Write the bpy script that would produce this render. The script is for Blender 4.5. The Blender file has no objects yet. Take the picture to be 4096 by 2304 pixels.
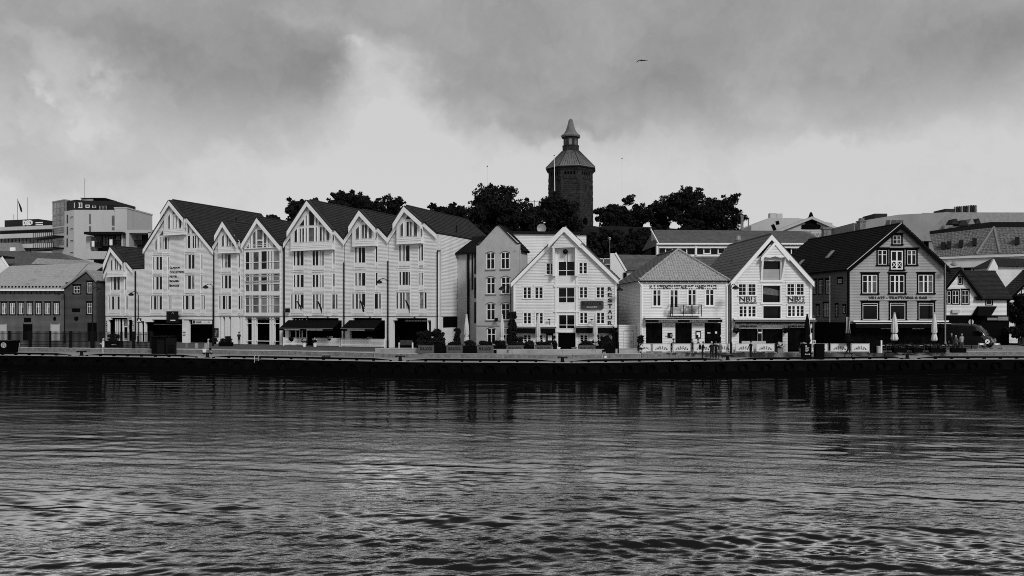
import bpy, math, random
import numpy as np
from mathutils import Vector, Matrix
random.seed(7); R = math.radians
S = bpy.context.scene
C = S.collection

# ------------------------------------------------------------------ camera
F, CX, HY, CAMZ = 3000.0, 2048.0, 1250.0, 5.65      # photo pixels (4096 wide); metres above the water
cam = bpy.data.cameras.new('camera'); cam_o = bpy.data.objects.new('camera', cam); C.objects.link(cam_o)
cam.sensor_width = 36; cam.lens = F / 4096 * 36; cam.shift_y = (HY - 1152) / 4096
cam.clip_start = .1; cam.clip_end = 3000
cam_o.location = (0, 0, CAMZ); cam_o.rotation_euler = (R(90), 0, 0)
S.camera = cam_o

# ------------------------------------------------------------------ sky
SUN_EL, SUN_AZ = 36, 28          # azimuth measured from straight behind the camera towards the right
w = bpy.data.worlds.new('World'); S.world = w; w.use_nodes = True
nt = w.node_tree; nt.nodes.clear()
def N(t, **k):
    n = nt.nodes.new(t)
    for a, b in k.items(): setattr(n, a, b)
    return n
def L(a, b): nt.links.new(a, b)
def M(op, a, b=None, c=None):
    n = N('ShaderNodeMath', operation=op)
    for i, x in enumerate((a, b, c)):
        if x is None: continue
        if isinstance(x, (int, float)): n.inputs[i].default_value = x
        else: L(x, n.inputs[i])
    return n.outputs[0]
out = N('ShaderNodeOutputWorld'); bg = N('ShaderNodeBackground'); L(bg.outputs[0], out.inputs[0])
bg.inputs[1].default_value = .1
sky = N('ShaderNodeTexSky', sky_type='NISHITA'); sky.sun_disc = False
sky.sun_elevation = R(SUN_EL); sky.sun_rotation = R(180 - SUN_AZ)
bw = N('ShaderNodeRGBToBW'); L(sky.outputs[0], bw.inputs[0])
tc = N('ShaderNodeTexCoord'); gen = tc.outputs['Generated']
def noise(vec, scale, detail=5, rough=.55, dist=0.):
    n = N('ShaderNodeTexNoise'); n.inputs['Scale'].default_value = scale; n.inputs['Detail'].default_value = detail
    n.inputs['Roughness'].default_value = rough; n.inputs['Distortion'].default_value = dist; L(vec, n.inputs['Vector'])
    return n
# turbulent edges: the viewing direction is bent a little by noise before the cloud banks are drawn
nz = noise(gen, 7, 6, .62)
wv = N('ShaderNodeVectorMath', operation='MULTIPLY_ADD'); L(nz.outputs['Color'], wv.inputs[0])
wv.inputs[1].default_value = (.22, .22, .22)
vs = N('ShaderNodeVectorMath', operation='ADD'); L(gen, vs.inputs[0]); vs.inputs[1].default_value = (-.11, -.11, -.11)
L(vs.outputs[0], wv.inputs[2]); warped = wv.outputs[0]
def direction(px, py): return Vector(((px - CX) / F, 1, (HY - py) / F)).normalized()
def bank(px, py, rx, ry, amount):
    """one cloud bank or gap: an elliptical patch of the sky dome around a direction"""
    d = direction(px, py)
    s = N('ShaderNodeVectorMath', operation='SUBTRACT'); L(warped, s.inputs[0]); s.inputs[1].default_value = d
    k = N('ShaderNodeVectorMath', operation='MULTIPLY'); L(s.outputs[0], k.inputs[0])
    k.inputs[1].default_value = (F / rx, F / rx * .6, F / ry)
    l = N('ShaderNodeVectorMath', operation='LENGTH'); L(k.outputs[0], l.inputs[0])
    m = N('ShaderNodeMapRange', interpolation_type='SMOOTHSTEP'); L(l.outputs['Value'], m.inputs[0])
    m.inputs[1].default_value = 1.0; m.inputs[2].default_value = .05; m.inputs[3].default_value = 0; m.inputs[4].default_value = amount
    return m.outputs[0]
sep = N('ShaderNodeSeparateXYZ'); L(gen, sep.inputs[0])
el = N('ShaderNodeMapRange', interpolation_type='SMOOTHSTEP'); L(sep.outputs[2], el.inputs[0])
el.inputs[1].default_value = .17; el.inputs[2].default_value = .31; el.inputs[3].default_value = .62; el.inputs[4].default_value = .345
val = el.outputs[0]
for b in [(640, 360, 640, 300, -.08), (1150, 380, 460, 230, -.05), (1290, 330, 230, 260, -.02), (950, 120, 600, 140, -.04), (40, 640, 700, 190, -.11), (560, 600, 330, 120, -.03), (1000, 560, 420, 120, -.05),
          (1460, 240, 230, 170, .13), (1540, 390, 300, 230, .17), (1620, 530, 400, 210, .2), (250, 180, 330, 120, .10), (340, 330, 190, 120, .11), (215, 370, 70, 50, .10), (1385, 190, 110, 60, .13), (470, 260, 70, 70, .09), (1250, 60, 260, 80, .05),
          (2500, 470, 1000, 190, -.09), (2250, 560, 560, 80, -.08), (3700, 330, 800, 190, -.07), (3300, 500, 500, 110, -.06), (3950, 120, 500, 160, -.03), (2100, 60, 700, 150, -.03), (2560, 250, 500, 160, -.03), (1900, 300, 300, 160, -.03)]:
    val = M('ADD', val, bank(*b))
fine = noise(warped, 6.5, 7, .62)
val = M('ADD', val, M('MULTIPLY', M('SUBTRACT', fine.outputs['Fac'], .5), .30))
broad = noise(gen, 2.2, 3, .5)
val = M('ADD', val, M('MULTIPLY', M('SUBTRACT', broad.outputs['Fac'], .5), .08))
val = M('MINIMUM', M('MAXIMUM', val, .1), .61)
mixn = N('ShaderNodeMix', data_type='FLOAT'); mixn.inputs[0].default_value = .93
L(bw.outputs[0], mixn.inputs[2]); L(M('MULTIPLY', val, 7.75), mixn.inputs[3])
comb = N('ShaderNodeCombineColor')
for i in range(3): L(mixn.outputs[0], comb.inputs[i])
L(comb.outputs[0], bg.inputs[0])

sun = bpy.data.lights.new('sun', 'SUN'); sun.energy = 1.5; sun.angle = R(14); sun.color = (1, 1, 1)
sun_o = bpy.data.objects.new('sun', sun); C.objects.link(sun_o); sun_o.location = (30, -30, 60)
sd = Vector((math.sin(R(SUN_AZ)) * math.cos(R(SUN_EL)), -math.cos(R(SUN_AZ)) * math.cos(R(SUN_EL)), math.sin(R(SUN_EL))))
sun_o.rotation_euler = sd.to_track_quat('Z', 'Y').to_euler()
vw = S.view_settings; vw.view_transform = 'Standard'; vw.look = 'None'; vw.exposure = .42; vw.gamma = 1; vw.use_curve_mapping = False
S.cycles.use_denoising = False; S.cycles.filter_width = 1.0; S.cycles.sample_clamp_indirect = 3; S.cycles.max_bounces = 5; S.cycles.diffuse_bounces = 2; S.cycles.glossy_bounces = 3; S.cycles.transparent_max_bounces = 6

# ------------------------------------------------------------------ materials (a black and white photograph: greys only)
MATS = {}
def mat(name, val, rough=.75, var=.18, scale=1.2, bump=0., bscale=30, spec=.3, metal=0., streak=False, blotch=None, obj=False, boards=0.):
    m = bpy.data.materials.new(name); m.use_nodes = True; t = m.node_tree; bs = t.nodes['Principled BSDF']
    bs.inputs['Roughness'].default_value = rough; bs.inputs['Specular IOR Level'].default_value = spec; bs.inputs['Metallic'].default_value = metal
    if obj: pos = t.nodes.new('ShaderNodeTexCoord').outputs['Object']
    else: pos = t.nodes.new('ShaderNodeNewGeometry').outputs['Position']
    mp = t.nodes.new('ShaderNodeMapping'); t.links.new(pos, mp.inputs[0])
    mp.inputs['Scale'].default_value = (1, 1, .22) if streak else (1, 1, 1)
    n1 = t.nodes.new('ShaderNodeTexNoise'); n1.inputs['Scale'].default_value = scale; n1.inputs['Detail'].default_value = 6; n1.inputs['Roughness'].default_value = .62
    t.links.new(mp.outputs[0], n1.inputs['Vector'])
    r = t.nodes.new('ShaderNodeMapRange'); r.inputs[1].default_value = .3; r.inputs[2].default_value = .7
    r.inputs[3].default_value = val * (1 - var); r.inputs[4].default_value = val * (1 + var)
    t.links.new(n1.outputs['Fac'], r.inputs[0]); res = r.outputs[0]
    if blotch:                     # stains / lichen with a shape of their own: (value, scale, threshold)
        n3 = t.nodes.new('ShaderNodeTexNoise'); n3.inputs['Scale'].default_value = blotch[1]; n3.inputs['Detail'].default_value = 8; n3.inputs['Roughness'].default_value = .7
        t.links.new(mp.outputs[0], n3.inputs['Vector'])
        r3 = t.nodes.new('ShaderNodeMapRange'); r3.inputs[1].default_value = blotch[2]; r3.inputs[2].default_value = blotch[2] + .12
        t.links.new(n3.outputs['Fac'], r3.inputs[0])
        mx = t.nodes.new('ShaderNodeMix'); mx.data_type = 'FLOAT'
        t.links.new(r3.outputs[0], mx.inputs[0]); t.links.new(res, mx.inputs[2]); mx.inputs[3].default_value = blotch[0]
        res = mx.outputs[0]
    if boards:                     # every board has taken its paint and the weather a little differently
        m5 = t.nodes.new('ShaderNodeMapping'); m5.inputs['Scale'].default_value = (.12, .12, 5.2); t.links.new(pos, m5.inputs[0])
        n5 = t.nodes.new('ShaderNodeTexNoise'); n5.inputs['Scale'].default_value = 1.; n5.inputs['Detail'].default_value = 4; n5.inputs['Roughness'].default_value = .7; t.links.new(m5.outputs[0], n5.inputs['Vector'])
        r5 = t.nodes.new('ShaderNodeMapRange'); r5.inputs[1].default_value = .32; r5.inputs[2].default_value = .68; r5.inputs[3].default_value = 1 - boards; r5.inputs[4].default_value = 1 + boards * .35; t.links.new(n5.outputs['Fac'], r5.inputs[0])
        mm = t.nodes.new('ShaderNodeMath'); mm.operation = 'MULTIPLY'; t.links.new(res, mm.inputs[0]); t.links.new(r5.outputs[0], mm.inputs[1]); res = mm.outputs[0]
    cc = t.nodes.new('ShaderNodeCombineColor')
    for i in range(3): t.links.new(res, cc.inputs[i])
    t.links.new(cc.outputs[0], bs.inputs['Base Color'])
    if bump:
        n2 = t.nodes.new('ShaderNodeTexNoise'); n2.inputs['Scale'].default_value = bscale; n2.inputs['Detail'].default_value = 4
        t.links.new(pos, n2.inputs['Vector'])
        b = t.nodes.new('ShaderNodeBump'); b.inputs['Strength'].default_value = bump; b.inputs['Distance'].default_value = .05
        t.links.new(n2.outputs['Fac'], b.inputs['Height']); t.links.new(b.outputs[0], bs.inputs['Normal'])
    MATS[name] = m
    return m
for a in [('white_board', .70, .6, .09, .8), ('white_paint', .76, .5, .06, 1.), ('white_trim', .80, .45, .04, 1.), ('panel_white', .70, .55, .07, .7),
          ('grey_board', .33, .65, .14, 1.), ('dark_board', .055, .7, .25, 1.), ('mid_board', .105, .7, .2, 1.)]:
    mat(*a, streak=True, boards=.13 if 'board' in a[0] else 0, blotch=(a[1] * .72, 1.7, .63) if 'panel' in a[0] or 'board' in a[0] else None)
mat('grey_render', .43, .85, .12, .7, bump=.2, bscale=18, blotch=(.17, .9, .62))
mat('concrete', .30, .85, .22, .9, bump=.3, bscale=14, blotch=(.16, 1.3, .58)); mat('concrete_light', .42, .8, .15, .8, bump=.2, bscale=12)
mat('stone_block', .17, .85, .35, 2.2, bump=.5, bscale=10, blotch=(.07, 3., .55)); mat('stone_cap', .45, .8, .15, 2.)
mat('tower_stone', .03, .9, .6, 1.6, bump=.6, bscale=6, spec=.1, blotch=(.11, 2.2, .62)); mat('tower_roof', .13, .6, .3, .8, streak=True, blotch=(.26, 1.1, .62))
mat('paving', .24, .9, .2, 2.5, bump=.2, bscale=8, blotch=(.15, .5, .58)); mat('asphalt', .07, .9, .3, 3., bump=.3, bscale=40); mat('road_light', .20, .9, .25, .6)
mat('black_metal', .004, .5, .3, 3., spec=.12); mat('black_paint', .0022, .7, .3, 3., spec=.04); mat('black_cloth', .006, .95, .4, 4., spec=.03); mat('interior_shade', .003, .95, .5, 1.5, spec=0.)  # the last one puts the shade inside rooms and openings into its colour
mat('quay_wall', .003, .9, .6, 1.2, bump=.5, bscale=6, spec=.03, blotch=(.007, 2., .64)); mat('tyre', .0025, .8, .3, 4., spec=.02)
mat('tile_dark', .022, .6, .4, 1.4, spec=.2, blotch=(.05, 1., .62)); mat('tile_mid', .10, .7, .3, 1.6, blotch=(.2, 1.8, .6)); mat('tile_black', .008, .8, .5, 1.5, spec=.1, blotch=(.022, 1.2, .62))
mat('tile_grey', .30, .7, .3, 3.3, blotch=(.13, 2.5, .6)); mat('slate_light', .30, .7, .14, 2.6, blotch=(.22, .5, .55)); mat('slate_rough', .13, .75, .7, 3.2, blotch=(.24, 2.4, .58))
mat('metal_light', .5, .4, .1, 2., metal=.3); mat('metal_grey', .22, .5, .2, 2., metal=.2); mat('pale_wall', .44, .7, .08, .5, streak=True); mat('far_concrete', .25, .8, .14, .25, blotch=(.2, .6, .6))
mat('far_dark', .009, .7, .4, .6); mat('leaf', .014, .85, .5, .7, spec=.08); mat('leaf_light', .05, .8, .4, 1., spec=.2); mat('bark', .02, .9, .4, 3.); mat('hill_grass', .012, .95, .5, .4, spec=.1)
mat('cloth_white', .62, .9, .12, 3., obj=True); mat('cloth_black', .004, .9, .3, 4., obj=True); mat('cloth_grey', .12, .9, .3, 4., obj=True); mat('cloth_light', .36, .9, .15, 4., obj=True)
mat('skin', .28, .6, .08, 4., obj=True); mat('hair', .015, .6, .3, 8., obj=True); mat('hair_pale', .45, .7, .2, 8., obj=True)
mat('letter_black', .008, .5, .2, 3.); mat('letter_white', .8, .5, .04, 3.); mat('banner', .66, .8, .06, 2.); mat('flower', .65, .8, .3, 9.); mat('van_paint', .012, .1, .2, 1., spec=1.); mat('chrome', .6, .15, .05, 1., metal=.9)
mat('canvas', .50, .9, .14, 5., obj=True); mat('planter_grey', .075, .7, .25, 3.); mat('wood_dark', .03, .7, .4, 3.); mat('sign_grey', .035, .35, .5, .9, spec=.5); mat('rope', .4, .9, .2, 5.)
def glass(name, lo, hi, rough, sc):
    m = mat(name, (lo + hi) / 2, rough, (hi - lo) / (hi + lo), sc, spec=.16); return m
glass('glass', .001, .007, .06, 1.1); glass('glass_mid', .01, .16, .06, .7); glass('glass_curtain', .03, .34, .12, 1.6); glass('glass_sky', .05, .30, .05, .45)

# ------------------------------------------------------------------ mesh helpers
def pick(m): return MATS[m] if isinstance(m, str) else m
LAST = [None]
def link(name, me, parent=None, **kw):
    o = bpy.data.objects.new(name, me); C.objects.link(o); LAST[0] = o
    if parent is not None: o.parent = parent
    for k, v in kw.items(): o[k] = v
    return o
class MB:
    def __init__(s): s.v = []; s.f = []
    def add(s, vs, fs):
        o = len(s.v); s.v += [tuple(v) for v in vs]; s.f += [tuple(i + o for i in f) for f in fs]; return s
    def hexa(s, p):       # 8 points: bottom ring 0-3, top ring 4-7
        return s.add(p, [(3, 2, 1, 0), (4, 5, 6, 7), (0, 1, 5, 4), (1, 2, 6, 5), (2, 3, 7, 6), (3, 0, 4, 7)])
    def box(s, x0, x1, y0, y1, z0, z1):
        return s.hexa([(x0, y0, z0), (x1, y0, z0), (x1, y1, z0), (x0, y1, z0), (x0, y0, z1), (x1, y0, z1), (x1, y1, z1), (x0, y1, z1)])
    def prism(s, poly, y0, y1, dv=None):   # polygon in (u, z), extruded from y0 to y1
        n = len(poly); dx = (0, 0) if dv is None else dv
        return s.add([(u, y0, z) for u, z in poly] + [(u + dx[0], y1, z) for u, z in poly],
                     [tuple(range(n)), tuple(range(2 * n - 1, n - 1, -1))] + [(i, i + n, (i + 1) % n + n, (i + 1) % n) for i in range(n)])
    def slab(s, poly, z0, z1):             # polygon in (x, y)
        n = len(poly)
        return s.add([(x, y, z0) for x, y in poly] + [(x, y, z1) for x, y in poly],
                     [tuple(range(n - 1, -1, -1)), tuple(range(n, 2 * n))] + [(i, (i + 1) % n, (i + 1) % n + n, i + n) for i in range(n)])
    def bar(s, a, b, w, h, up=(0, 0, 1)):
        a, b = Vector(a), Vector(b); d = (b - a).normalized(); up = Vector(up)
        if abs(d.dot(up)) > .98: up = Vector((0, 1, 0))
        x = d.cross(up).normalized() * w / 2; y = x.cross(d).normalized() * h / 2
        return s.hexa([a - x - y, a + x - y, b + x - y, b - x - y, a - x + y, a + x + y, b + x + y, b - x + y])
    def tube(s, pts, r, n=8, cap=True):
        pts = [Vector(p) for p in pts]; k = len(pts); rs = r if isinstance(r, (list, tuple)) else [r] * k
        o = len(s.v); ref = None
        for i, p in enumerate(pts):
            d = (pts[min(i + 1, k - 1)] - pts[max(i - 1, 0)]).normalized()
            if ref is None: ref = Vector((1, 0, 0)) if abs(d.x) < .8 else Vector((0, 1, 0))
            x = (ref - d * ref.dot(d)).normalized(); y = d.cross(x); ref = x
            s.v += [tuple(p + (x * math.cos(2 * math.pi * j / n) + y * math.sin(2 * math.pi * j / n)) * rs[i]) for j in range(n)]
        for i in range(k - 1):
            for j in range(n):
                a, b = o + i * n + j, o + i * n + (j + 1) % n; s.f.append((a, b, b + n, a + n))
        if cap: s.f.append(tuple(o + j for j in range(n - 1, -1, -1))); s.f.append(tuple(o + (k - 1) * n + j for j in range(n)))
        return s
    def lathe(s, prof, n=16, c=(0, 0, 0), fold=0, nf=8):
        o = len(s.v)
        for r, z in prof:
            for j in range(n):
                a = 2 * math.pi * j / n; q = r * (1 + fold * math.cos(nf * a))
                s.v.append((c[0] + q * math.cos(a), c[1] + q * math.sin(a), c[2] + z))
        k = len(prof)
        for i in range(k - 1):
            for j in range(n):
                a, b = o + i * n + j, o + i * n + (j + 1) % n; s.f.append((a, b, b + n, a + n))
        s.f.append(tuple(o + j for j in range(n - 1, -1, -1))); s.f.append(tuple(o + (k - 1) * n + j for j in range(n)))
        return s
    def ball(s, c, r, seg=10, ring=6):
        rx, ry, rz = r if isinstance(r, (list, tuple)) else (r, r, r); o = len(s.v)
        for i in range(ring + 1):
            t = math.pi * i / ring
            for j in range(seg):
                a = 2 * math.pi * j / seg; q = max(math.sin(t), .01)
                s.v.append((c[0] + rx * q * math.cos(a), c[1] + ry * q * math.sin(a), c[2] - rz * math.cos(t)))
        for i in range(ring):
            for j in range(seg):
                a, b = o + i * seg + j, o + i * seg + (j + 1) % seg; s.f.append((a, b, b + seg, a + seg))
        return s
    def mesh(s, name, m, smooth=False):
        me = bpy.data.meshes.new(name); me.from_pydata(s.v, [], s.f); me.update()
        ms = m if isinstance(m, (list, tuple)) else [m]
        for x in ms: me.materials.append(pick(x))
        if smooth: me.polygons.foreach_set('use_smooth', [True] * len(me.polygons))
        return me
    def build(s, name, m, parent=None, smooth=False, **kw):
        return link(name, s.mesh(name, m, smooth), parent, **kw)
def empty(name, loc, label, cat, rz=0, group=None):
    o = link(name, None, None, label=label, category=cat); o.location = loc; o.rotation_euler = (0, 0, rz); o.empty_display_size = .3
    if group: o['group'] = group
    return o
def tag(o, label, cat, group=None):
    o['label'] = label; o['category'] = cat
    if group: o['group'] = group
    return o
def copy_tree(o, parent=None):
    c = o.copy(); C.objects.link(c); c.parent = parent
    for ch in list(o.children): copy_tree(ch, c)
    return c
def at(px, py, Y): return Vector(((px - CX) / F * Y, Y, CAMZ - (py - HY) / F * Y))
def ground(px, py, z):
    Y = (CAMZ - z) * F / (py - HY); return Vector(((px - CX) / F * Y, Y, z))
def gx(px, Y): return (px - CX) / F * Y

# zoom windows used to read the photograph: (x0, y0, scale)
ZM = dict(A=(0, 760, 4.025), B=(0, 1100, 3.622), C=(560, 760, 4.025), D=(560, 1100, 3.6233), E=(1100, 760, 4.025), F=(1100, 1100, 3.6233), G=(1640, 860, 4.83),
          H=(1640, 1100, 3.622), I=(2000, 860, 4.6), J=(2000, 1120, 3.8125), K=(2440, 880, 4.5286), L=(2440, 1140, 4.025), M=(2860, 880, 4.5286), N=(2860, 1140, 4.025),
          O=(3340, 800, 3.4074), P=(3340, 1120, 3.4074), Q=(2140, 460, 3.15), P0=(0, 0, 1))
def zp(k, x, y):
    a, b, s = ZM[k]; return a + x / s, b + y / s
def zr(k, x0, x1, y0, y1):
    a = zp(k, x0, y0); b = zp(k, x1, y1); return a[0], b[0], a[1], b[1]

class Frame:
    """a facade: local x runs along it, y into the building, z up from its ground"""
    def __init__(s, name, label, cat, pxl, Zl, pxr, Zr, z0, group=None):
        s.A = Vector((gx(pxl, Zl), Zl)); B = Vector((gx(pxr, Zr), Zr)); d = (B - s.A); s.len = d.length; s.d = d.normalized()
        s.n = Vector((-s.d.y, s.d.x)); s.z0 = z0
        s.root = empty(name, (s.A.x, s.A.y, z0), label, cat, math.atan2(s.d.y, s.d.x), group)
    def uv(s, px, py, y=0.):
        dr = Vector(((px - CX) / F, 1)); t = (s.A.dot(s.n) + y) / dr.dot(s.n); P = dr * t
        return (P - s.A).dot(s.d), CAMZ - (py - HY) / F * t - s.z0
    def rect(s, x0, x1, y0, y1, y=0.):
        xm, ym = (x0 + x1) / 2, (y0 + y1) / 2
        return s.uv(x0, ym, y)[0], s.uv(x1, ym, y)[0], s.uv(xm, y1, y)[1], s.uv(xm, y0, y)[1]
    def zrect(s, k, r, y=0.): return s.rect(*zr(k, *r), y)
    def local(s, P):
        q = Vector((P[0], P[1])) - s.A; return q.dot(s.d), q.dot(s.n), P[2] - s.z0
    def world(s, u, y, z):
        q = s.A + s.d * u + s.n * y; return Vector((q.x, q.y, z + s.z0))
    def depthdir(s, vp):
        v = Vector(((vp - CX) / F, 1)).normalized(); return v.dot(s.d) / v.dot(s.n)      # sideways drift per metre of depth

def span(poly, z):
    xs = []
    n = len(poly)
    for i in range(n):
        (x0, z0), (x1, z1) = poly[i], poly[(i + 1) % n]
        if (z0 <= z < z1) or (z1 <= z < z0): xs.append(x0 + (x1 - x0) * (z - z0) / (z1 - z0))
    return (min(xs), max(xs)) if len(xs) > 1 else None
def siding(poly, holes=(), pitch=.165, lap=.04, y=0., mb=None, base=None):
    """lapped horizontal boards (or a flat skin with lap 0) over a polygon, cut round rectangular holes"""
    mb = mb or MB(); zmin, zmax = min(p[1] for p in poly), max(p[1] for p in poly); base = zmin if base is None else base
    zs = {zmin, zmax} | {p[1] for p in poly}
    for h in holes: zs |= {h[2], h[3]}
    if lap:
        k = math.ceil((zmin - base) / pitch)
        while base + k * pitch < zmax: zs.add(base + k * pitch); k += 1
    zs = sorted(z for z in zs if zmin <= z <= zmax); e = 1e-4
    for a, b in zip(zs, zs[1:]):
        if b - a < .004: continue
        s0, s1 = span(poly, a + e), span(poly, b - e)
        if not s0 or not s1: continue
        cuts = sorted((h[0], h[1]) for h in holes if h[2] < b - e and h[3] > a + e)
        segs = []; l0, l1 = s0[0], s1[0]
        for c0, c1 in cuts:
            if c1 <= min(l0, l1) or c0 >= max(s0[1], s1[1]): continue
            if c0 > max(l0, l1): segs.append((l0, c0, l1, c0))
            l0 = l1 = max(c1, min(l0, l1))
        if l0 < s0[1] or l1 < s1[1]: segs.append((l0, max(s0[1], l0), l1, max(s1[1], l1)))
        k = math.floor((.5 * (a + b) - base) / pitch) if lap else 0
        f0 = (a - base) / pitch - k; f1 = (b - base) / pitch - k
        ya, yb = y - lap * (1 - f0), y - lap * (1 - f1)
        for p0, p1, q0, q1 in segs:
            mb.add([(p0, ya, a), (p1, ya, a), (q1, yb, b), (q0, yb, b)], [(0, 1, 2, 3)])
            if lap and f0 < .02: mb.add([(p0, ya, a), (p1, ya, a), (p1, y, a), (p0, y, a)], [(3, 2, 1, 0)])
    return mb

PANES = {}
def pane(parent, u0, u1, z0, z1, y, m):
    key = (round(u1 - u0, 2), round(z1 - z0, 2), m)
    if key not in PANES: PANES[key] = MB().box(-.5 * (u1 - u0), .5 * (u1 - u0), 0, .012, -.5 * (z1 - z0), .5 * (z1 - z0)).mesh('pane', m)
    o = link('pane', PANES[key], parent); o.location = ((u0 + u1) / 2, y, (z0 + z1) / 2); return o
def window(parent, r, cols=(0, .5, 1), rows=(0, 1), bar=.055, mul=None, fm='white_trim', cas=0., cm='white_paint', sill=0., hood=0., y=0., gm='glass', name='window', split=True, deep=.05, muls=None):
    u0, u1, z0, z1 = r; W, H = u1 - u0, z1 - z0; mul = mul or bar; mb = MB(); ya, yb = y - .012, y + deep + .03
    mb.box(u0, u0 + bar, ya, yb, z0, z1).box(u1 - bar, u1, ya, yb, z0, z1).box(u0 + bar, u1 - bar, ya, yb, z0, z0 + bar).box(u0 + bar, u1 - bar, ya, yb, z1 - bar, z1)
    cu = [u0 + bar] + [u0 + W * c for c in cols[1:-1]] + [u1 - bar]; cz = [z0 + bar] + [z0 + H * c for c in rows[1:-1]] + [z1 - bar]
    ms = muls or [mul] * len(cu)
    for i, c in enumerate(cu[1:-1]): mb.box(c - ms[i] / 2, c + ms[i] / 2, ya + .004, yb, z0 + bar, z1 - bar)
    for i, c in enumerate(cz[1:-1]): mb.box(u0 + bar, u1 - bar, ya + .008, yb, c - mul * .4, c + mul * .4)
    o = mb.build(name, fm, parent)
    if cas:
        c = MB(); yc = y - .045
        c.box(u0 - cas, u0, yc, y + .02, z0, z1 + .001).box(u1, u1 + cas, yc, y + .02, z0, z1 + .001).box(u0 - cas, u1 + cas, yc - .004, y + .02, z1, z1 + cas * 1.2)
        if hood: c.box(u0 - cas - hood, u1 + cas + hood, yc - hood * .8, y + .02, z1 + cas * 1.2, z1 + cas * 1.2 + .06 + hood * .4)
        c.box(u0 - cas - sill * .6, u1 + cas + sill * .6, yc - .02 - sill, y + .02, z0 - cas * .9, z0)
        c.build('casing', cm, o)
    if split:
        for a, b in zip(cu, cu[1:]):
            for c, d in zip(cz, cz[1:]): pane(o, a, b, c, d, y + deep, gm if isinstance(gm, str) else random.choice(gm))
    else: pane(o, u0 + bar, u1 - bar, z0 + bar, z1 - bar, y + deep, gm if isinstance(gm, str) else random.choice(gm))
    return o
def tilesheet(A, B, Cc, D, tw=.3, th=.36, amp=.035, step=.05, name='tiles', m='tile_dark', parent=None, su=4):
    """one roof slope of pantiles as real relief: A-B along the eave, D-C along the ridge"""
    A, B, Cc, D = [np.array(p, float) for p in (A, B, Cc, D)]
    Wd = max(np.linalg.norm(B - A), np.linalg.norm(Cc - D)); Hd = max(np.linalg.norm(D - A), np.linalg.norm(Cc - B))
    nu, nv = max(1, int(Wd / tw)), max(1, int(Hd / th))
    u = np.linspace(0, 1, nu * su + 1); vv = []; hv = []
    for i in range(nv): vv += [i / nv, (i + .985) / nv]; hv += [step, 0.]
    v = np.array(vv); hv = np.array(hv)
    U, V = np.meshgrid(u, v); nrm = np.cross(B - A, D - A); nrm /= np.linalg.norm(nrm)
    if nrm[2] < 0: nrm = -nrm
    Pp = ((1 - U) * (1 - V))[..., None] * A + (U * (1 - V))[..., None] * B + (U * V)[..., None] * Cc + ((1 - U) * V)[..., None] * D
    h = amp * (np.sin(U * nu * 2 * np.pi) * .5 + .5) + hv[:, None]
    Pp = Pp + h[..., None] * nrm
    nr, nc = U.shape; idx = np.arange(nr * nc).reshape(nr, nc)
    f = np.stack([idx[:-1, :-1], idx[:-1, 1:], idx[1:, 1:], idx[1:, :-1]], -1).reshape(-1, 4)
    me = bpy.data.meshes.new(name); me.from_pydata(Pp.reshape(-1, 3).tolist(), [], f.tolist()); me.materials.append(pick(m)); me.update()
    return link(name, me, parent, kind='stuff')
def gable_roof(parent, apex, left, right, depth, drift=0., front=.3, over=.35, m='tile_dark', tw=.3, th=.36, back=.2, thick=.16, tiled=True, amp=.035, step=.05, ridge=True, dm=None, eave=True):
    """roof over a gable front; apex/left/right are (u, z) on the facade"""
    mb = MB(); ref = None; objs = []
    quads = []
    for e in (left, right):
        dx, dz = e[0] - apex[0], e[1] - apex[1]; ln = math.hypot(dx, dz); k = (ln + over) / ln if eave else 1.
        E = (apex[0] + dx * k, apex[1] + dz * k); nx, nz = (-dz / ln, dx / ln) if dx > 0 else (dz / ln, -dx / ln)
        if nz < 0: nx, nz = -nx, -nz
        P = lambda q, y: (q[0] + drift * y, y, q[1])
        f, b = -front, depth + back
        lo = [P(E, f), P(E, b), P(apex, b), P(apex, f)]
        hi = [(p[0] + nx * thick * .999, p[1], p[2] + nz * thick) for p in lo]
        if dx > 0: mb.hexa(lo + hi)
        else: mb.hexa(lo[::-1] + hi[::-1])
        quads.append(hi)
    roof = mb.build('roof', dm or m, parent)
    if tiled:
        for q in quads: tilesheet(*[tuple(np.array(p)) for p in q], tw=tw, th=th, amp=amp, step=step, m=m, parent=roof)
    if ridge:
        a = Vector((apex[0] - drift * front, -front, apex[1] + thick + .05)); b = Vector((apex[0] + drift * (depth + back), depth + back, apex[1] + thick + .05))
        r = MB(); n = max(2, int((b - a).length / .42))
        for i in range(n):
            p, q = a.lerp(b, i / n), a.lerp(b, (i + 1.08) / n); r.tube([p, q], [.13, .105], 8)
        r.build('ridge_tiles', m, roof, kind='stuff')
    return roof
def bargeboards(parent, apex, left, right, w=.3, t=.06, y0=-.36, m='white_trim', drop=0., name='bargeboard', ext=.35):
    for e in (left, right):
        dx, dz = e[0] - apex[0], e[1] - apex[1]; ln = math.hypot(dx, dz); k = (ln + ext) / ln
        E = (apex[0] + dx * k, apex[1] + dz * k); v = w * ln / abs(dx)
        poly = [(apex[0], apex[1] - drop), (E[0], E[1] - drop), (E[0], E[1] - v - drop), (apex[0], apex[1] - v - drop)]
        if dx < 0: poly = poly[::-1]
        MB().prism(poly, y0, y0 + t).build(name, m, parent)
TEXT = {}
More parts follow.
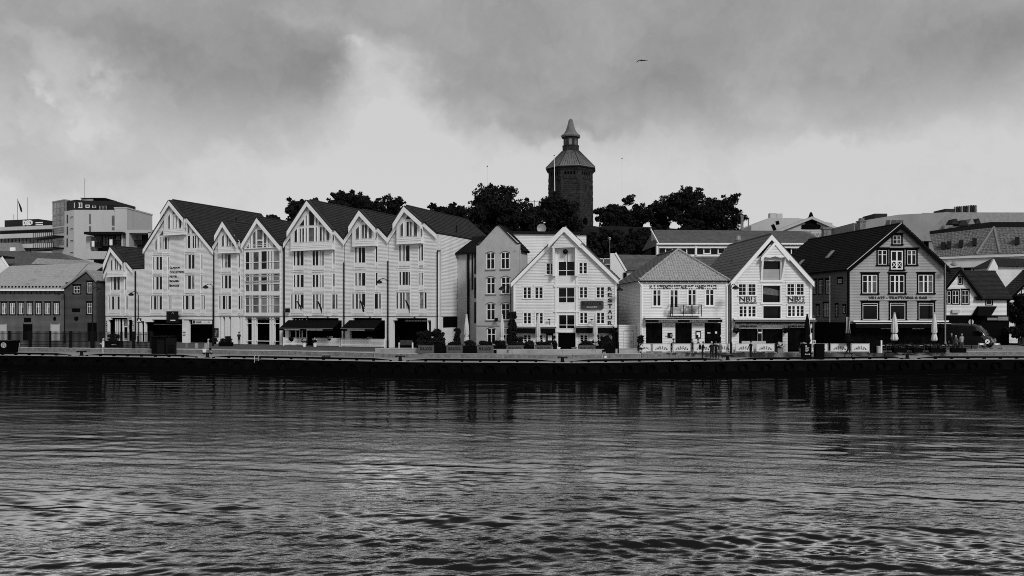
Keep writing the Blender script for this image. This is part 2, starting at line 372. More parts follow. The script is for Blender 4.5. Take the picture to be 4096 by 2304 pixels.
def text_mesh(s, bold=0.):
    if (s, bold) in TEXT: return TEXT[(s, bold)]
    cu = bpy.data.curves.new('t', 'FONT'); cu.body = s; cu.extrude = .5; cu.offset = bold; cu.resolution_u = 3
    o = bpy.data.objects.new('t', cu); C.objects.link(o); dg = bpy.context.evaluated_depsgraph_get()
    me = bpy.data.meshes.new_from_object(o.evaluated_get(dg)); bpy.data.objects.remove(o); bpy.data.curves.remove(cu)
    n = len(me.vertices); co = np.empty(n * 3); me.vertices.foreach_get('co', co); co = co.reshape(-1, 3)
    fs = [tuple(p.vertices) for p in me.polygons]; bpy.data.meshes.remove(me)
    co[:, :2] = (co[:, :2] - co[:, :2].min(0)) / np.maximum(np.ptp(co[:, :2], axis=0), 1e-6)
    TEXT[(s, bold)] = (co, fs); return TEXT[(s, bold)]
def lettering(parent, s, u0, u1, z0, z1, y, m='letter_black', bold=0., name='lettering', t=.02, rot=0., sheer=0., mb=None):
    co, fs = text_mesh(s, bold); W, H = u1 - u0, z1 - z0; x, z = co[:, 0].copy(), co[:, 1].copy()
    if rot:   # quarter turn: text reads upwards
        x, z = 1 - co[:, 1], co[:, 0].copy()
    P = np.stack([u0 + x * W + sheer * z * H, y - (co[:, 2] + .5) * t, z0 + z * H], 1)
    if mb is not None: mb.add(P.tolist(), fs); return None
    return MB().add(P.tolist(), fs).build(name, m, parent)
# ================================================================== setting: water, quay, street, hill
ZQ, ZS = 1.0, 1.45
EDGE = [ground(x, y, ZQ) for x, y in [(-1500, 1400), (-500, 1414), (0, 1421), (280, 1425), (600, 1429), (1000, 1436), (1640, 1448), (2300, 1452), (2600, 1448), (3000, 1443), (3600, 1438), (4096, 1437), (4700, 1437), (6000, 1436)]]
WALL = [ground(x, y, ZQ) for x, y in [(-1500, 1391), (-500, 1400), (60, 1405), (600, 1412), (1150, 1421), (1600, 1431), (2300, 1434.5), (2563, 1431), (3000, 1428), (3540, 1424), (4096, 1422), (4700, 1421), (6000, 1420)]]
def interp(line, X):
    for a, b in zip(line, line[1:]):
        if a.x <= X <= b.x: return a.lerp(b, (X - a.x) / (b.x - a.x))
    return line[0] if X < line[0].x else line[-1]
def on_line(line, px):          # point of a plan line seen at column px
    lo, hi = line[0].x, line[-1].x
    for _ in range(50):
        m = (lo + hi) / 2; p = interp(line, m)
        if p.x / p.y * F + CX < px: lo = m
        else: hi = m
    return interp(line, (lo + hi) / 2)
def smooth_line(line, n):
    xs = np.linspace(line[0].x, line[-1].x, n); return [interp(line, x) for x in xs]
ES, WS = smooth_line(EDGE, 240), smooth_line(WALL, 240)

# water
rng = np.random.default_rng(5)
rows = [2.0]
while rows[-1] < 92: rows.append(rows[-1] * 1.0042 + .002)
Yr = np.array(rows); sc_ = np.concatenate([np.linspace(-1.9, -.80, 60, endpoint=False), np.linspace(-.80, .80, 560), np.linspace(.80, 1.9, 61)[1:]])
Sg, Yg = np.meshgrid(sc_, Yr); Xg = Sg * Yg; H = np.zeros_like(Xg)
dYl = np.gradient(Yr)[:, None]
comps = [(lam, .014 * lam ** .42) for lam in np.geomspace(.2, 3.6, 54)]
for lam, amp in comps:
    th = rng.normal(.10, .40 if lam < 1 else .3); k = 2 * np.pi / lam; ph = rng.uniform(0, 2 * np.pi)
    ph2 = .9 * np.sin(.21 * Xg + rng.uniform(0, 6)) + .9 * np.sin(.17 * Yg + .09 * Xg + rng.uniform(0, 6))
    fade = np.clip((lam / (dYl * 1.0) - 1.8) / 1.5, 0, 1)
    gust = .75 + .75 * np.sin(.11 * Xg + .23 * Yg + rng.uniform(0, 6)) * np.sin(.06 * Xg - .15 * Yg + rng.uniform(0, 6))
    calm = .27 + .50 * np.clip((38 - Yg) / 20, 0, 1) ** 1.4
    H += calm * amp * .42 * fade * gust * np.sin(k * (np.sin(th) * Xg + np.cos(th) * Yg) + ph + ph2)
nr, nc = Xg.shape; idx = np.arange(nr * nc).reshape(nr, nc)
me = bpy.data.meshes.new('water')
me.from_pydata(np.stack([Xg, Yg, H], -1).reshape(-1, 3).tolist(), [], np.stack([idx[:-1, :-1], idx[:-1, 1:], idx[1:, 1:], idx[1:, :-1]], -1).reshape(-1, 4).tolist())
me.polygons.foreach_set('use_smooth', [True] * len(me.polygons)); me.update()
wm = bpy.data.materials.new('water'); wm.use_nodes = True; t = wm.node_tree; t.nodes.remove(t.nodes['Principled BSDF'])
df = t.nodes.new('ShaderNodeBsdfDiffuse'); df.inputs[0].default_value = (.003, .003, .003, 1); gl_ = t.nodes.new('ShaderNodeBsdfGlossy'); gl_.inputs['Roughness'].default_value = .03; gl_.inputs['Color'].default_value = (1, 1, 1, 1)
mxs = t.nodes.new('ShaderNodeMixShader'); lwt = t.nodes.new('ShaderNodeLayerWeight'); lwt.inputs[0].default_value = .5; cv = t.nodes.new('ShaderNodeValToRGB'); cr = cv.color_ramp
for k_, (p_, v_) in enumerate([(.0, .02), (.52, .025), (.62, .05), (.685, .38), (.74, 1.), (.785, .62), (.835, .22), (.90, .07), (1., .025)]):
    e_ = cr.elements[k_] if k_ < 2 else cr.elements.new(p_)
    e_.position = p_; e_.color = (v_, v_, v_, 1)
t.links.new(lwt.outputs['Facing'], cv.inputs[0]); t.links.new(cv.outputs[0], mxs.inputs[0]); t.links.new(df.outputs[0], mxs.inputs[1]); t.links.new(gl_.outputs[0], mxs.inputs[2]); t.links.new(mxs.outputs[0], t.nodes['Material Output'].inputs[0])
g = t.nodes.new('ShaderNodeNewGeometry'); hs = None
gm_ = t.nodes.new('ShaderNodeMapping'); gm_.inputs['Scale'].default_value = (.5, 1.3, 1); t.links.new(g.outputs['Position'], gm_.inputs[0])
gn = t.nodes.new('ShaderNodeTexNoise'); gn.inputs['Scale'].default_value = .16; gn.inputs['Detail'].default_value = 3; t.links.new(gm_.outputs[0], gn.inputs['Vector'])
gr = t.nodes.new('ShaderNodeMapRange'); gr.inputs[1].default_value = .38; gr.inputs[2].default_value = .62; gr.inputs[3].default_value = .15; gr.inputs[4].default_value = 1.; t.links.new(gn.outputs['Fac'], gr.inputs[0])   # gust patches, dying out in the lee of the quay
sx_ = t.nodes.new('ShaderNodeSeparateXYZ'); t.links.new(g.outputs['Position'], sx_.inputs[0]); lee = t.nodes.new('ShaderNodeMapRange'); lee.interpolation_type = 'SMOOTHSTEP'
lee.inputs[1].default_value = 30; lee.inputs[2].default_value = 56; lee.inputs[3].default_value = 1; lee.inputs[4].default_value = .12; t.links.new(sx_.outputs[1], lee.inputs[0])
gmul = t.nodes.new('ShaderNodeMath'); gmul.operation = 'MULTIPLY'; t.links.new(gr.outputs[0], gmul.inputs[0]); t.links.new(lee.outputs[0], gmul.inputs[1])
for sx, sy, sc, dist, rot in [(.6, 1.6, 3.4, .026, .16), (.65, 1.5, 8., .014, -.12)]:
    mp = t.nodes.new('ShaderNodeMapping'); mp.inputs['Scale'].default_value = (sx, sy, 1); mp.inputs['Rotation'].default_value = (0, 0, rot); t.links.new(g.outputs['Position'], mp.inputs[0])
    n = t.nodes.new('ShaderNodeTexNoise'); n.inputs['Scale'].default_value = sc; n.inputs['Detail'].default_value = 2.5; n.inputs['Distortion'].default_value = .8; t.links.new(mp.outputs[0], n.inputs['Vector'])
    mu = t.nodes.new('ShaderNodeMath'); mu.operation = 'MULTIPLY'; t.links.new(n.outputs['Fac'], mu.inputs[0]); t.links.new(gmul.outputs[0], mu.inputs[1])
    b = t.nodes.new('ShaderNodeBump'); b.inputs['Strength'].default_value = .8; b.inputs['Distance'].default_value = dist
    t.links.new(mu.outputs[0], b.inputs['Height'])
    if hs is not None: t.links.new(hs, b.inputs['Normal'])
    hs = b.outputs[0]
for x_ in (df, gl_, lwt): t.links.new(hs, x_.inputs['Normal'])
MATS['water'] = wm
me.materials.append(wm); link('water', me, None, kind='structure')
me = bpy.data.meshes.new('seabed'); q = 600
me.from_pydata([(-q, -q, -3), (q, -q, -3), (q, 100, -3), (-q, 100, -3)], [], [(0, 1, 2, 3)]); me.materials.append(MATS['quay_wall']); link('seabed', me, None, kind='structure')
mo = MB()      # open water round the rippled part
mo.add([(-q, -q, -.12), (q, -q, -.12), (q, 90, -.12), (-q, 90, -.12)], [(0, 1, 2, 3)]); mo.build('outer_water', 'water', None, kind='structure')

# quay: promenade deck and its wall
mb = MB()
for a, b, c, d in zip(ES, ES[1:], WS, WS[1:]):
    mb.add([(a.x, a.y, ZQ), (b.x, b.y, ZQ), (d.x, d.y + .4, ZQ), (c.x, c.y + .4, ZQ)], [(0, 1, 2, 3)])
mb.build('promenade', 'paving', None, kind='structure')
mb = MB()
for a, b in zip(ES, ES[1:]):
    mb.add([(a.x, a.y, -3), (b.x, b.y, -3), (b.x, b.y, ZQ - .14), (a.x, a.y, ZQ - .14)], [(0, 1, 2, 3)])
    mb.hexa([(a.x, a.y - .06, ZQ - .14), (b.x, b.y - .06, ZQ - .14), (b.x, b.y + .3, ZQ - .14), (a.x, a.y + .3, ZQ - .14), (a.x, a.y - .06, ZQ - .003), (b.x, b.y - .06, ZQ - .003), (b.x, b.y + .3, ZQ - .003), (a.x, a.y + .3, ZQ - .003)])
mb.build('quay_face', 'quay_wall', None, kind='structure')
mb = MB()
for a, b in zip(ES, ES[1:]):
    mb.hexa([(a.x, a.y - .05, ZQ - .003), (b.x, b.y - .05, ZQ - .003), (b.x, b.y + .32, ZQ - .003), (a.x, a.y + .32, ZQ - .003), (a.x, a.y - .05, ZQ + .03), (b.x, b.y - .05, ZQ + .03), (b.x, b.y + .32, ZQ + .03), (a.x, a.y + .32, ZQ + .03)])
mb.build('quay_kerb', 'stone_cap', None, kind='structure')

# street behind the walls, out to the horizon; dark cobbled roadway strip; ground falls under everything
mb = MB(); far = [(p.x, p.y + .35) for p in WS]
for (x0, y0), (x1, y1) in zip(far, far[1:]): mb.add([(x0, y0, ZS), (x1, y1, ZS), (x1 * 1.0, 900, ZS), (x0 * 1.0, 900, ZS)], [(0, 1, 2, 3)])
mb.build('street', 'asphalt', None, kind='structure')
mb = MB()
for a, b in zip(WS, WS[1:]): mb.add([(a.x, a.y + .36, ZS + .004), (b.x, b.y + .36, ZS + .004), (b.x, b.y + 2.6, ZS + .004), (a.x, a.y + 2.6, ZS + .004)], [(0, 1, 2, 3)])
mb.build('pavement', 'road_light', None, kind='structure')

# tiled strip on the promenade (lighter paving with a ribbed pattern)
def wall_run(name, label, px0, px1, line, z0, z1, dy, th, blk, cap=True, m='stone_block', group=None):
    a, b = on_line(line, px0), on_line(line, px1); root = empty(name, (a.x, a.y + dy, z0), label, 'stone wall', 0, group)
    n = max(1, round((b.x - a.x) / blk)); base = root.location
    xs = [a.x]
    for i in range(1, n): xs.append(a.x + (b.x - a.x) * (i + random.uniform(-.12, .12)) / n)
    xs.append(b.x)
    for x0, x1 in zip(xs, xs[1:]):
        p, q = interp(line, x0 + .012), interp(line, x1 - .012); j = random.uniform(-.012, .012)
        f = lambda P, y, z: (P.x - base.x, P.y + dy + y - base.y, z - base.z)
        e = .035
        mb = MB().hexa([f(p, j, z0), f(q, j, z0), f(q, th, z0), f(p, th, z0), f(p, j, z1 - e), f(q, j, z1 - e), f(q, th, z1 - e), f(p, th, z1 - e)])
        mb.hexa([f(p, j + .0, z1 - e), f(q, j + .0, z1 - e), f(q, th, z1 - e), f(p, th, z1 - e), f(p, j + e, z1), f(q, j + e, z1), f(q, th - e, z1), f(p, th - e, z1)])
        mb.build('block', m, root)
        if cap:
            MB().hexa([f(p, j - .03, z1 + .002), f(q, j - .03, z1 + .002), f(q, th, z1 + .002), f(p, th, z1 + .002), f(p, j - .03, z1 + .05), f(q, j - .03, z1 + .05), f(q, th, z1 + .05), f(p, th, z1 + .05)]).build('coping', 'stone_cap', root)
    return root
wall_run('retaining_wall', 'long low granite wall under the iron fence of the dark wooden house', -260, 612, WALL, ZQ, 1.42, 0, .42, 3.3)
wall_run('retaining_wall', 'low granite wall in front of the gabled white hotel', 700, 1493, WALL, ZQ, 1.44, 0, .42, 3.6)
wall_run('retaining_wall', 'lower step of the granite seating wall in front of the barbecue planters', 1496, 2564, WALL, ZQ, 1.40, 0, .5, 3.6)
wall_run('seat_wall', 'upper granite seating step directly below the planter boxes', 1496, 2564, WALL, 1.41, 1.86, .55, .4, 3.7, m='concrete')
wall_run('retaining_wall', 'granite wall below the row of white banner screens', 2567, 3540, WALL, ZQ, 1.44, 0, .42, 3.4)
wall_run('retaining_wall', 'granite wall in front of the van, past the gap beside the bollard', 3690, 4500, WALL, ZQ, 1.44, 0, .42, 4.2)
# ramp of paving through the gap between the last two walls
a, b = on_line(WALL, 3540), on_line(WALL, 3690)
MB().hexa([(a.x, a.y - 2.9, ZQ - .05), (b.x, b.y - 2.9, ZQ - .05), (b.x, b.y + .6, ZQ - .05), (a.x, a.y + .6, ZQ - .05), (a.x, a.y - 2.9, ZQ + .006), (b.x, b.y - 2.9, ZQ + .006), (b.x, b.y + .6, ZS + .02), (a.x, a.y + .6, ZS + .02)]).build('ramp_path', 'paving', None, kind='structure')

# kerb rails along the edge, with gaps at the bollards
BOL = [310, 818, 1596, 2252, 2920, 3645]
segs = list(zip([-500] + [b + 34 for b in BOL], [b - 34 for b in BOL] + [4600]))
where = ['beside the black container at the fence', 'in front of the iron fence and gate', 'in front of the picket-fenced awnings', 'below the barbecue planters', 'in front of the banner screens', 'beside the black information pillars', 'in front of the van']
for (p0, p1), wh in zip(segs, where):
    a, b = on_line(EDGE, p0), on_line(EDGE, p1); root = empty('kerb_rail', (a.x, a.y, ZQ), 'black kerb rail on low blocks ' + wh, 'kerb rail', 0)
    n = max(2, int((b.x - a.x) / 1.6)); pts = [interp(EDGE, a.x + (b.x - a.x) * i / n) for i in range(n + 1)]; mb = MB(); lo, hi = .13, .30
    for i, (p, q) in enumerate(zip(pts, pts[1:])):
        P = lambda v, y, z: (v.x - a.x, v.y - a.y + y, z)
        h0 = lo + .02 if i == 0 else hi; h1 = lo + .02 if i == n - 1 else hi
        mb.hexa([P(p, .03, lo), P(q, .03, lo), P(q, .27, lo), P(p, .27, lo), P(p, .03, h0), P(q, .03, h1), P(q, .27, h1), P(p, .27, h0)])
    mb.build('beam', 'black_paint', root)
    for p in pts: MB().box(p.x - a.x - .12, p.x - a.x + .12, p.y - a.y + .05, p.y - a.y + .25, .03, lo).build('support', 'black_paint', root)
# mooring bollards
bm = MB().lathe([(.26, 0), (.26, .05), (.17, .07), (.155, .36), (.18, .38)], 14); bm.box(-.42, .42, -.13, .13, .38, .47).box(-.46, -.34, -.15, .15, .33, .47).box(.34, .46, -.15, .15, .33, .47)
bmesh_ = bm.mesh('mooring_bollard', 'black_metal')
for px, wh in zip(BOL, ['nearest the black container by the iron fence', 'at the feet of the woman with the white bag', 'in front of the open entrance under the hotel flag', 'in front of the warehouse doorway with planters', 'beside the group of people in black', 'in front of the gap between the stone walls']):
    p = on_line(EDGE, px); o = link('mooring_bollard', bmesh_); o.location = (p.x, p.y + .75, ZQ); o.scale = (1, 1, 1.15); tag(o, 'black T-headed mooring bollard ' + wh, 'bollard', 'mooring bollards along the quay edge')
# tyre fenders on the quay wall
tm = MB()
n1, n2 = 22, 8
for i in range(n1):
    a = 2 * math.pi * i / n1
    for j in range(n2):
        b2 = 2 * math.pi * j / n2; r = .42 + .13 * math.cos(b2); tm.v.append((r * math.cos(a), .11 * math.sin(b2), r * math.sin(a)))
for i in range(n1):
    for j in range(n2):
        A_ = i * n2 + j; B_ = i * n2 + (j + 1) % n2; C_ = ((i + 1) % n1) * n2 + (j + 1) % n2; D_ = ((i + 1) % n1) * n2 + j; tm.f.append((A_, B_, C_, D_))
tmesh = tm.mesh('tyre_fender', 'tyre', True)
for px in range(30, 4096, 92):
    p = on_line(EDGE, px); o = link('tyre_fender', tmesh); o.location = (p.x, p.y - .13, .38 + random.uniform(-.06, .06)); o.rotation_euler = (0, random.uniform(0, 6), random.uniform(-.08, .08))
    tag(o, 'black tyre fender hanging on the dark quay wall', 'tyre', 'tyre fenders on the quay wall')
# hill under the tower: a rounded mound
def hill_z(x, y):
    d = ((x - 14) / 78) ** 2 + ((y - 152) / 36) ** 2
    return 1.2 + 21.6 * max(0, 1 - d) ** .55 * min(1, max(0, (y - 108) / 34)) ** .7 if d < 1 else 1.2
hv = []; n = 70
for j in range(n):
    for i in range(n):
        x = -62 + 156 * i / (n - 1); y = 110 + 80 * j / (n - 1); hv.append((x, y, hill_z(x, y) + random.uniform(-.2, .2)))
me = bpy.data.meshes.new('hill'); me.from_pydata(hv, [], [(j * n + i, j * n + i + 1, (j + 1) * n + i + 1, (j + 1) * n + i) for j in range(n - 1) for i in range(n - 1)]); me.materials.append(MATS['hill_grass'])
me.polygons.foreach_set('use_smooth', [True] * len(me.polygons)); link('hill', me, None, kind='structure')
# ================================================================== the gabled hotel row
def HZ(px): return 1 / (1.903e-6 * (px + 4300))
def solidwall(poly, holes, th, y=0.):
    flat = siding(poly, holes, lap=0, y=0); mb = MB()
    for f in flat.f:
        p = [flat.v[i] for i in f]
        mb.hexa([(p[0][0], y, p[0][2]), (p[1][0], y, p[1][2]), (p[1][0], y + th, p[1][2]), (p[0][0], y + th, p[0][2]), (p[3][0], y, p[3][2]), (p[2][0], y, p[2][2]), (p[2][0], y + th, p[2][2]), (p[3][0], y + th, p[3][2])])
    return mb
def polypane(parent, pts, y, gm='glass', fr='white_trim', b=.035):
    area = sum(p[0] * q[1] - q[0] * p[1] for p, q in zip(pts, pts[1:] + pts[:1]))
    if area < 0: pts = pts[::-1]
    mb = MB()
    for p, q in zip(pts, pts[1:] + pts[:1]): mb.bar((p[0], y - .03, p[1]), (q[0], y - .03, q[1]), b, .06, up=(0, 1, 0))
    o = mb.build('window', fr, parent); MB().prism(pts, y - .02, y + .004).build('pane', gm, o); return o
def awning(parent, u0, u1, zt, zf, outw, m='black_cloth', val=.28, text=None, front='metal_light', side=True, bar=True, tz=.6):
    mb = MB().hexa([(u0, -.04, zt - .03), (u1, -.04, zt - .03), (u1, -.04, zt), (u0, -.04, zt), (u0, -outw, zf - .03), (u1, -outw, zf - .03), (u1, -outw, zf), (u0, -outw, zf)])
    n = int((u1 - u0) / .5); zz = zf - .02
    for i in range(n):
        a, b = u0 + (u1 - u0) * i / n, u0 + (u1 - u0) * (i + 1) / n
        mb.hexa([(a, -outw - .012, zz - val + .02 * (i % 2)), (b, -outw - .012, zz - val + .02 * (i % 2)), (b, -outw + .012, zz - val + .02 * (i % 2)), (a, -outw + .012, zz - val + .02 * (i % 2)), (a, -outw - .012, zz), (b, -outw - .012, zz), (b, -outw + .012, zz), (a, -outw + .012, zz)])
    o = mb.build('awning', m, parent)
    if bar: MB().tube([(u0 - .02, -outw - .03, zf), (u1 + .02, -outw - .03, zf)], .035, 6).build('front_rail', front, o)
    for u in (u0 + .1, u1 - .1): MB().tube([(u, -.05, zt - .9), (u, -outw * .9, zf - .08)], .02, 5).build('arm', 'black_metal', o)
    if text:
        for s, a, b in text: lettering(o, s, u0 + (u1 - u0) * a, u0 + (u1 - u0) * b, zz - val * .8, zz - val * .25, -outw - .014, 'rope')
    return o
def downpipe(parent, pts, r=.05, m='black_metal'): return MB().tube(pts, r, 8).build('downpipe', m, parent)

def hotel_unit(label, pxl, pxr, apex, lsh, rsh, k, bay, polys, panes, panels, openings, depth=16.5, soff=1265, rows_gm=('glass',) * 9 + ('glass_mid', 'glass_curtain'), bay_in=.55, shoulder=None, top_gm=('glass_mid', 'glass_mid', 'glass'), inner=None, room=True):
    fr = Frame('gabled_house', label, 'house', pxl, HZ(pxl), pxr, HZ(pxr), ZS, 'gabled houses of the hotel row'); rt = fr.root
    ap, ls, rs = fr.uv(*apex), fr.uv(*lsh), fr.uv(*rsh); zs = fr.uv((pxl + pxr) / 2, soff)[1]; Ln = fr.len
    poly = [(0, zs), (Ln, zs)]
    if shoulder: poly += [(Ln, fr.uv(pxr, shoulder)[1]), (rs[0], fr.uv(pxr, shoulder)[1] + .001)]
    else: rs = (Ln, rs[1]); poly += [(Ln, rs[1])]
    ls = (0, ls[1])
    if shoulder: poly += [rs]
    poly += [ap, ls]
    prs = [fr.zrect(kk, r) for kk, r in panels]; ph = [(a - .03, b + .03, c, d) for a, b, c, d in (fr.zrect(kk, r) for kk, r in panes)]
    b0, b1 = fr.uv(*zp(k, bay[0], bay[2]))[0], fr.uv(*zp(k, bay[1], bay[2]))[0]; zb = (fr.uv(*zp(k, bay[0], bay[2]))[1] + fr.uv(*zp(k, bay[1], bay[3] if len(bay) > 3 else bay[2]))[1]) / 2
    slope = lambda u: ap[1] + (ls[1] - ap[1]) * (ap[0] - u) / (ap[0] - ls[0]) if u < ap[0] else ap[1] + (rs[1] - ap[1]) * (u - ap[0]) / (rs[0] - ap[0])
    siding(poly, prs, y=0).build('clapboard_wall', 'white_board', rt, kind='stuff')
    MB().prism(poly, .16, .3).build('inner_wall', 'panel_white', rt)
    for q in prs: siding([(q[0], q[2]), (q[1], q[2]), (q[1], q[3]), (q[0], q[3])], ph, lap=0, y=-.012).build('panel', 'panel_white', rt)
    # thin mouldings across the panels between storeys, upright battens at their edges
    mo = MB()
    for q in prs:
        mo.box(q[0] - .05, q[0] + .01, -.05, .0, q[2], q[3]); mo.box(q[1] - .01, q[1] + .05, -.05, .0, q[2], q[3])
        for h in ph:
            if h[0] > q[0] - .1 and h[1] < q[1] + .1: mo.box(q[0] + .011, q[1] - .011, -.04, -.0, h[2] - .62, h[2] - .57); mo.box(q[0] + .011, q[1] - .011, -.046, 0, h[2] - .85, h[2] - .81)
    mo.build('moulding', 'white_trim', rt)
    for h in ph:
        g = random.choice(rows_gm); o = window(rt, h, (0, 1), (0, 1), .012, y=-.012, gm=g, deep=.05, split=False)
    # projecting glazed gable
    bp = [(b0, zb), (b1, zb), (b1, slope(b1) - .1), (ap[0], ap[1] - .1), (b0, slope(b0) - .1)]
    by = MB().prism(bp, -bay_in, .02).build('gable_bay', 'panel_white', rt)
    mo = MB().box(b0 + .02, b1 - .02, -bay_in - .03, -bay_in, zb + .28, zb + .34).box(b0 + .02, b1 - .02, -bay_in - .03, -bay_in, zb + .5, zb + .55).box(b0 - .03, b1 + .03, -bay_in - .06, .02, zb - .07, zb - .002)
    mo.build('moulding', 'white_trim', by)
    for kk, pts in polys:
        pts = [zp(kk, *p) for p in pts]; xm = sum(p[0] for p in pts) / len(pts)
        uvs = [fr.uv(p[0], p[1], -bay_in) for p in pts]; polypane(rt, uvs, -bay_in, random.choice(top_gm))
    gable_roof(rt, ap, ls, rs, depth, m='tile_dark', front=.3, over=.05)
    e0, e1 = b0 - .25, b1 + .25
    if e0 > .3: L2 = (e0, slope(e0))
    else: L2 = ls
    R2 = (e1, slope(e1)) if e1 < Ln - .3 else rs
    gable_roof(rt, (ap[0], ap[1] + .02), (L2[0], L2[1] + .02), (R2[0], R2[1] + .02), -.3, m='tile_dark', front=bay_in + .42, over=.0, back=0, tiled=False, ridge=False)
    bargeboards(rt, ap, ls, rs, .40, y0=-.30, ext=.1, drop=.02); bargeboards(rt, (ap[0], ap[1] + .02), L2, R2, .46, y0=-bay_in - .44, ext=.02, drop=.0)
    # ground floor: pale frame round deep dark openings
    oh = [fr.zrect(kk, r) for kk, r in openings]
    oh = [(a, b, -.5 if c < .35 else c, d) for a, b, c, d in oh]
    solidwall([(0, 0), (Ln, 0), (Ln, zs - .05), (0, zs - .05)], [(a, b, max(c, .001), d) for a, b, c, d in oh], .4, .02).build('ground_floor_frame', 'white_paint', rt)
    MB().box(0, Ln, -.03, .5, zs - .05, zs).build('soffit_band', 'black_metal', rt)
    if room: MB().box(.1, Ln - .1, 2.2, 2.3, 0, zs - .06).box(0.02, .1, .43, 2.3, 0, zs - .06).box(Ln - .1, Ln - .02, .43, 2.3, 0, zs - .06).box(.1, Ln - .1, .43, 2.2, zs - .16, zs - .06).build('ground_floor_room', 'interior_shade', rt)
    # side and back walls under the roof so the house is closed
    sw = MB().box(-.0, .2, .3, depth, zs, ls[1]).box(Ln - .2, Ln, .3, depth, zs, min(rs[1], poly[2][1])).box(0, Ln, depth - .2, depth, 0, min(ls[1], rs[1])); sw.prism([(0, min(ls[1], rs[1])), (Ln, min(ls[1], rs[1])), ap], depth - .2, depth)
    sw.build('rear_walls', 'white_board', rt)
    return fr
def rowp(k, y0, y1, cols): return [(k, (a, b, y0, y1)) for a, b in cols]

# 1 small house at the left end
u1 = hotel_unit('narrow white gabled house at the end of the hotel row, hairdresser at street level', 422, 579, zp('A', 1865, 930), zp('A', 1672, 1345), zp('A', 2148, 1270), 'A', (1772, 2040, 1392),
    [('A', [(1785, 1290), (1818, 1290), (1818, 1098), (1785, 1150)]), ('A', [(1855, 1285), (1880, 1285), (1880, 1092), (1855, 1092)]), ('A', [(1885, 1285), (1908, 1285), (1908, 1092), (1885, 1092)]), ('A', [(1926, 1288), (1958, 1288), (1958, 1150), (1926, 1090)]), ('A', [(1842, 1060), (1905, 1060), (1870, 1000)]), ('A', [(1990, 1288), (2005, 1288), (2005, 1160), (1990, 1150)])],
    rowp('B', 22, 215, [(1608, 1619), (1648, 1688), (1700, 1735), (1815, 1829)]) + rowp('B', 310, 500, [(1577, 1589), (1622, 1656), (1672, 1686), (1702, 1734), (1826, 1835), (1844, 1859)]),
    [('B', (1600, 1742, -10, 300)), ('B', (1806, 1836, 10, 300)), ('B', (1568, 1742, 300, 575)), ('B', (1818, 1868, 300, 575))],
    [('B', (1600, 1912, 618, 960)), ('B', (1562, 1600, 648, 960)), ('B', (2030, 2085, 668, 960))], depth=16, shoulder=1076)
# 2 big house
u2 = hotel_unit('largest white gabled house with the black hotel lettering on its clapboards', 579, 857, zp('C', 555, 187), zp('C', 68, 955), zp('C', 1195, 965), 'C', (440, 757, 722),
    [('C', [(455, 625), (490, 625), (490, 385), (455, 435)]), ('C', [(526, 390), (600, 390), (600, 330), (563, 275), (526, 335)]), ('C', [(540, 615), (558, 615), (558, 412), (540, 412)]), ('C', [(578, 615), (598, 615), (598, 412), (578, 412)]), ('C', [(632, 610), (670, 610), (670, 425), (632, 375)]), ('C', [(703, 610), (716, 610), (716, 470), (703, 455)]), ('C', [(733, 610), (748, 610), (748, 520), (733, 490)])],
    rowp('C', 1075, 1285, [(213, 228), (264, 301), (316, 355), (456, 471)]) + rowp('C', 1045, 1268, [(731, 747), (779, 821), (836, 878), (989, 1004)]) + rowp('D', 25, 210, [(190, 204), (236, 271), (285, 319), (411, 425)]) + rowp('D', 8, 202, [(658, 673), (696, 739), (751, 789), (889, 904)]) + rowp('D', 307, 500, [(159, 173), (202, 238), (250, 264), (283, 318), (416, 428), (442, 455)]) + rowp('D', 300, 497, [(624, 639), (663, 704), (718, 728), (751, 789), (892, 906), (924, 938)])
    + rowp('C', 760, 955, [(324, 346), (364, 379), (400, 434), (457, 471)]) + rowp('C', 735, 935, [(733, 748), (769, 809), (847, 871), (884, 906)]),
    [('C', (205, 362, 1000, 1400)), ('C', (443, 478, 1060, 1400)), ('C', (725, 885, 980, 1385)), ('C', (975, 1012, 1020, 1380)), ('D', (182, 326, 20, 300)), ('D', (405, 432, 20, 300)), ('D', (648, 796, 5, 292)), ('D', (880, 912, 5, 292)), ('D', (152, 326, 300, 575)), ('D', (408, 462, 300, 575)), ('D', (616, 796, 292, 575)), ('D', (884, 944, 292, 575)), ('C', (300, 478, 738, 1000)), ('C', (728, 912, 715, 980))],
    [('D', (172, 395, 645, 1010)), ('D', (395, 612, 640, 1010)), ('D', (622, 1062, 645, 1010)), ('D', (0, 172, 680, 1010))])
for pts in ([(320, 730), (382, 730), (382, 640)], [(402, 725), (436, 725), (436, 530), (402, 580)], [(770, 703), (808, 703), (808, 590), (770, 515)], [(834, 700), (905, 700), (834, 595)], [(250, 962), (288, 962), (288, 772), (250, 830)], [(930, 925), (966, 925), (966, 790), (930, 722)], [(213, 965), (226, 965), (226, 855), (213, 875)], [(990, 925), (1003, 925), (1003, 840), (990, 815)]):
    polypane(u2.root, [u2.uv(*zp('C', *p)) for p in pts], -.03, random.choice(('glass_mid', 'glass_sky')))
lines = ['Clarion', 'Collection', 'Hotel', 'Skagen', 'Brygge']
ys = [(1228, 1265, 650), (1298, 1337, 718), (1370, 1410, 605)]
boxes = [zr('C', 483, a[2], a[0], a[1]) for a in ys] + [zr('D', 433, 571, 68, 103), zr('D', 433, 570, 134, 168)]
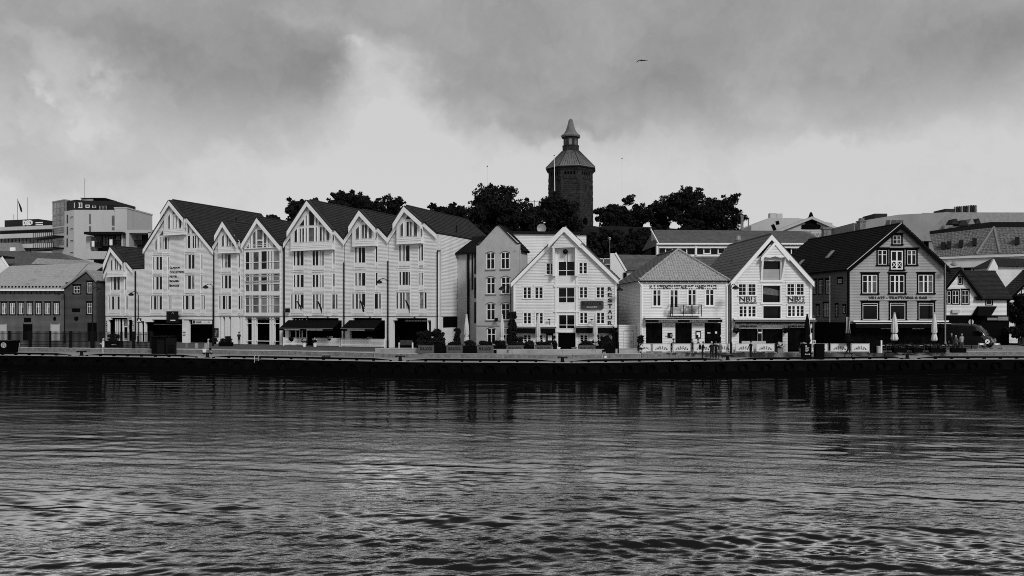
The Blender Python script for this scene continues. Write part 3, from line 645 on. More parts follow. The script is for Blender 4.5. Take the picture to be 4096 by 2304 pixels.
for s, bx in zip(lines, boxes):   # small capitals: a big first letter, smaller ones after it
    r = u2.rect(*bx); wd = r[1] - r[0]; f = 1.25 / (len(s) + .3); mb = MB()
    lettering(None, s[0], r[0], r[0] + wd * f * .95, r[2], r[3], -.05, bold=.03, mb=mb); lettering(None, s[1:].upper(), r[0] + wd * f, r[1], r[2], r[2] + (r[3] - r[2]) * .8, -.05, bold=.03, mb=mb)
    mb.build('lettering', 'letter_black', u2.root)
# 3 small house
u3 = hotel_unit('narrow white gabled house between the lettered house and the glazed gable', 857, 975, zp('C', 1412, 522), zp('C', 1195, 905), zp('C', 1668, 905), 'C', (1308, 1612, 1012),
    [('C', [(1320, 905), (1358, 905), (1358, 705), (1320, 760)]), ('C', [(1395, 905), (1430, 905), (1430, 697), (1395, 697)]), ('C', [(1440, 905), (1466, 905), (1466, 697), (1440, 697)]), ('C', [(1487, 905), (1530, 905), (1530, 735), (1487, 680)]), ('C', [(1385, 662), (1462, 662), (1420, 600)]), ('C', [(1588, 905), (1606, 905), (1606, 830), (1588, 805)])],
    rowp('C', 1035, 1250, [(1318, 1336), (1364, 1409), (1413, 1461), (1589, 1606)]) + rowp('D', 5, 195, [(1187, 1201), (1231, 1269), (1282, 1319), (1431, 1448)]) + rowp('D', 300, 495, [(1150, 1166), (1199, 1236), (1250, 1263), (1282, 1319), (1429, 1451), (1469, 1484)]),
    [('C', (1310, 1470, 1015, 1360)), ('C', (1580, 1612, 1015, 1360)), ('D', (1178, 1326, 0, 285)), ('D', (1424, 1455, 0, 285)), ('D', (1142, 1326, 285, 575)), ('D', (1422, 1492, 285, 575))],
    [('D', (1150, 1168, 600, 990)), ('D', (1194, 1231, 600, 990)), ('D', (1250, 1263, 600, 990)), ('D', (1282, 1317, 600, 990)), ('D', (1430, 1452, 600, 990)), ('D', (1466, 1482, 600, 990))], depth=14)
# 4 glazed gable
cc = [(1703, 1760), (1778, 1796), (1825, 1911), (1955, 2041), (2064, 2081), (2114, 2129), (2150, 2246)]; cd = [(1533, 1586), (1602, 1618), (1640, 1721), (1756, 1839), (1858, 1874), (1904, 1919), (1934, 2022)]
u4 = hotel_unit('tall gabled house with an all-glass front of white mullions', 976, 1129, zp('C', 1922, 462), zp('C', 1678, 875), zp('C', 2290, 900), 'C', (1685, 2262, 940, 925),
    [('C', [(1712, 942), (1760, 938), (1760, 860)]), ('C', [(1778, 935), (1796, 935), (1796, 745), (1778, 770)]), ('C', [(1822, 932), (1868, 932), (1868, 648), (1822, 705)]), ('C', [(1888, 928), (1978, 926), (1978, 820), (1888, 820)]), ('C', [(1888, 800), (1978, 800), (1978, 640), (1888, 640)]), ('C', [(1995, 922), (2042, 922), (2042, 700), (1995, 648)]), ('C', [(2064, 920), (2081, 920), (2081, 750), (2064, 735)]), ('C', [(2148, 918), (2240, 916), (2148, 790)])],
    rowp('C', 1000, 1282, cc[:3]) + rowp('C', 985, 1272, cc[3:]) + rowp('C', 1345, 1395, cc) + rowp('D', 30, 235, cd) + rowp('D', 288, 545, cd),
    [('C', (1690, 2262, 950, 1300)), ('C', (1690, 2262, 1300, 1400)), ('D', (1525, 2035, 25, 270)), ('D', (1525, 2035, 270, 570))],
    [('D', (1533, 1618, 596, 1008)), ('D', (1636, 1655, 596, 1008)), ('D', (1674, 1876, 596, 1008)), ('D', (1896, 1914, 596, 1008)), ('D', (1934, 2022, 596, 1008))], depth=15, rows_gm=('glass', 'glass_mid', 'glass_sky', 'glass'), bay_in=.1)
mb = MB()
for z in ((700, 706), (955, 962)):
    r = u4.zrect('D', (1533, 2022, z[0], z[1])); mb.box(r[0], r[1], .06, .12, r[2], r[3] + .03)
mb.build('transom', 'white_trim', u4.root)
for rr in ((1525, 2035, 127, 133), (1525, 2035, 436, 442)):
    r = u4.zrect('D', rr); MB().box(r[0], r[1], -.05, .02, r[2], r[3] + .02).build('transom', 'white_trim', u4.root)
r = u4.zrect('C', (1690, 2262, 1160, 1166)); MB().box(r[0], r[1], -.05, .02, r[2], r[3] + .02).build('transom', 'white_trim', u4.root)
downpipe(u4.root, [(u4.len + .25, .1, .2), (u4.len + .25, .1, 13)], .12)
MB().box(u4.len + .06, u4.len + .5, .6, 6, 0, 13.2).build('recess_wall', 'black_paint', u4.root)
# 5 wide house
c5 = [(305, 326), (357, 396), (412, 461), (607, 643), (657, 696), (729, 746), (762, 783)]; f5 = [(275, 291), (321, 354), (372, 416), (547, 578), (594, 627), (654, 669), (686, 704)]
u5 = hotel_unit('wide white gabled house with broad glazed gable above a long black awning', 1140, 1377, zp('E', 590, 192), zp('E', 165, 850), zp('E', 1117, 800), 'E', (298, 965, 978, 955),
    [('E', [(390, 580), (475, 577), (475, 462)]), ('E', [(503, 573), (522, 573), (522, 395), (503, 420)]), ('E', [(550, 570), (637, 567), (637, 350), (592, 300), (550, 352)]), ('E', [(664, 565), (685, 565), (685, 408), (664, 383)]), ('E', [(708, 562), (805, 558), (708, 440)]),
     ('E', [(315, 845), (360, 842), (360, 620), (315, 672)]), ('E', [(400, 840), (428, 838), (428, 618), (400, 618)]), ('E', [(440, 838), (476, 838), (476, 615), (440, 615)]), ('E', [(503, 836), (522, 836), (522, 606), (503, 606)]), ('E', [(545, 832), (637, 830), (637, 604), (545, 605)]), ('E', [(664, 830), (684, 830), (684, 600), (664, 600)]), ('E', [(724, 822), (759, 822), (759, 598), (724, 598)]), ('E', [(775, 822), (805, 820), (805, 598), (775, 598)]), ('E', [(828, 818), (880, 815), (880, 640), (828, 580)]), ('E', [(935, 820), (957, 820), (957, 735), (935, 700)])],
    rowp('E', 982, 1216, c5) + rowp('E', 955, 1195, [(937, 958)]) + rowp('F', -5, 176, f5) + rowp('F', -18, 163, [(844, 863)]) + rowp('F', 281, 491, [(236, 253), (287, 314), (335, 351), (372, 416), (551, 576), (596, 627), (656, 669), (686, 704), (831, 868), (886, 904)]),
    [('E', (298, 465, 978, 1322)), ('E', (598, 790, 978, 1322)), ('E', (925, 965, 955, 1300)), ('F', (268, 420, -18, 270)), ('F', (540, 712, -18, 270)), ('F', (836, 870, -25, 260)), ('F', (230, 420, 270, 575)), ('F', (540, 712, 270, 575)), ('F', (825, 912, 260, 570))],
    [('F', (240, 920, 622, 1030)), ('F', (196, 240, 657, 1030)), ('F', (920, 966, 657, 1030))], depth=17, top_gm=('glass', 'glass_mid'))
# 6
u6 = hotel_unit('white gabled house with the shorter black awning beside the lamp post', 1379, 1553, zp('E', 1427, 347), zp('E', 1125, 815), zp('E', 1820, 770), 'E', (1288, 1655, 905, 895),
    [('E', [(1385, 515), (1487, 512), (1433, 448)]), ('E', [(1305, 790), (1357, 788), (1357, 578), (1305, 635)]), ('E', [(1396, 782), (1441, 780), (1441, 556), (1396, 556)]), ('E', [(1450, 780), (1486, 778), (1486, 554), (1450, 554)]), ('E', [(1512, 778), (1563, 776), (1563, 608), (1512, 548)]), ('E', [(1624, 775), (1646, 775), (1646, 690), (1624, 665)])],
    rowp('E', 926, 1170, [(1292, 1313), (1349, 1387), (1399, 1452)]) + rowp('E', 910, 1158, [(1624, 1646)]) + rowp('F', -30, 156, [(1165, 1184), (1211, 1246), (1261, 1309)]) + rowp('F', -35, 150, [(1462, 1483)]) + rowp('F', 268, 490, [(1122, 1141), (1174, 1201), (1221, 1241), (1261, 1309), (1446, 1491), (1511, 1531)]),
    [('E', (1285, 1460, 905, 1275)), ('E', (1615, 1652, 895, 1260)), ('F', (1158, 1314, -40, 258)), ('F', (1455, 1490, -45, 250)), ('F', (1115, 1314, 258, 575)), ('F', (1438, 1538, 250, 570))],
    [('F', (1128, 1546, 622, 1040)), ('F', (1080, 1128, 657, 1040)), ('F', (1546, 1592, 657, 1040))], depth=16, top_gm=('glass', 'glass_mid'))
# 7
u7 = hotel_unit('white gabled house at the end of the hotel row with a bright clapboard side wall', 1554, 1748, zp('E', 2142, 284), zp('E', 1826, 775), zp('G', 520, 360), 'E', (1998, 2395, 868, 858),
    [('E', [(2100, 472), (2208, 470), (2150, 395)]), ('E', [(2018, 752), (2069, 750), (2069, 520), (2018, 575)]), ('E', [(2117, 746), (2161, 745), (2161, 510), (2117, 510)]), ('E', [(2171, 745), (2206, 744), (2206, 508), (2171, 508)]), ('E', [(2236, 743), (2293, 742), (2293, 552), (2236, 490)]), ('E', [(2354, 742), (2379, 742), (2379, 640), (2354, 605)])],
    rowp('E', 890, 1146, [(2002, 2024), (2062, 2091), (2109, 2166), (2324, 2338)]) + rowp('E', 875, 1135, [(2357, 2381)]) + rowp('F', -45, 145, [(1804, 1826), (1849, 1883), (1889, 1926), (1936, 1953)]) + rowp('H', -35, 145, [(137, 150), (168, 190)]) + rowp('F', 255, 488, [(1761, 1781), (1814, 1839), (1857, 1879), (1902, 1951)]) + rowp('H', 252, 486, [(140, 195), (215, 238)]),
    [('E', (1995, 2172, 865, 1265)), ('E', (2315, 2390, 860, 1260)), ('F', (1797, 1960, -55, 245)), ('H', (132, 195, -45, 235)), ('F', (1754, 1960, 245, 575)), ('H', (132, 245, 235, 575))],
    [('F', (1757, 2205, 624, 1060)), ('F', (1708, 1757, 657, 1060)), ('H', (250, 303, 657, 1080))], depth=14.5)
# its side wall towards the lane: boards facing right
zs7 = u7.uv(1650, 1265)[1]; ev7 = u7.uv(*zp('G', 520, 360))[1]
sw = siding([(0, zs7), (14.3, zs7), (14.3, ev7 - .1), (0, ev7 - .1)], [], y=0).build('clapboard_wall', 'white_board', u7.root, kind='stuff'); sw.location = (u7.len + .3, .35, 0); sw.rotation_euler = (0, 0, R(90))
MB().box(u7.len - .3, u7.len + .3, .0, 14.6, ev7 - 1.9, ev7 - .12).box(u7.len - .3, u7.len + .26, .4, 14.5, 0, ev7 - .15).build('side_wall', 'white_board', u7.root)
lw = u7.uv(*zp('H', 0, 600))[1]
mb = MB().box(u7.len + .27, u7.len + .31, .9, 4.2, .1, lw - 1.3).build('side_board', 'white_board', u7.root)
MB().box(u7.len + .3, u7.len + .34, .9, 4.3, lw - 1.3, lw - .05).build('painted_side_shadow', 'black_paint', u7.root)  # solid black sheet standing in for a shaded gap
downpipe(u7.root, [(u7.len + .12, -.12, .2), (u7.len + .12, -.12, ev7 - 2.)], .07)
for fr_ in (u2, u5, u6): downpipe(fr_.root, [(fr_.len + .02, -.1, .3), (fr_.len + .02, -.1, fr_.uv(*zp('C', 1150, 1000))[1] if fr_ is u2 else 10.4)], .08)
downpipe(u1.root, [(u1.uv(544, 1200)[0], -.12, .2), (u1.uv(544, 1200)[0], -.12, u1.uv(540, 1085)[1])], .1)
# vent pipes on the roofs
for fr_, x, y, dep in ((u2, 891, 873, 7), (u2, 945, 878, 7), (u7, 1826, 908, 4.5)):
    P = fr_.uv(x, y, dep); MB().tube([(P[0], dep, P[1] - .7), (P[0], dep, P[1] + .25)], .09, 8).build('vent_pipe', 'black_metal', fr_.root)
# awnings
awt = 'CLARION COLLECTION HOTEL SKAGEN BRYGGE'
r = u5.zrect('F', (196, 940, 655, 745)); awning(u5.root, r[0], r[1] + .25, r[3], r[3] - 1.0, 1.7, text=[(awt, .1, .4), (awt, .52, .82)], front='metal_grey')
r = u6.zrect('F', (1080, 1560, 655, 745)); awning(u6.root, r[0], r[1], r[3], r[3] - 1.0, 1.7, text=[(awt, .2, .72)], front='metal_grey')
r = u7.zrect('F', (1757, 2300, 640, 670)); lettering(u7.root, awt, r[0] + .5 * (r[1] - r[0]) * .4, r[1] - .6, r[2] - .02, r[3] - .1, .35, 'rope')
# curtains / mullions visible inside the dark ground floors
for fr_, k, xs in ((u1, 'B', [(1672, 1690), (1702, 1716), (1732, 1745), (1778, 1794), (1855, 1872)]), (u2, 'D', [(88, 104)]), (u5, 'F', [(300, 312), (355, 366), (392, 405), (455, 468)]), (u3, 'D', [(1234, 1240), (1269, 1276)])):
    for a, b in xs:
        r = fr_.zrect(k, (a, b, 640 if k != 'D' else 690, 950), .5); MB().box(r[0], r[1], .44, .5, 0.02, r[3]).build('shopfront_mullion', 'white_paint', fr_.root)
# hairdresser letters down the posts, its door and poster
for x in (1545, 1926):
    for i, ch in enumerate('FRISØR'):
        r = u1.zrect('B', (x - 8, x + 9, 662 + i * 28, 684 + i * 28)); lettering(u1.root, ch, *r, .015, bold=.02)
r = u1.zrect('B', (1790, 1858, 742, 945), .5); window(u1.root, (r[0], r[1], .05, r[3]), (0, 1), (0, .12, 1), .13, y=.48, name='door')
r = u1.zrect('B', (1795, 1852, 640, 735), .5); MB().box(r[0], r[1], .5, .54, r[2], r[3]).build('poster', 'glass_curtain', u1.root)
r = u1.zrect('B', (1850, 1925, 605, 645), -.6); tg = MB().box(r[0], r[1], -.62, -.56, r[2], r[3]).build('hanging_sign', 'white_paint', u1.root); lettering(tg, 'FRISØR', r[0] + .1, r[1] - .1, r[2] + .3, r[3] - .25, -.62, bold=.02)
# garage-like black openings of house 2: pillar notices, long pale direction sign, hanging sign
r = u2.zrect('D', (612, 690, 690, 975)); MB().box(r[0], r[1], -.02, .5, 0, r[3] + .3).build('pillar', 'white_paint', u2.root)
for a, b in ((770, 880), (820, 842), (850, 862), (868, 880)):
    q = u2.zrect('D', (620, 662, a, b)); MB().box(q[0], q[1], -.035, -.022, q[2], q[3]).build('notice', 'letter_white' if a == 770 else 'letter_black', u2.root)
r = u2.zrect('D', (770, 1048, 660, 706)); sg = MB().box(r[0], r[1], -.12, -.04, r[2], r[3]).build('direction_sign', 'white_trim', u2.root)
q = u2.zrect('D', (778, 806, 662, 700)); MB().box(q[0], q[1], -.135, -.122, q[2], q[3]).build('symbol', 'letter_black', sg); q = u2.zrect('D', (815, 905, 672, 692)); lettering(sg, 'VALBERGET', *q, -.122, bold=.03)
q = u2.zrect('D', (930, 1010, 679, 684)); MB().box(q[0], q[1], -.135, -.122, q[2], q[3]).build('arrow', 'letter_black', sg); q = u2.zrect('D', (1005, 1032, 672, 692)); MB().prism([(q[0], q[2]), (q[1], (q[2] + q[3]) / 2), (q[0], q[3])], -.135, -.122).build('arrow_head', 'letter_black', sg)
for rr in ((205, 610, 712, 718), (690, 1050, 712, 718)):
    r = u2.zrect('D', rr, .6); MB().box(r[0], r[1], .55, .6, r[2], r[3]).build('shutter_rail', 'metal_grey', u2.root)
r = u2.zrect('D', (395, 548, 525, 660), -.7); hs = MB().box(r[0], r[1], -.85, -.6, r[2], r[3]).box(r[0] - .05, r[1] + .25, -.86, -.59, r[2] - .35, r[2] - .0).box(r[0] + .4, r[0] + .5, -.6, 0, r[3] - .3, r[3] - .2).build('hanging_sign', 'black_metal', u2.root)
MB().box(r[0] + .2, r[1] + .5, -.9, -.5, r[3] + .01, r[3] + .05).build('sign_lamp', 'metal_light', hs)
q = u2.zrect('D', (442, 512, 650, 664), -.86); MB().box(q[0], q[1], -.875, -.86, q[2], q[3]).build('price_plate', 'letter_white', hs)
q = u2.zrect('D', (460, 488, 545, 556), -.86); MB().tube([(q[0], -.858, q[2]), ((q[0] + q[1]) / 2, -.858, q[3]), (q[1], -.858, q[2])], .02, 5).build('emblem', 'letter_white', hs)
r = u3.zrect('D', (1082, 1140, 770, 898)); nb = MB().box(r[0], r[1], -.1, 0, r[2], r[3]).build('notice_board', 'black_metal', u3.root); q = u3.zrect('D', (1092, 1130, 795, 888)); MB().box(q[0], q[1], -.11, -.1, q[2], q[3]).build('paper', 'glass_curtain', nb)
r = u5.zrect('F', (150, 212, 482, 542), -.5); MB().box(r[0], r[1], -.55, -.45, r[2], r[3]).build('hanging_sign', 'black_metal', u5.root)
# flag poles with furled flags
for i, (fr_, px, py) in enumerate(((u5, 475, 606), (u5, 770, 608), (u6, 1380, 608), (u7, 2028, 610))):
    u, z = fr_.uv(*zp('F', px, py)); P = fr_.world(u, 0, z); o = empty('flagpole', P, 'slanted flagpole with furled dark flag over ' + ['the left half of the long awning', 'the right half of the long awning', 'the shorter awning', 'the open entrance of the end house'][i], 'flagpole', math.atan2(fr_.d.y, fr_.d.x), 'slanted flagpoles on the hotel')
    MB().tube([(0, .02, 0), (0, -2.15, 2.1)], .03, 6).build('pole', 'white_trim', o); f = MB()
    f.tube([(0, -2.0, 2.0), (.05, -1.75, 1.6), (.1, -1.45, 1.25 - .3 * (i % 3)), (.06, -1.3, .75 - .3 * (i % 2))], [.06, .1, .12, .03], 7); f.build('flag', 'cloth_black', o, True)
    MB().box(-.06, .06, -.1, .02, -.1, .1).build('bracket', 'black_metal', o)
# ================================================================== houses along the quay, right of the hotel
def host_frame(host, pxl, Zl, pxr, Zr):
    f = Frame.__new__(Frame); f.A = Vector((gx(pxl, Zl), Zl)); d = Vector((gx(pxr, Zr), Zr)) - f.A; f.len = d.length; f.d = d.normalized(); f.n = Vector((-f.d.y, f.d.x)); f.z0 = host.z0
    f.host = host; ang = math.atan2(f.d.y, f.d.x); f.mat = Matrix.Translation((f.A.x, f.A.y, f.z0)) @ Matrix.Rotation(ang, 4, 'Z'); return f
def attach(o, f):
    h = f.host; ang = math.atan2(h.d.y, h.d.x); Mh = Matrix.Translation((h.A.x, h.A.y, h.z0)) @ Matrix.Rotation(ang, 4, 'Z')
    o.parent = h.root; o.matrix_basis = Mh.inverted() @ f.mat; return o
def boxhouse(rt, L_, D, zt, dr, m, y0=.3, th=.2):     # plain side and back walls
    mb = MB(); P = lambda u, y: (u + dr * y, y)
    for a, b in (((0, y0), (0, D)), ((L_, y0), (L_, D))):
        s = th if a[0] == 0 else -th
        p, q = P(*a), P(*b); mb.hexa([(p[0], p[1], 0), (p[0] + s, p[1], 0), (q[0] + s, q[1], 0), (q[0], q[1], 0), (p[0], p[1], zt), (p[0] + s, p[1], zt), (q[0] + s, q[1], zt), (q[0], q[1], zt)])
    p, q = P(0, D), P(L_, D); mb.hexa([(p[0], p[1] - .2, 0), (q[0], q[1] - .2, 0), (q[0], q[1], 0), (p[0], p[1], 0), (p[0], p[1] - .2, zt), (q[0], q[1] - .2, zt), (q[0], q[1], zt), (p[0], p[1], zt)])
    return mb.build('side_walls', m, rt)

# ---- grey plastered house with stepped gable
g = Frame('plastered_house', 'grey plastered house with shouldered gable and arched windows', 'house', 1905.5, HZ(1905.5), 2077, HZ(2077), ZS); rt = g.root; W = g.len
gp = lambda x, y: g.uv(*zp('G', x, y))
top = [gp(2110, 555), gp(2065, 552), gp(1722, 200), gp(1672, 205), gp(1330, 578), gp(1284, 582)]
top[0] = (W, top[0][1]); top[-1] = (0, top[-1][1])
poly = [(0, 0), (W, 0)] + top
wr = [('G', (1470, 1642, 722, 1052)), ('G', (1752, 1926, 714, 1046)), ('H', (1106, 1237, 30, 278)), ('H', (1318, 1452, 26, 275)), ('H', (1106, 1237, 408, 655)), ('H', (1318, 1452, 408, 655)), ('H', (1114, 1242, 768, 1010)), ('H', (1322, 1454, 768, 1010))]
rects = [g.zrect(k, r) for k, r in wr]
siding(poly, rects, lap=0, y=0).build('plaster_wall', 'grey_render', rt); MB().prism([(0, 0), (W, 0), top[0], top[2], top[3], top[-1]], .12, .3).build('inner_wall', 'grey_render', rt)
for r in rects:
    w_ = window(rt, r, (0, .5, 1), (0, .62, 1), .1, .1, y=.03, deep=.05)
    MB().tube([(r[0] - .06, -.02, r[3] - .12), (r[0] + (r[1] - r[0]) * .25, -.03, r[3] + .05), ((r[0] + r[1]) / 2, -.03, r[3] + .1), (r[0] + (r[1] - r[0]) * .75, -.03, r[3] + .05), (r[1] + .06, -.02, r[3] - .12)], .045, 6).build('arch_hood', 'stone_block', w_)
    MB().prism([(r[0], r[3] - .01), (r[1], r[3] - .01), (r[0] + (r[1] - r[0]) * .75, r[3] + .06), ((r[0] + r[1]) / 2, r[3] + .09), (r[0] + (r[1] - r[0]) * .25, r[3] + .06)], -.008, .03).build('arched_head', 'white_trim', w_)
    MB().box(r[0] - .1, r[1] + .1, -.1, .02, r[2] - .1, r[2]).build('sill', 'stone_block', w_)
cp = MB()
for a, b in zip(top, top[1:]): cp.bar((a[0], .12, a[1] + .03), (b[0], .12, b[1] + .03), .42, .09, up=(0, 0, 1))
cp.build('coping', 'black_metal', rt)
ap_ = ((top[2][0] + top[3][0]) / 2, top[2][1] - .25); gable_roof(rt, ap_, (0, top[-1][1] - .5), (W, top[0][1] - .7), 2., m='tile_black', front=-.35, over=.3)
boxhouse(rt, W, 2.2, top[0][1] - .75, 0, 'grey_render')
r = g.zrect('H', (980, 1300, 735, 741)); MB().box(0, r[1], -.05, 0, r[2], r[3] + .02).build('string_cable', 'stone_block', rt)
r = g.zrect('H', (1245, 1275, 622, 660)); MB().box(r[0], r[1], -.3, 0, r[2], r[3]).box(r[0] - .1, r[1] + .3, -.34, -.28, r[2] - .1, r[2]).build('floodlight', 'black_metal', rt)
downpipe(rt, [(W - .1, -.1, .1), (W - .1, -.1, top[0][1] - 4)], .07)
# ivy column between this house and the warehouse
# ---- recessed link between hotel and grey house
ua = u7.uv(1815, 1200, 4.2)[0]; ub = u7.uv(1910, 1200, 4.2)[0]; A_, B_ = u7.world(ua, 4.2, 0), u7.world(ub, 4.2, 0)
lk = Frame('link_building', 'recessed grey link with black tiled roof between hotel and plastered house', 'building', A_.x / A_.y * F + CX, A_.y, B_.x / B_.y * F + CX, B_.y, ZS); rt = lk.root
ze = lk.uv(*zp('G', 1100, 715))[1]; hs_ = [lk.zrect('G', (1185, 1228, 735, 1449)), lk.zrect('G', (1236, 1284, 740, 1140)), lk.zrect('H', (928, 968, 35, 340)), lk.zrect('H', (928, 968, 390, 700)), lk.zrect('G', (888, 912, 735, 1145)), lk.zrect('H', (670, 690, 40, 350)), lk.zrect('H', (670, 690, 395, 690))]
siding([(0, 0), (lk.len, 0), (lk.len, ze), (0, ze)], hs_, lap=0).build('plaster_wall', 'grey_render', rt)
for h in hs_: window(rt, h, (0, 1), (0, 1), .03, fm='metal_grey', y=.0, split=False)
MB().box(0, lk.len, .12, .3, 0, ze).build('inner_wall', 'grey_render', rt)
zr_ = lk.uv(*zp('G', 1130, 420), 5)[1]
tilesheet((-.4, -.45, ze - .1), (lk.len + .2, -.45, ze - .1), (lk.len + .2, 5, zr_), (-.4, 5, zr_), m='tile_black', parent=None).parent = rt
MB().add([(-.4, -.45, ze - .25), (lk.len + .2, -.45, ze - .25), (lk.len + .2, 5, zr_ - .15), (-.4, 5, zr_ - .15)], [(0, 1, 2, 3)]).build('roof_deck', 'tile_black', rt)
MB().bar((-.42, -.5, ze), (-.42, 5, zr_ + .1), .1, .22).build('verge_board', 'white_trim', rt); MB().box(-.4, lk.len, -.55, -.4, ze - .32, ze - .1).build('gutter', 'black_metal', rt)
downpipe(rt, [(lk.len - 1.2, -.1, 0), (lk.len - 1.2, -.1, ze - .3)], .16)

# ---- white clapboard block behind
wb = Frame('clapboard_block', 'plain white clapboard block with thin black roof edge behind the warehouse', 'building', 1985, 97, 2345, 98.5, ZS); rt = wb.root; zt = wb.uv(2040, 934)[1]
siding([(0, 0), (wb.len, 0), (wb.len, zt - .05), (0, zt)], [], pitch=.2, lap=.03).build('clapboard_wall', 'white_board', rt, kind='stuff')
MB().box(0, wb.len, .02, 12, 0, zt - .06).build('core_walls', 'white_board', rt); MB().box(-.2, wb.len + .2, -.35, 12.2, zt, zt + .3).build('roof', 'tile_black', rt)
o = empty('satellite_dish', at(2166, 925, 99.5), 'pale satellite dish standing on the black roof edge', 'dish'); MB().lathe([(.02, 0), (.35, .04), (.6, .14), (.62, .16), (.35, .08), (.02, .04)], 18).build('dish', 'metal_grey', o); dish_ = LAST[0]; MB().tube([(0, 0, -.2), (0, 0, .05)], .05, 6).build('mast', 'black_metal', o)
dish_.rotation_euler = (R(80), 0, 0); dish_.location = (0, 0, .35)
o = link('antenna_mast', MB().tube([(0, 0, 0), (0, 0, 4.4)], .045, 6).box(-.9, .9, -.02, .02, 4.2, 4.24).mesh('antenna_mast', 'black_metal')); o.location = at(2137, 932, 100); tag(o, 'thin antenna mast with cross bar on the clapboard block', 'antenna')

# ---- white warehouse with RESTAURANT lettering
b = Frame('warehouse', 'white clapboard warehouse with hoist gable and vertical lettering', 'house', 2058, 81.2, 2463, 78.4, ZS); rt = b.root; W = b.len
ip = lambda x, y: b.uv(*zp('I', x, y)); ap_ = ip(1210, 262); le, re_ = ip(268, 1210), ip(2130, 1150); le, re_ = (0, le[1]), (W, re_[1])
bz = [('I', (850, 1002, 888, 1092)), ('I', (1455, 1602, 876, 1082))] + [('J', (a, c, 110, 280)) for a, c in ((357, 473), (534, 652))] + [('J', (a, c, 108, 274)) for a, c in ((1214, 1332), (1470, 1590))] + [('J', (a, c, 500, 668)) for a, c in ((360, 474), (545, 655))] + [('J', (a, c, 498, 662)) for a, c in ((1218, 1332), (1474, 1592))] + [('J', (a, c, 838, 945)) for a, c in ((362, 472), (548, 652), (1222, 1334), (1478, 1570))]
sm = [b.zrect(k, r) for k, r in bz]
cu0, cu1 = b.zrect('I', (1035, 1412, 600, 1300))[:2]; bay_h = b.uv(*zp('I', 1210, 590))[1]
door = b.zrect('J', (888, 1150, 808, 1075)); door = (door[0], door[1], 0, door[3])
siding([(0, 0), (W, 0), (W, re_[1]), ap_, (0, le[1])], sm + [(cu0, cu1, 0, bay_h)]).build('clapboard_wall', 'white_board', rt, kind='stuff'); MB().prism([(0, 0), (W, 0), (W, re_[1]), ap_, (0, le[1])], .2, .35).build('inner_wall', 'panel_white', rt)
for r in sm: window(rt, r, (0, .5, 1), (0, 1 / 3, 2 / 3, 1), .04, .03, cas=.09, y=.0, muls=[.13], hood=.04, sill=.03, deep=.05)
big = [b.zrect('I', (1068, 1384, 848, 1128)), b.zrect('J', (888, 1146, 112, 352)), b.zrect('J', (892, 1146, 526, 748))]
panels_ = siding([(cu0, 0), (cu1, 0), (cu1, bay_h), (cu0, bay_h)], big + [door], lap=0, y=-.03).build('hoist_panel', 'panel_white', rt)
for i, r in enumerate(big): window(rt, r, (0, .5, 1), (0, .38, 1) if i < 2 else (0, .28, 1), .07, .07, y=-.03, deep=.1)
mb = MB()
for u in (cu0, cu1): mb.box(u - .1, u + .1, -.1, .03, 0, bay_h)
mb.build('pilaster', 'white_paint', rt)
for y_ in (800, 490, 104, 92): z = b.uv(*zp('J', 1010, y_))[1]; MB().box(cu0 - .25, cu1 + .25, -.14, .0, z, z + .12).build('cornice', 'white_trim', rt)
MB().box(door[0] - .1, door[1] + .1, .1, .18, 0, door[3] + .1).build('doorway', 'interior_shade', rt)
# hoist pediment standing proud on posts
p0, p1 = b.zrect('I', (1000, 1426, 590, 600))[:2]; slope = lambda u: ap_[1] + (le[1] - ap_[1]) * (ap_[0] - u) / ap_[0] if u < ap_[0] else ap_[1] + (re_[1] - ap_[1]) * (u - ap_[0]) / (W - ap_[0])
e0, e1 = ip(925, 590)[0], ip(1510, 590)[0]
siding([(e0 + .35, bay_h), (e1 - .35, bay_h), (ap_[0], ap_[1] - .25)], [], y=-.7).build('pediment', 'white_board', rt, kind='stuff'); MB().box(e0 + .3, e1 - .3, -.72, 0, bay_h - .1, bay_h).build('pediment_beam', 'white_trim', rt)
for u in (p0 + .05, p1 - .05): MB().box(u - .1, u + .1, -.7, 0, ip(1010, 1130)[1], bay_h - .1).build('bracket_post', 'white_paint', rt)
hoist = ip(1215, 680); MB().ball((hoist[0], -.4, hoist[1]), .28, 12, 8).tube([(hoist[0] + .2, -.4, hoist[1]), (hoist[0] + .2, -.4, hoist[1] - 1.1)], .04, 6).build('hoist_wheel', 'black_metal', rt)
MB().box(cu0 + .12, cu1 - .12, -.028, .0, big[0][3] + .1, bay_h - .12).build('hoist_recess', 'grey_board', rt)
gable_roof(rt, ap_, (0, le[1]), (W, re_[1]), 13, b.depthdir(2200), front=.3, over=.45, m='tile_mid'); gable_roof(rt, (ap_[0], ap_[1] + .03), (e0, slope(e0) + .03), (e1, slope(e1) + .03), -.3, front=.95, over=0, back=0, tiled=False, ridge=False, m='white_paint')
bargeboards(rt, ap_, (0, le[1]), (W, re_[1]), .34, y0=-.33, ext=.45, drop=-.08); bargeboards(rt, (ap_[0], ap_[1] + .03), (e0, slope(e0)), (e1, slope(e1)), .36, y0=-1., ext=.0, drop=-.1)
boxhouse(rt, W, 13, re_[1] - .1, b.depthdir(2200), 'white_board')
for u in (0, W): MB().box(u - .1, u + .1, -.06, .05, 0, le[1] - .05).build('corner_board', 'white_trim', rt)
for k, rr in (('J', (245, 865, 698, 758)), ('J', (1170, 1750, 692, 755))):
    r = b.zrect(k, rr); u_, v_ = max(r[0], .1), r[1]; MB().box(u_, v_, -.45, -.0, r[3] - .1, r[3] + .04).build('awning_box', 'white_trim', rt); awning(rt, u_ + .03, v_ - .03, r[3] - .12, r[3] - .22, .62, val=.55, front='metal_light')
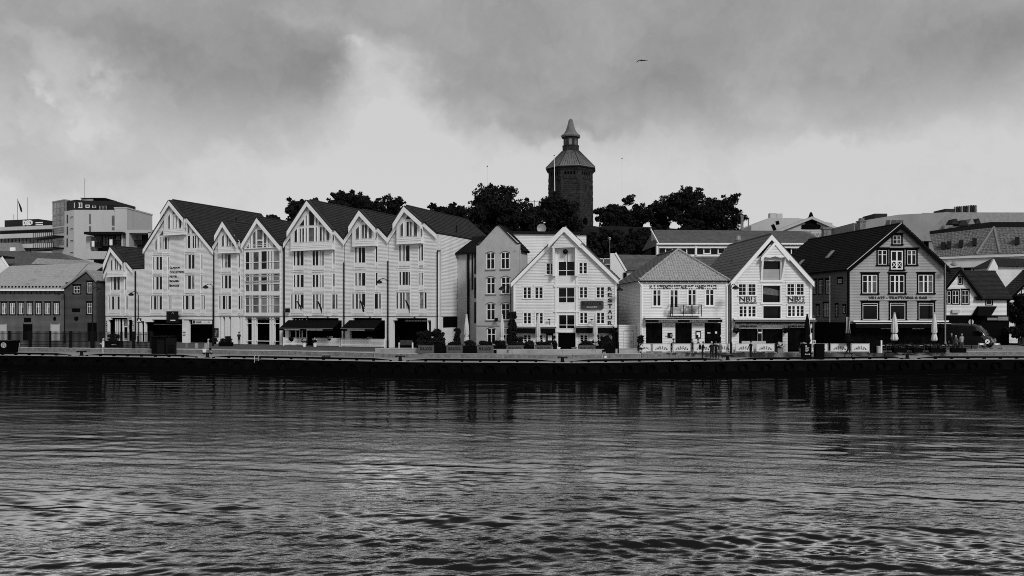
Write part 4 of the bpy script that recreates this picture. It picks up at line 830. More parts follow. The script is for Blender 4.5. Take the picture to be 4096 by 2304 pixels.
sg = b.zrect('J', (1240, 1582, 315, 448)); q = .12; s_ = [(sg[0], sg[2] + q), (sg[0] + q, sg[2]), (sg[1] - q, sg[2]), (sg[1], sg[2] + q), (sg[1], sg[3] - q), (sg[1] - q, sg[3]), (sg[0] + .01, sg[3])]
so = MB().prism(s_, -.2, -.04).build('sign', 'sign_grey', rt); r = b.zrect('J', (1255, 1560, 338, 388)); lettering(so, 'BULLOCK', *r, -.205, bold=.02)
r = b.zrect('J', (1325, 1490, 400, 420)); lettering(so, 'steak house & bar', *r, -.205, 'letter_white')
for i, ch in enumerate('RESTAUR'):
    y0_ = 108 + i * 86.5; r = b.zrect('J', (1645, 1712, y0_, y0_ + 58)); lettering(rt, ch, *r, -.05, bold=.03)
r = b.zrect('J', (1655, 1722, 790, 850)); lettering(rt, 'N', *r, -.05, bold=.03)
nbd = b.zrect('J', (710, 818, 792, 952)); nb_ = MB().box(nbd[0], nbd[1], -.14, -.03, nbd[2], nbd[3]).build('menu_case', 'black_metal', rt)
for i in range(2):
    for j in range(2): q = b.zrect('J', (735 + i * 32, 762 + i * 32, 845 + j * 40, 880 + j * 40)); MB().box(q[0], q[1], -.15, -.142, q[2], q[3]).build('menu_page', 'letter_white', nb_)
q = b.zrect('J', (822, 860, 848, 895)); MB().box(q[0], q[1], -.1, -.03, q[2], q[3]).build('plaque', 'black_metal', rt)
for x in (758, 1405): q = b.zrect('J', (x - 16, x + 18, 594, 610)); MB().box(q[0], q[1], -.5, -.3, q[2], q[3]).tube([((q[0] + q[1]) / 2, -.3, q[2]), ((q[0] + q[1]) / 2, 0, q[2] - .5)], .03, 6).build('floodlight', 'black_metal', rt)
for r in (bz[-4], bz[-1]):
    q = b.zrect(r[0], r[1]); MB().box(q[0] - .05, q[1] + .05, -.35, -.05, q[3] + .25, q[3] + .33).build('lamp_strip', 'white_trim', rt)

# ---- small white shed and the lane stairs
sh = Frame('shed', 'small white clapboard shed with plain door beside the restaurant', 'shed', 2471, 81, 2560, 81, ZS); zt = sh.uv(2500, 1303)[1]; dr_ = sh.zrect('J', (1885, 2038, 768, 1050))
siding([(0, 0), (sh.len, 0), (sh.len, zt), (0, zt)], [(dr_[0], dr_[1], 0, dr_[3])]).build('clapboard_wall', 'white_board', sh.root, kind='stuff'); siding([(dr_[0] + .03, .02), (dr_[1] - .03, .02), (dr_[1] - .03, dr_[3] - .03), (dr_[0] + .03, dr_[3] - .03)], [], y=.0).build('door', 'white_board', sh.root)
MB().box(0, sh.len, .04, 2.4, 0, zt).build('core_walls', 'white_board', sh.root); MB().box(-.1, sh.len + .1, -.12, 2.5, zt, zt + .08).build('roof', 'white_trim', sh.root); MB().box(dr_[1] - .25, dr_[1] - .15, -.06, .0, 1.0, 1.1).build('handle', 'black_metal', sh.root)
st = empty('outside_stair', at(2505, 1396, 86), 'dark wooden outside stair climbing the lane behind the shed', 'stair')
st.location.z = ZS
for i in range(14): MB().box(0, 1.3, i * .3, i * .3 + .3, i * .2 + 2.0, i * .2 + 2.06).build('step', 'wood_dark', st)
for u in (0, 1.3): MB().bar((u, 0, 1.9), (u, 4.2, 4.7), .06, .3).build('stringer', 'wood_dark', st); MB().tube([(u, 0, 2.9), (u, 4.2, 5.7)], .03, 6).build('handrail', 'metal_light' if u == 0 else 'wood_dark', st)
MB().box(-.1, 1.4, 4.2, 6, 4.6, 4.7).box(-.1, 1.4, -.6, 0, 1.9, 2.0).box(-.1, 0, -.6, 6, 0, 1.95).box(1.3, 1.4, -.6, 6, 0, 1.95).build('landing', 'wood_dark', st)

# ---- hip-roofed house
s = Frame('hip_roofed_house', 'white clapboard house with tiled hip roof and small balcony', 'house', 2566, 79, 2906, 79, ZS); rt = s.root; W = s.len; dr = s.depthdir(1850)
ze = s.uv(2700, 1122)[1]; apx = s.local(at(2712.7, 1001, 83.4)); D = 13.
wl = [('K', (775, 925, 1262, 1562)), ('K', (1085, 1235, 1262, 1562)), ('K', (1410, 1562, 1258, 1555)), ('K', (1730, 1882, 1256, 1553))]
wrs = [s.zrect(k, r) for k, r in wl]; q = s.zrect('L', (968, 1090, 180, 460)); wrs[1] = (wrs[1][0], wrs[1][1], q[2], wrs[1][3])
zsh = s.uv(2700, 1140 + 515 / 4.025)[1]
shop = [s.zrect('L', (578, 842, 612, 950)), s.zrect('L', (1050, 1316, 612, 950)), s.zrect('L', (1522, 1786, 612, 950))]; shop = [(a, b_, 0, d) for a, b_, c, d in shop]
siding([(0, 0), (W, 0), (W, ze), (0, ze)], wrs + shop).build('clapboard_wall', 'white_board', rt, kind='stuff')
for i, r in enumerate(wrs): window(rt, r, (0, .5, 1), (0, .68 if i != 1 else .74, 1), .07, .07, cas=.13, hood=.05, sill=.04, y=.0, muls=[.12], gm=('glass', 'glass', 'glass', 'glass_mid'))
MB().box(0, W, .14, .3, zsh, ze).build('inner_wall', 'panel_white', rt); MB().box(.2, W - .2, 1.4, 1.5, 0, zsh).box(.2, W - .2, .2, 1.5, zsh - .1, zsh).build('shop_room', 'interior_shade', rt)
for r in shop: window(rt, (r[0], r[1], .25, r[3]), (0, .5, 1), (0, 1), .06, fm='black_paint', y=.1)
boxhouse(rt, W, D, ze, dr, 'white_board', .0)
sl = host_frame(s, 2566 - 99, 91.7, 2566, 79); attach(siding([(0, 0), (sl.len, 0), (sl.len, ze), (0, ze)], [], y=-.02).build('clapboard_wall', 'white_board', None, kind='stuff'), sl)
w1 = sl.zrect('L', (335, 450, 80, 310)); attach(window(None, w1, (0, .33, .66, 1), (0, 1), .06, y=-.03, cas=.1), sl)
# roof planes
ov = .26; eL, eR = (-ov, -ov, ze - .05), (W + ov, -ov, ze - .05); bL, bR = (-ov + dr * (D + ov), D + ov, ze - .05), (W + ov + dr * (D + ov), D + ov, ze - .05); rb = (apx[0] + dr * 9, apx[1] + 9, apx[2])
rf = MB().add([eL, eR, bR, bL, apx, rb], [(0, 1, 4), (1, 2, 5, 4), (2, 3, 5), (3, 0, 4, 5), (3, 2, 1, 0)]).build('roof', 'tile_mid', rt)
tilesheet(bL, eL, apx, rb, m='tile_mid', parent=rf, tw=.27, th=.4); tilesheet(eR, bR, rb, apx, m='tile_mid', parent=rf, tw=.27, th=.4)
# the front slope: every pantile its own piece
e_u = Vector((1, 0, 0)); fl = (apx[1] + ov); up_v = Vector((0, fl, apx[2] - eL[2])); SL = up_v.length; up_v.normalize(); nv_ = e_u.cross(up_v) * 1; nv_ = nv_ if nv_.z > 0 else -nv_
tw, th = .272, .47; tmb = MB(); NU = 6
for j, v in enumerate((0, 1.06)):
    for i in range(NU + 1):
        uu = i / NU; hgt = .035 * math.sin(uu * 2 * math.pi) + (.055 if j == 0 else .02); tmb.v.append(tuple(e_u * (uu - .5) * tw * 1.04 + up_v * v * th + nv_ * hgt))
for i in range(NU + 1):
    uu = i / NU; tmb.v.append(tuple(e_u * (uu - .5) * tw * 1.04 + nv_ * (.035 * math.sin(uu * 2 * math.pi) + .02)))
for i in range(NU): tmb.f.append((i, i + 1, NU + 2 + i, NU + 1 + i)); tmb.f.append((2 * NU + 2 + i, 2 * NU + 3 + i, i + 1, i))
tme = tmb.mesh('roof_tile', 'tile_grey', True); nrow = int(SL / th); cnt = 0
for j in range(nrow):
    v = j * th; k = (v + th * .5) / SL; lo = eL[0] + (apx[0] - eL[0]) * k; hi = eR[0] + (apx[0] - eR[0]) * k; n = int((eR[0] - eL[0]) / tw)
    for i in range(n):
        uc = eL[0] + (i + .5) * tw
        if uc < lo - tw * .3 or uc > hi + tw * .3: continue
        o = link('roof_tile', tme, rf); o.location = Vector((uc, eL[1], eL[2])) + up_v * v + Vector((random.uniform(-.006, .006), 0, random.uniform(0, .012))); cnt += 1
for e in (eL, eR):
    a, c = Vector(e) + Vector((0, 0, .1)), Vector(apx) + Vector((0, 0, .12)); n = 17
    for i in range(n): MB().tube([a.lerp(c, i / n), a.lerp(c, (i + 1.1) / n)], [.14, .105], 8).build('hip_tile', 'tile_grey', rf)
a, c = Vector(apx) + Vector((0, 0, .12)), Vector(rb) + Vector((0, 0, .12))
for i in range(16): MB().tube([a.lerp(c, i / 16), a.lerp(c, (i + 1.1) / 16)], [.13, .105], 8).build('hip_tile', 'tile_mid', rf)
MB().box(-ov, W + ov, -ov - .06, -ov + .08, ze - .16, ze - .02).build('gutter', 'black_metal', rt); MB().box(-.1, W + .1, -.16, .0, ze - .14, ze - .02).build('eave_board', 'white_trim', rt)
for i in range(10): u = .5 + i * (W - 1) / 9; MB().box(u - .06, u + .06, -.24, -.02, ze - .24, ze - .14).build('eave_bracket', 'white_trim', rt)
for u in (0, W): MB().box(u - .12, u + .12, -.07, .05, 0, ze - .2).build('corner_board', 'white_trim', rt); downpipe(rt, [(u - .4 if u == 0 else u + .4, -.4, ze - .1), (u, -.12, ze - .6), (u, -.12, .1)], .05, 'white_trim')
r = s.zrect('K', (718, 1930, 1165, 1232)); lettering(rt, 'N. B. SØRENSEN RESTAURANT ANNEN ETAGE', r[0], r[1], r[2] - .12, r[3] - .06, -.05, bold=.02)
# balcony
r = s.zrect('L', (940, 1440, 320, 500)); bo = MB().box(r[0], r[1], -1.0, 0, r[2] + .05, r[2] + .2).build('balcony', 'white_trim', rt)
rl = MB(); zf_, zt_ = r[2] + .2, r[3]
for z in (zf_ + .06, zt_, zt_ - .18): rl.box(r[0], r[1], -.98, -.95, z, z + .03); rl.box(r[0], r[0] + .03, -.95, 0, z, z + .03); rl.box(r[1] - .03, r[1], -.95, 0, z, z + .03)
n = 34
for i in range(n + 1): u = r[0] + (r[1] - r[0] - .02) * i / n; rl.box(u, u + .018, -.975, -.957, zf_ + .06, zt_)
rl.build('railing', 'black_metal', bo, kind='stuff')
for u in (r[0], r[0] + .2, r[0] + 1.35, r[1] - 1.05, r[1] - .07): MB().box(u, u + .07, -1.0, -.93, zf_ - .25, zt_ + .03).build('rail_post', 'black_metal', bo)
def chair(loc, label, rz=0, m='metal_light', group='cafe chairs'):
    o = empty('chair', loc, label, 'chair', rz, group); MB().box(-.22, .22, -.22, .22, .42, .46).build('seat', m, o); MB().box(-.22, .22, .2, .24, .62, .9).build('backrest', m, o)
    for x in (-.2, .2):
        MB().box(x - .018, x + .018, .2, .235, 0, .62).build('leg', m, o); MB().box(x - .018, x + .018, -.22, -.19, 0, .42).build('leg', m, o)
    return o
for k, (u, lb) in enumerate(((r[0] + 1.75, 'pale wooden chair on the balcony, beside its wooden side panel'), (r[1] - .75, 'pale wooden chair at the far end of the balcony table'))): P = s.world(u, -.5, zf_ + .002); chair(P, lb, R(90 if k else -90))
P = s.world(r[0] + 2.7, -.5, zf_); o = empty('balcony_table', P, 'small table between two chairs on the balcony', 'table'); MB().box(-.4, .4, -.3, .3, .7, .74).build('table_top', 'metal_light', o)
for x in (-.35, .35): MB().box(x - .02, x + .02, -.03, .03, 0, .7).build('leg', 'metal_light', o)
MB().box(r[0] + .25, r[0] + 1.25, -.5, -.46, zf_, zt_ - .25).build('side_panel', 'white_board', bo)
# awning and shop details
r = s.zrect('L', (545, 1780, 515, 555)); MB().box(r[0], r[1], -.5, 0, r[3] - .12, r[3]).build('awning_box', 'white_trim', rt); awning(rt, r[0] + .05, r[1] - .02, r[3] - .14, r[3] - .26, .75, val=.27, text=[('NB SØRENSEN DAMPSKIBSEXPEDITION', .17, .42), ('NB SØRENSEN DAMPSKIBSEXPEDITION', .575, .81)])
r = s.zrect('L', (1342, 1490, 635, 652)); lettering(rt, 'ETABL.1876', *r, -.04, bold=.03); r = s.zrect('L', (890, 995, 638, 650)); lettering(rt, 'AGENTUR', *r, -.04); r = s.zrect('L', (862, 1030, 660, 670)); lettering(rt, 'LEVERING & FRAKT', *r, -.04)
r = s.zrect('L', (1378, 1462, 738, 860)); mc = MB().box(r[0], r[1], -.1, -.02, r[2], r[3]).build('menu_case', 'black_metal', rt); q = s.zrect('L', (1390, 1447, 762, 842)); MB().prism([(q[0], (q[2] + q[3]) / 2), ((q[0] + q[1]) / 2, (q[2] + q[3]) / 2), ((q[0] + q[1]) / 2, q[2]), (q[1], q[2]), (q[1], q[3]), (q[0], q[3])], -.11, -.1).build('menu_page', 'letter_white', mc)
r = s.zrect('L', (888, 1000, 770, 850)); pt = MB().box(r[0] + .25, r[1], -.09, -.02, r[2], r[3]).box(r[0], r[0] + .5, -.1, -.02, r[2] + .15, r[3] - .35).build('carved_plaque', 'black_metal', rt); MB().lathe([(.16, 0), (.16, .03)], 14).build('medallion', 'metal_grey', pt); pt.children[0].rotation_euler = (R(90), 0, 0); pt.children[0].location = (r[0] + .65, -.1, (r[2] + r[3]) / 2)
for (x, y_) in ((1565, 765), (1690, 748), (1775, 800)): q = s.zrect('L', (x, x + (50 if x == 1565 else 32), y_, y_ + (14 if x == 1565 else 34)), .05); MB().box(q[0], q[1], .02, .05, q[2], q[3]).build('notice', 'letter_white', rt)

# ---- NB! bar house
n_ = Frame('gabled_warehouse', 'white gabled bar house with dark hoist openings and painted lettering', 'house', 2928, 79.4, 3243, 79.4, ZS); rt = n_.root; W = n_.len; dr = n_.depthdir(1918)
mp_ = lambda x, y: n_.uv(*zp('M', x, y)); ap_ = mp_(1008, 290); le, re_ = (0, mp_(300, 1090)[1]), (W, mp_(1745, 1100)[1])
wl = [('M', (425, 738, 1156, 1366)), ('M', (1303, 1612, 1153, 1362)), ('N', (388, 658, 338, 515)), ('N', (1168, 1434, 332, 507))]; wrs = [n_.zrect(k, r) for k, r in wl]
hz = [n_.zrect('M', (858, 1185, 745, 1092)), n_.zrect('N', (768, 1050, 10, 280)), n_.zrect('N', (775, 1056, 340, 535))]
sp = [n_.zrect('N', (385, 682, 702, 950)), n_.zrect('N', (760, 1088, 708, 950)), n_.zrect('N', (1168, 1535, 690, 950))]; sp = [(a, c, 0, e) for a, c, d, e in sp]
siding([(0, 0), (W, 0), (W, re_[1]), ap_, le], wrs + hz + sp).build('clapboard_wall', 'white_board', rt, kind='stuff'); zsh = n_.uv(3080, 1300)[1]
sl_ = lambda u: ap_[1] + (le[1] - ap_[1]) * (ap_[0] - u) / ap_[0] if u < ap_[0] else ap_[1] + (re_[1] - ap_[1]) * (u - ap_[0]) / (W - ap_[0])
MB().prism([(0, zsh), (W, zsh), (W, re_[1]), ap_, (0, le[1])], .75, .85).build('inner_wall', 'interior_shade', rt)
for i, r in enumerate(wrs):
    if i < 2: window(rt, r, (0, .22, .45, .55, .78, 1), (0, 1 / 3, 2 / 3, 1), .05, .035, cas=.1, hood=.05, sill=.04, muls=[.035, .12, .12, .035])
    else: window(rt, r, (0, .25, .5, .75, 1), (0, 1 / 3, 2 / 3, 1), .05, .035, cas=.1, hood=.05, sill=.04, muls=[.13, .22, .13])
for i, r in enumerate(hz):
    mb = MB(); t = .1; mb.box(r[0] - t, r[0], -.06, .2, r[2], r[3]).box(r[1], r[1] + t, -.06, .2, r[2], r[3]).box(r[0] - t - .15, r[1] + t + .15, -.12, .2, r[2] - .16, r[2]).box(r[0] - t, r[1] + t, -.08, .2, r[3], r[3] + .1)
    o = mb.build('hoist_opening', 'white_trim', rt); MB().box(r[0], r[1], .3, .36, r[2], r[3]).build('pane', 'glass', o)
    if i == 0: MB().box(r[0], r[1], .1, .16, r[2], r[2] + (r[3] - r[2]) * .58).build('hatch', 'grey_board', o)
    if i == 1: MB().prism([(r[0], r[2] + .9), (r[1], r[2] + .7), (r[1], r[2] + 1.25), (r[0], r[2] + 1.75)], .27, .3).build('painted_reflection', 'cloth_grey', o)  # slanted grey shape imitating a reflection in the pane
    for sx in (r[0] - .02, r[1] + .02): pass
MB().box(.2, W - .2, 1.4, 1.5, 0, zsh).box(.2, W - .2, .2, 1.5, zsh - .1, zsh).build('bar_room', 'interior_shade', rt)
for r in sp: window(rt, (r[0], r[1], .2, r[3]), (0, .33, .66, 1), (0, 1), .06, fm='black_paint', y=.12)
# hoist hood: an inner gable under the main verge, side boards flaring out
h0, h1 = mp_(830, 650)[0], mp_(1280, 660)[0]; hap = mp_(1060, 395); hb = mp_(1050, 655)[1]
siding([(h0, hb), (h1, hb), hap], [], y=-.5).build('pediment', 'white_board', rt, kind='stuff'); bargeboards(rt, hap, (h0, hb), (h1, hb), .26, y0=-.62, ext=.25)
MB().prism([(h0, hb - .12), (h0 + .3 * (h1 - h0), hb - .2), (h0 + .5 * (h1 - h0), hb - .06), (h0 + .7 * (h1 - h0), hb - .2), (h1, hb - .12), (h1, hb), (h0, hb)], -.56, -.45).build('scalloped_valance', 'white_trim', rt)
for u, v in ((h0 + .1, hz[0][0] - .12), (h1 - .1, hz[0][1] + .12)): MB().hexa([(v - .09, -.08, hz[0][2] - .1), (v + .09, -.08, hz[0][2] - .1), (v + .09, 0, hz[0][2] - .1), (v - .09, 0, hz[0][2] - .1), (u - .09, -.5, hb), (u + .09, -.5, hb), (u + .09, 0, hb), (u - .09, 0, hb)]).build('hood_side', 'white_paint', rt)
MB().prism([(h0 - .35, hb + .02), (h0 - .05, hb + .02), (hap[0] - .1, hap[1] + .15), (hap[0] - .35, hap[1] + .12)], -.3, -.02).build('painted_slot_shadow', 'black_paint', rt)  # black solid standing in for the shadow between the two gables
gable_roof(rt, ap_, le, re_, 13, dr, front=.35, over=.35, m='tile_mid', dm='tile_mid', tw=.25, th=.5, amp=.012, step=.03, ridge=True); bargeboards(rt, ap_, le, re_, .36, y0=-.4, ext=.35, drop=-.1); boxhouse(rt, W, 13, le[1] - .1, dr, 'white_board')
for u in (0, W): MB().box(u - .12, u + .12, -.07, .05, 0, le[1] - .1).build('corner_board', 'white_trim', rt)
for k, x0, x1 in (('N', 390, 598), ('N', 1168, 1378)):
    r = n_.zrect(k, (x0, x1, 183, 268)); lettering(rt, 'NB!', r[0], r[1], r[2], r[3], -.045, bold=.02); r = n_.zrect(k, (x0 + 232, x0 + 268, 180, 268)); lettering(rt, 'BAR', *r, -.045, rot=1); r = n_.zrect(k, (x0, x0 + 275, 276, 303)); lettering(rt, 'SØRENSEN', *r, -.045, bold=.03); r = n_.zrect(k, (x0, x0 + 278, 650, 684)); lettering(rt, 'SØRENSEN', *r, -.045, bold=.035)
r = n_.zrect('N', (285, 1585, 542, 572)); MB().box(r[0], r[1], -.5, 0, r[3] - .1, r[3] + .05).build('awning_box', 'white_trim', rt); awning(rt, r[0] + .05, r[1] - .02, r[3] - .12, r[3] - .25, .75, val=.26)
r = n_.zrect('N', (745, 1105, 645, 668)); MB().box(r[0], r[1], -.2, 0, r[2], r[3]).build('lamp_beam', 'white_trim', rt)
r = n_.zrect('N', (690, 748, 755, 838)); MB().box(r[0], r[1], -.1, .0, r[2] - .4, r[3] + .3).build('menu_case', 'black_metal', rt); MB().box(r[0], r[1], -.12, -.102, r[2] + .4, r[3]).build('menu_page', 'letter_white', rt)
sk = n_.local(at(*zp('M', 300, 860), 84.5)); MB().bar((sk[0] - .35, sk[1] - .9, sk[2] - .75), (sk[0] + .35, sk[1] + .3, sk[2] + .75), .5, .12).build('skylight', 'black_metal', rt)
# dark lane between the two houses
al = empty('lane_wall', (gx(2915, 86), 86, ZS), 'dark clapboard wall closing the lane between hip roof and bar house', 'wall'); MB().box(-.9, 1.2, 0, .3, 0, 6.6).build('boards', 'dark_board', al); MB().box(-.6, .3, -.06, 0, 0, 3.4).build('door', 'black_paint', al)

# ---- big grey house: VILLA22
v = Frame('trattoria_house', 'big grey clapboard house with black framed windows and steep black roof', 'house', 3394, 82, 3778, 82, ZS); rt = v.root; W = v.len; dr = v.depthdir(1594)
op = lambda x, y: v.uv(*zp('O', x, y)); ap_ = op(880, 350); le, re_ = (0, op(215, 930)[1]), (W, op(1490, 925)[1])
wl = [('O', (787, 900, 485, 602)), ('O', (583, 707, 683, 880)), ('O', (760, 925, 690, 948)), ('O', (983, 1105, 685, 880)), ('P', (372, 575, -70, 182)), ('P', (745, 945, -70, 180)), ('P', (1135, 1338, -72, 178)), ('P', (375, 582, 315, 540)), ('P', (750, 957, 312, 540)), ('P', (1140, 1342, 312, 538))]
wrs = [v.zrect(k, r) for k, r in wl]; zsh = v.uv(3600, 1288)[1]
siding([(0, zsh - .2), (W, zsh - .2), (W, re_[1]), ap_, le], wrs, pitch=.17).build('clapboard_wall', 'grey_board', rt, kind='stuff'); MB().prism([(0, zsh - .2), (W, zsh - .2), (W, re_[1]), ap_, le], .2, .3).build('inner_wall', 'dark_board', rt)
for i, r in enumerate(wrs):
    kw = dict(cas=.17, cm='black_paint', hood=.1, sill=.08, bar=.06, mul=.06, gm=('glass', 'glass', 'glass_mid'))
    if i == 0: window(rt, r, (0, .5, 1), (0, .5, 1), **kw)
    elif i == 2:
        o = window(rt, r, (0, .5, 1), (0, .44, 1), **{**kw, 'bar': .12, 'mul': .16, 'name': 'door'})
        for c in (.28, .72):
            u = r[0] + (r[1] - r[0]) * c; zc = r[2] + (r[3] - r[2]) * .26; MB().bar((u - .3, .0, zc - .38), (u + .3, .0, zc + .38), .05, .05, up=(0, 1, 0)).bar((u - .3, .01, zc + .38), (u + .3, .01, zc - .38), .05, .05, up=(0, 1, 0)).build('cross_brace', 'white_trim', o)
    elif i < 4: window(rt, r, (0, .5, 1), (0, .68, 1), **{**kw, 'muls': [.13]})
    elif i < 7: window(rt, r, (0, .36, .64, 1), (0, .64, 1), **{**kw, 'muls': [.15, .15], 'bar': .08})
    else: window(rt, r, (0, 1), (0, .86, 1), **{**kw, 'gm': 'glass', 'muls': [.1]})
r = v.zrect('O', (565, 1140, 650, 668)); MB().box(r[0], r[1], -.16, .02, r[2], r[3]).build('string_course', 'black_paint', rt)
siding([(0, 0), (W, 0), (W, zsh - .2), (0, zsh - .2)], [(.5, W - .6, 0, zsh - .7)], lap=0).build('shopfront', 'black_paint', rt); MB().box(.3, W - .3, 1.2, 1.3, 0, zsh - .2).box(.3, W - .3, .2, 1.3, zsh - .3, zsh - .2).build('restaurant_room', 'interior_shade', rt)
window(rt, (.55, W - .65, .4, zsh - .72), (0, .2, .4, .6, .8, 1), (0, .75, 1), .08, fm='black_paint', y=.15)
for u in (-.06, W): MB().box(u - .08, u + .16, -.08, .05, 0, le[1]).build('corner_board', 'black_paint', rt)
gable_roof(rt, ap_, le, re_, 18, dr, front=.45, over=.45, m='tile_black', amp=.03); bargeboards(rt, ap_, le, re_, .3, y0=-.52, ext=.45, m='black_paint', drop=-.06)
boxhouse(rt, W, 18, le[1] - .1, dr, 'dark_board')
MB().bar((le[0] - .4, -.5, le[1] - .15), (ap_[0], -.5, ap_[1] + .26), .06, .06, up=(0, 1, 0)).build('verge_flashing', 'metal_light', rt)
r = v.zrect('P', (455, 1258, 222, 266)); lettering(rt, 'VILLA22 - TRATTORIA & BAR', *r, -.09, bold=.022); r = v.zrect('P', (440, 1292, 268, 276)); MB().box(r[0], r[1], -.16, -.04, r[2], r[3]).build('lamp_strip', 'white_trim', rt)
r = v.zrect('P', (222, 1520, 552, 582)); MB().box(r[0], r[1] - .05, -.55, 0, r[3] - .16, r[3]).build('awning_box', 'white_trim', rt); awning(rt, r[0] + .05, r[1] - .1, r[3] - .2, r[3] - .34, .95, val=.45)
for a, c in ((620, 755), (1045, 1205)): r = v.zrect('P', (a, c, 660, 668), .14); MB().box(r[0], r[1], .02, .1, r[2], r[3]).build('lamp_tube', 'letter_white', rt)
ch = v.local(at(*zp('O', 360, 420), 90)); MB().box(ch[0] - .36, ch[0] + .36, ch[1] - .4, ch[1] + .4, ch[2] - 1.6, ch[2] + 1.05).box(ch[0] - .46, ch[0] + .46, ch[1] - .5, ch[1] + .5, ch[2] + 1.05, ch[2] + 1.2).box(ch[0] - .22, ch[0] + .22, ch[1] - .3, ch[1] + .3, ch[2] + 1.2, ch[2] + 1.5).build('chimney', 'stone_block', rt)
sd_ = host_frame(v, 3074, 99.7, 3394, 82); attach(siding([(0, 0), (sd_.len, 0), (sd_.len, le[1] - .1), (0, le[1] - .1)], [], y=-.02).build('clapboard_wall', 'mid_board', None, kind='stuff'), sd_)
for k, rr, cl, rw in (('M', (1768, 1836, 1098, 1338), (0, .5, 1), (0, .64, 1)), ('M', (1888, 1958, 1096, 1332), (0, .5, 1), (0, .64, 1)), ('M', (2018, 2088, 1088, 1330), (0, .5, 1), (0, .64, 1)), ('M', (2238, 2312, 1068, 1142), (0, 1), (0, .5, 1)), ('N', (1760, 1848, 300, 505), (0, .33, .67, 1), (0, .64, 1)), ('N', (1953, 1983, 320, 505), (0, 1), (0, .65, 1)), ('N', (2077, 2107, 340, 445), (0, 1), (0, 1)), ('N', (1645, 1680, 335, 490), (0, 1), (0, 1))):
    r = sd_.zrect(k, rr); attach(window(None, r, cl, rw, .055, .05, cas=.12, cm='black_paint', hood=.06, y=-.04), sd_)
zz = sd_.uv(*zp('M', 2100, 1020))[1]; u_ = sd_.uv(*zp('M', 2100, 1020))[0]; attach(MB().tube([(u_, -.12, zz), (u_, -.12, sd_.uv(*zp('N', 1865, 600))[1])], .05, 6).build('downpipe', 'white_trim', None), sd_)
attach(MB().box(0, sd_.len - .5, -.3, -.06, 0, sd_.uv(*zp('N', 1900, 600))[1]).build('lower_wall', 'black_paint', None), sd_)
for (x, y_) in ((2100, 615), (1560, 780)): p_ = v.local(at(*zp('M', x, y_), 88 if x > 1900 else 92)); MB().bar((p_[0] - .5, p_[1], p_[2] - .45), (p_[0] + .25, p_[1], p_[2] + .4), .9, .06, up=(-.6, 0, .8)).build('skylight', 'glass_sky', rt)
# ================================================================== dark wooden house at the left, and everything behind the quay front
d = Frame('wooden_house', 'long dark clapboard house with pale slate roof behind the iron fence', 'house', -70, 112, 257, 112, ZS); rt = d.root; W = d.len
ze = d.uv(120, 1156)[1]; wr = [d.zrect('B', (x, x + 66, 404, 567)) for x in (28, 150, 274, 400, 528, 660, 789)]; sm = [d.zrect('B', (x, x + 46, 225, 270)) for x in (38, 160, 281, 408, 539, 668, 800)]
drs = [d.zrect('B', (-12, 86, 714, 886)), d.zrect('B', (348, 460, 712, 886)), d.zrect('B', (746, 854, 714, 905))]; drs = [(a, b_, 0.02, e) for a, b_, c, e in drs]
siding([(0, 0), (W, 0), (W, ze), (0, ze)], wr + sm + drs).build('clapboard_wall', 'mid_board', rt, kind='stuff'); MB().box(0, W, .2, .4, 0, ze).build('inner_wall', 'dark_board', rt)
for r in wr: window(rt, r, (0, .5, 1), (0, .64, 1), .06, .06, cas=.12, cm='black_paint', hood=.1, sill=.08, gm=('glass_curtain', 'glass_curtain', 'glass_mid', 'glass'), muls=[.11])
for r in sm: window(rt, r, (0, .5, 1), (0, 1), .05, cas=.08, cm='black_paint', fm='metal_grey', gm='glass_mid')
for i, r in enumerate(drs): MB().box(r[0], r[1], .02, .1, r[2], r[3]).box(r[0] - .12, r[0], -.04, .1, r[2], r[3] + .1).box(r[1], r[1] + .12, -.04, .1, r[2], r[3] + .1).build('door', 'pale_wall' if i != 1 else 'black_paint', rt)
for k, rr in (('B', (352, 452, 620, 680)), ): r = d.zrect(k, rr); MB().box(r[0], r[1], -.08, -.02, r[2], r[3]).build('sign_board', 'black_paint', rt)
r = d.zrect('B', (776, 814, 602, 662)); MB().lathe([(.2, 0), (.2, .06)], 20).build('round_sign', 'black_paint', rt); o = LAST[0]; o.rotation_euler = (R(90), 0, 0); o.location = ((r[0] + r[1]) / 2, -.04, (r[2] + r[3]) / 2); o.scale = (1, 1.5, 1)
rz = [d.local(at(40, 1064, 117.5)), d.local(at(352, 1052, 117.5))]
tilesheet((-.4, -.5, ze - .1), (W + .3, -.5, ze - .1), (rz[1][0], 5.5, rz[1][2]), (rz[0][0], 5.5, rz[0][2]), tw=.4, th=.5, amp=.01, step=.02, m='slate_light', parent=rt)
MB().add([(-.4, -.5, ze - .3), (W + .3, -.5, ze - .3), (rz[1][0] + 3, 5.5, rz[1][2] - .1), (rz[0][0], 5.5, rz[0][2] - .1), (W + 3, 12, ze), (-.4, 12, ze)], [(0, 1, 2, 3), (3, 2, 4, 5), (0, 3, 5)]).build('roof', 'slate_light', rt)
MB().box(-.4, W + .3, -.62, -.46, ze - .3, ze - .08).build('gutter', 'white_trim', rt)
for i in range(24): MB().box(.3 + i * W / 24, .5 + i * W / 24, -.1, .02, ze + .2, ze + .45).build('snow_guard', 'black_metal', rt)
boxhouse(rt, W, 12, ze - .2, 0, 'dark_board')
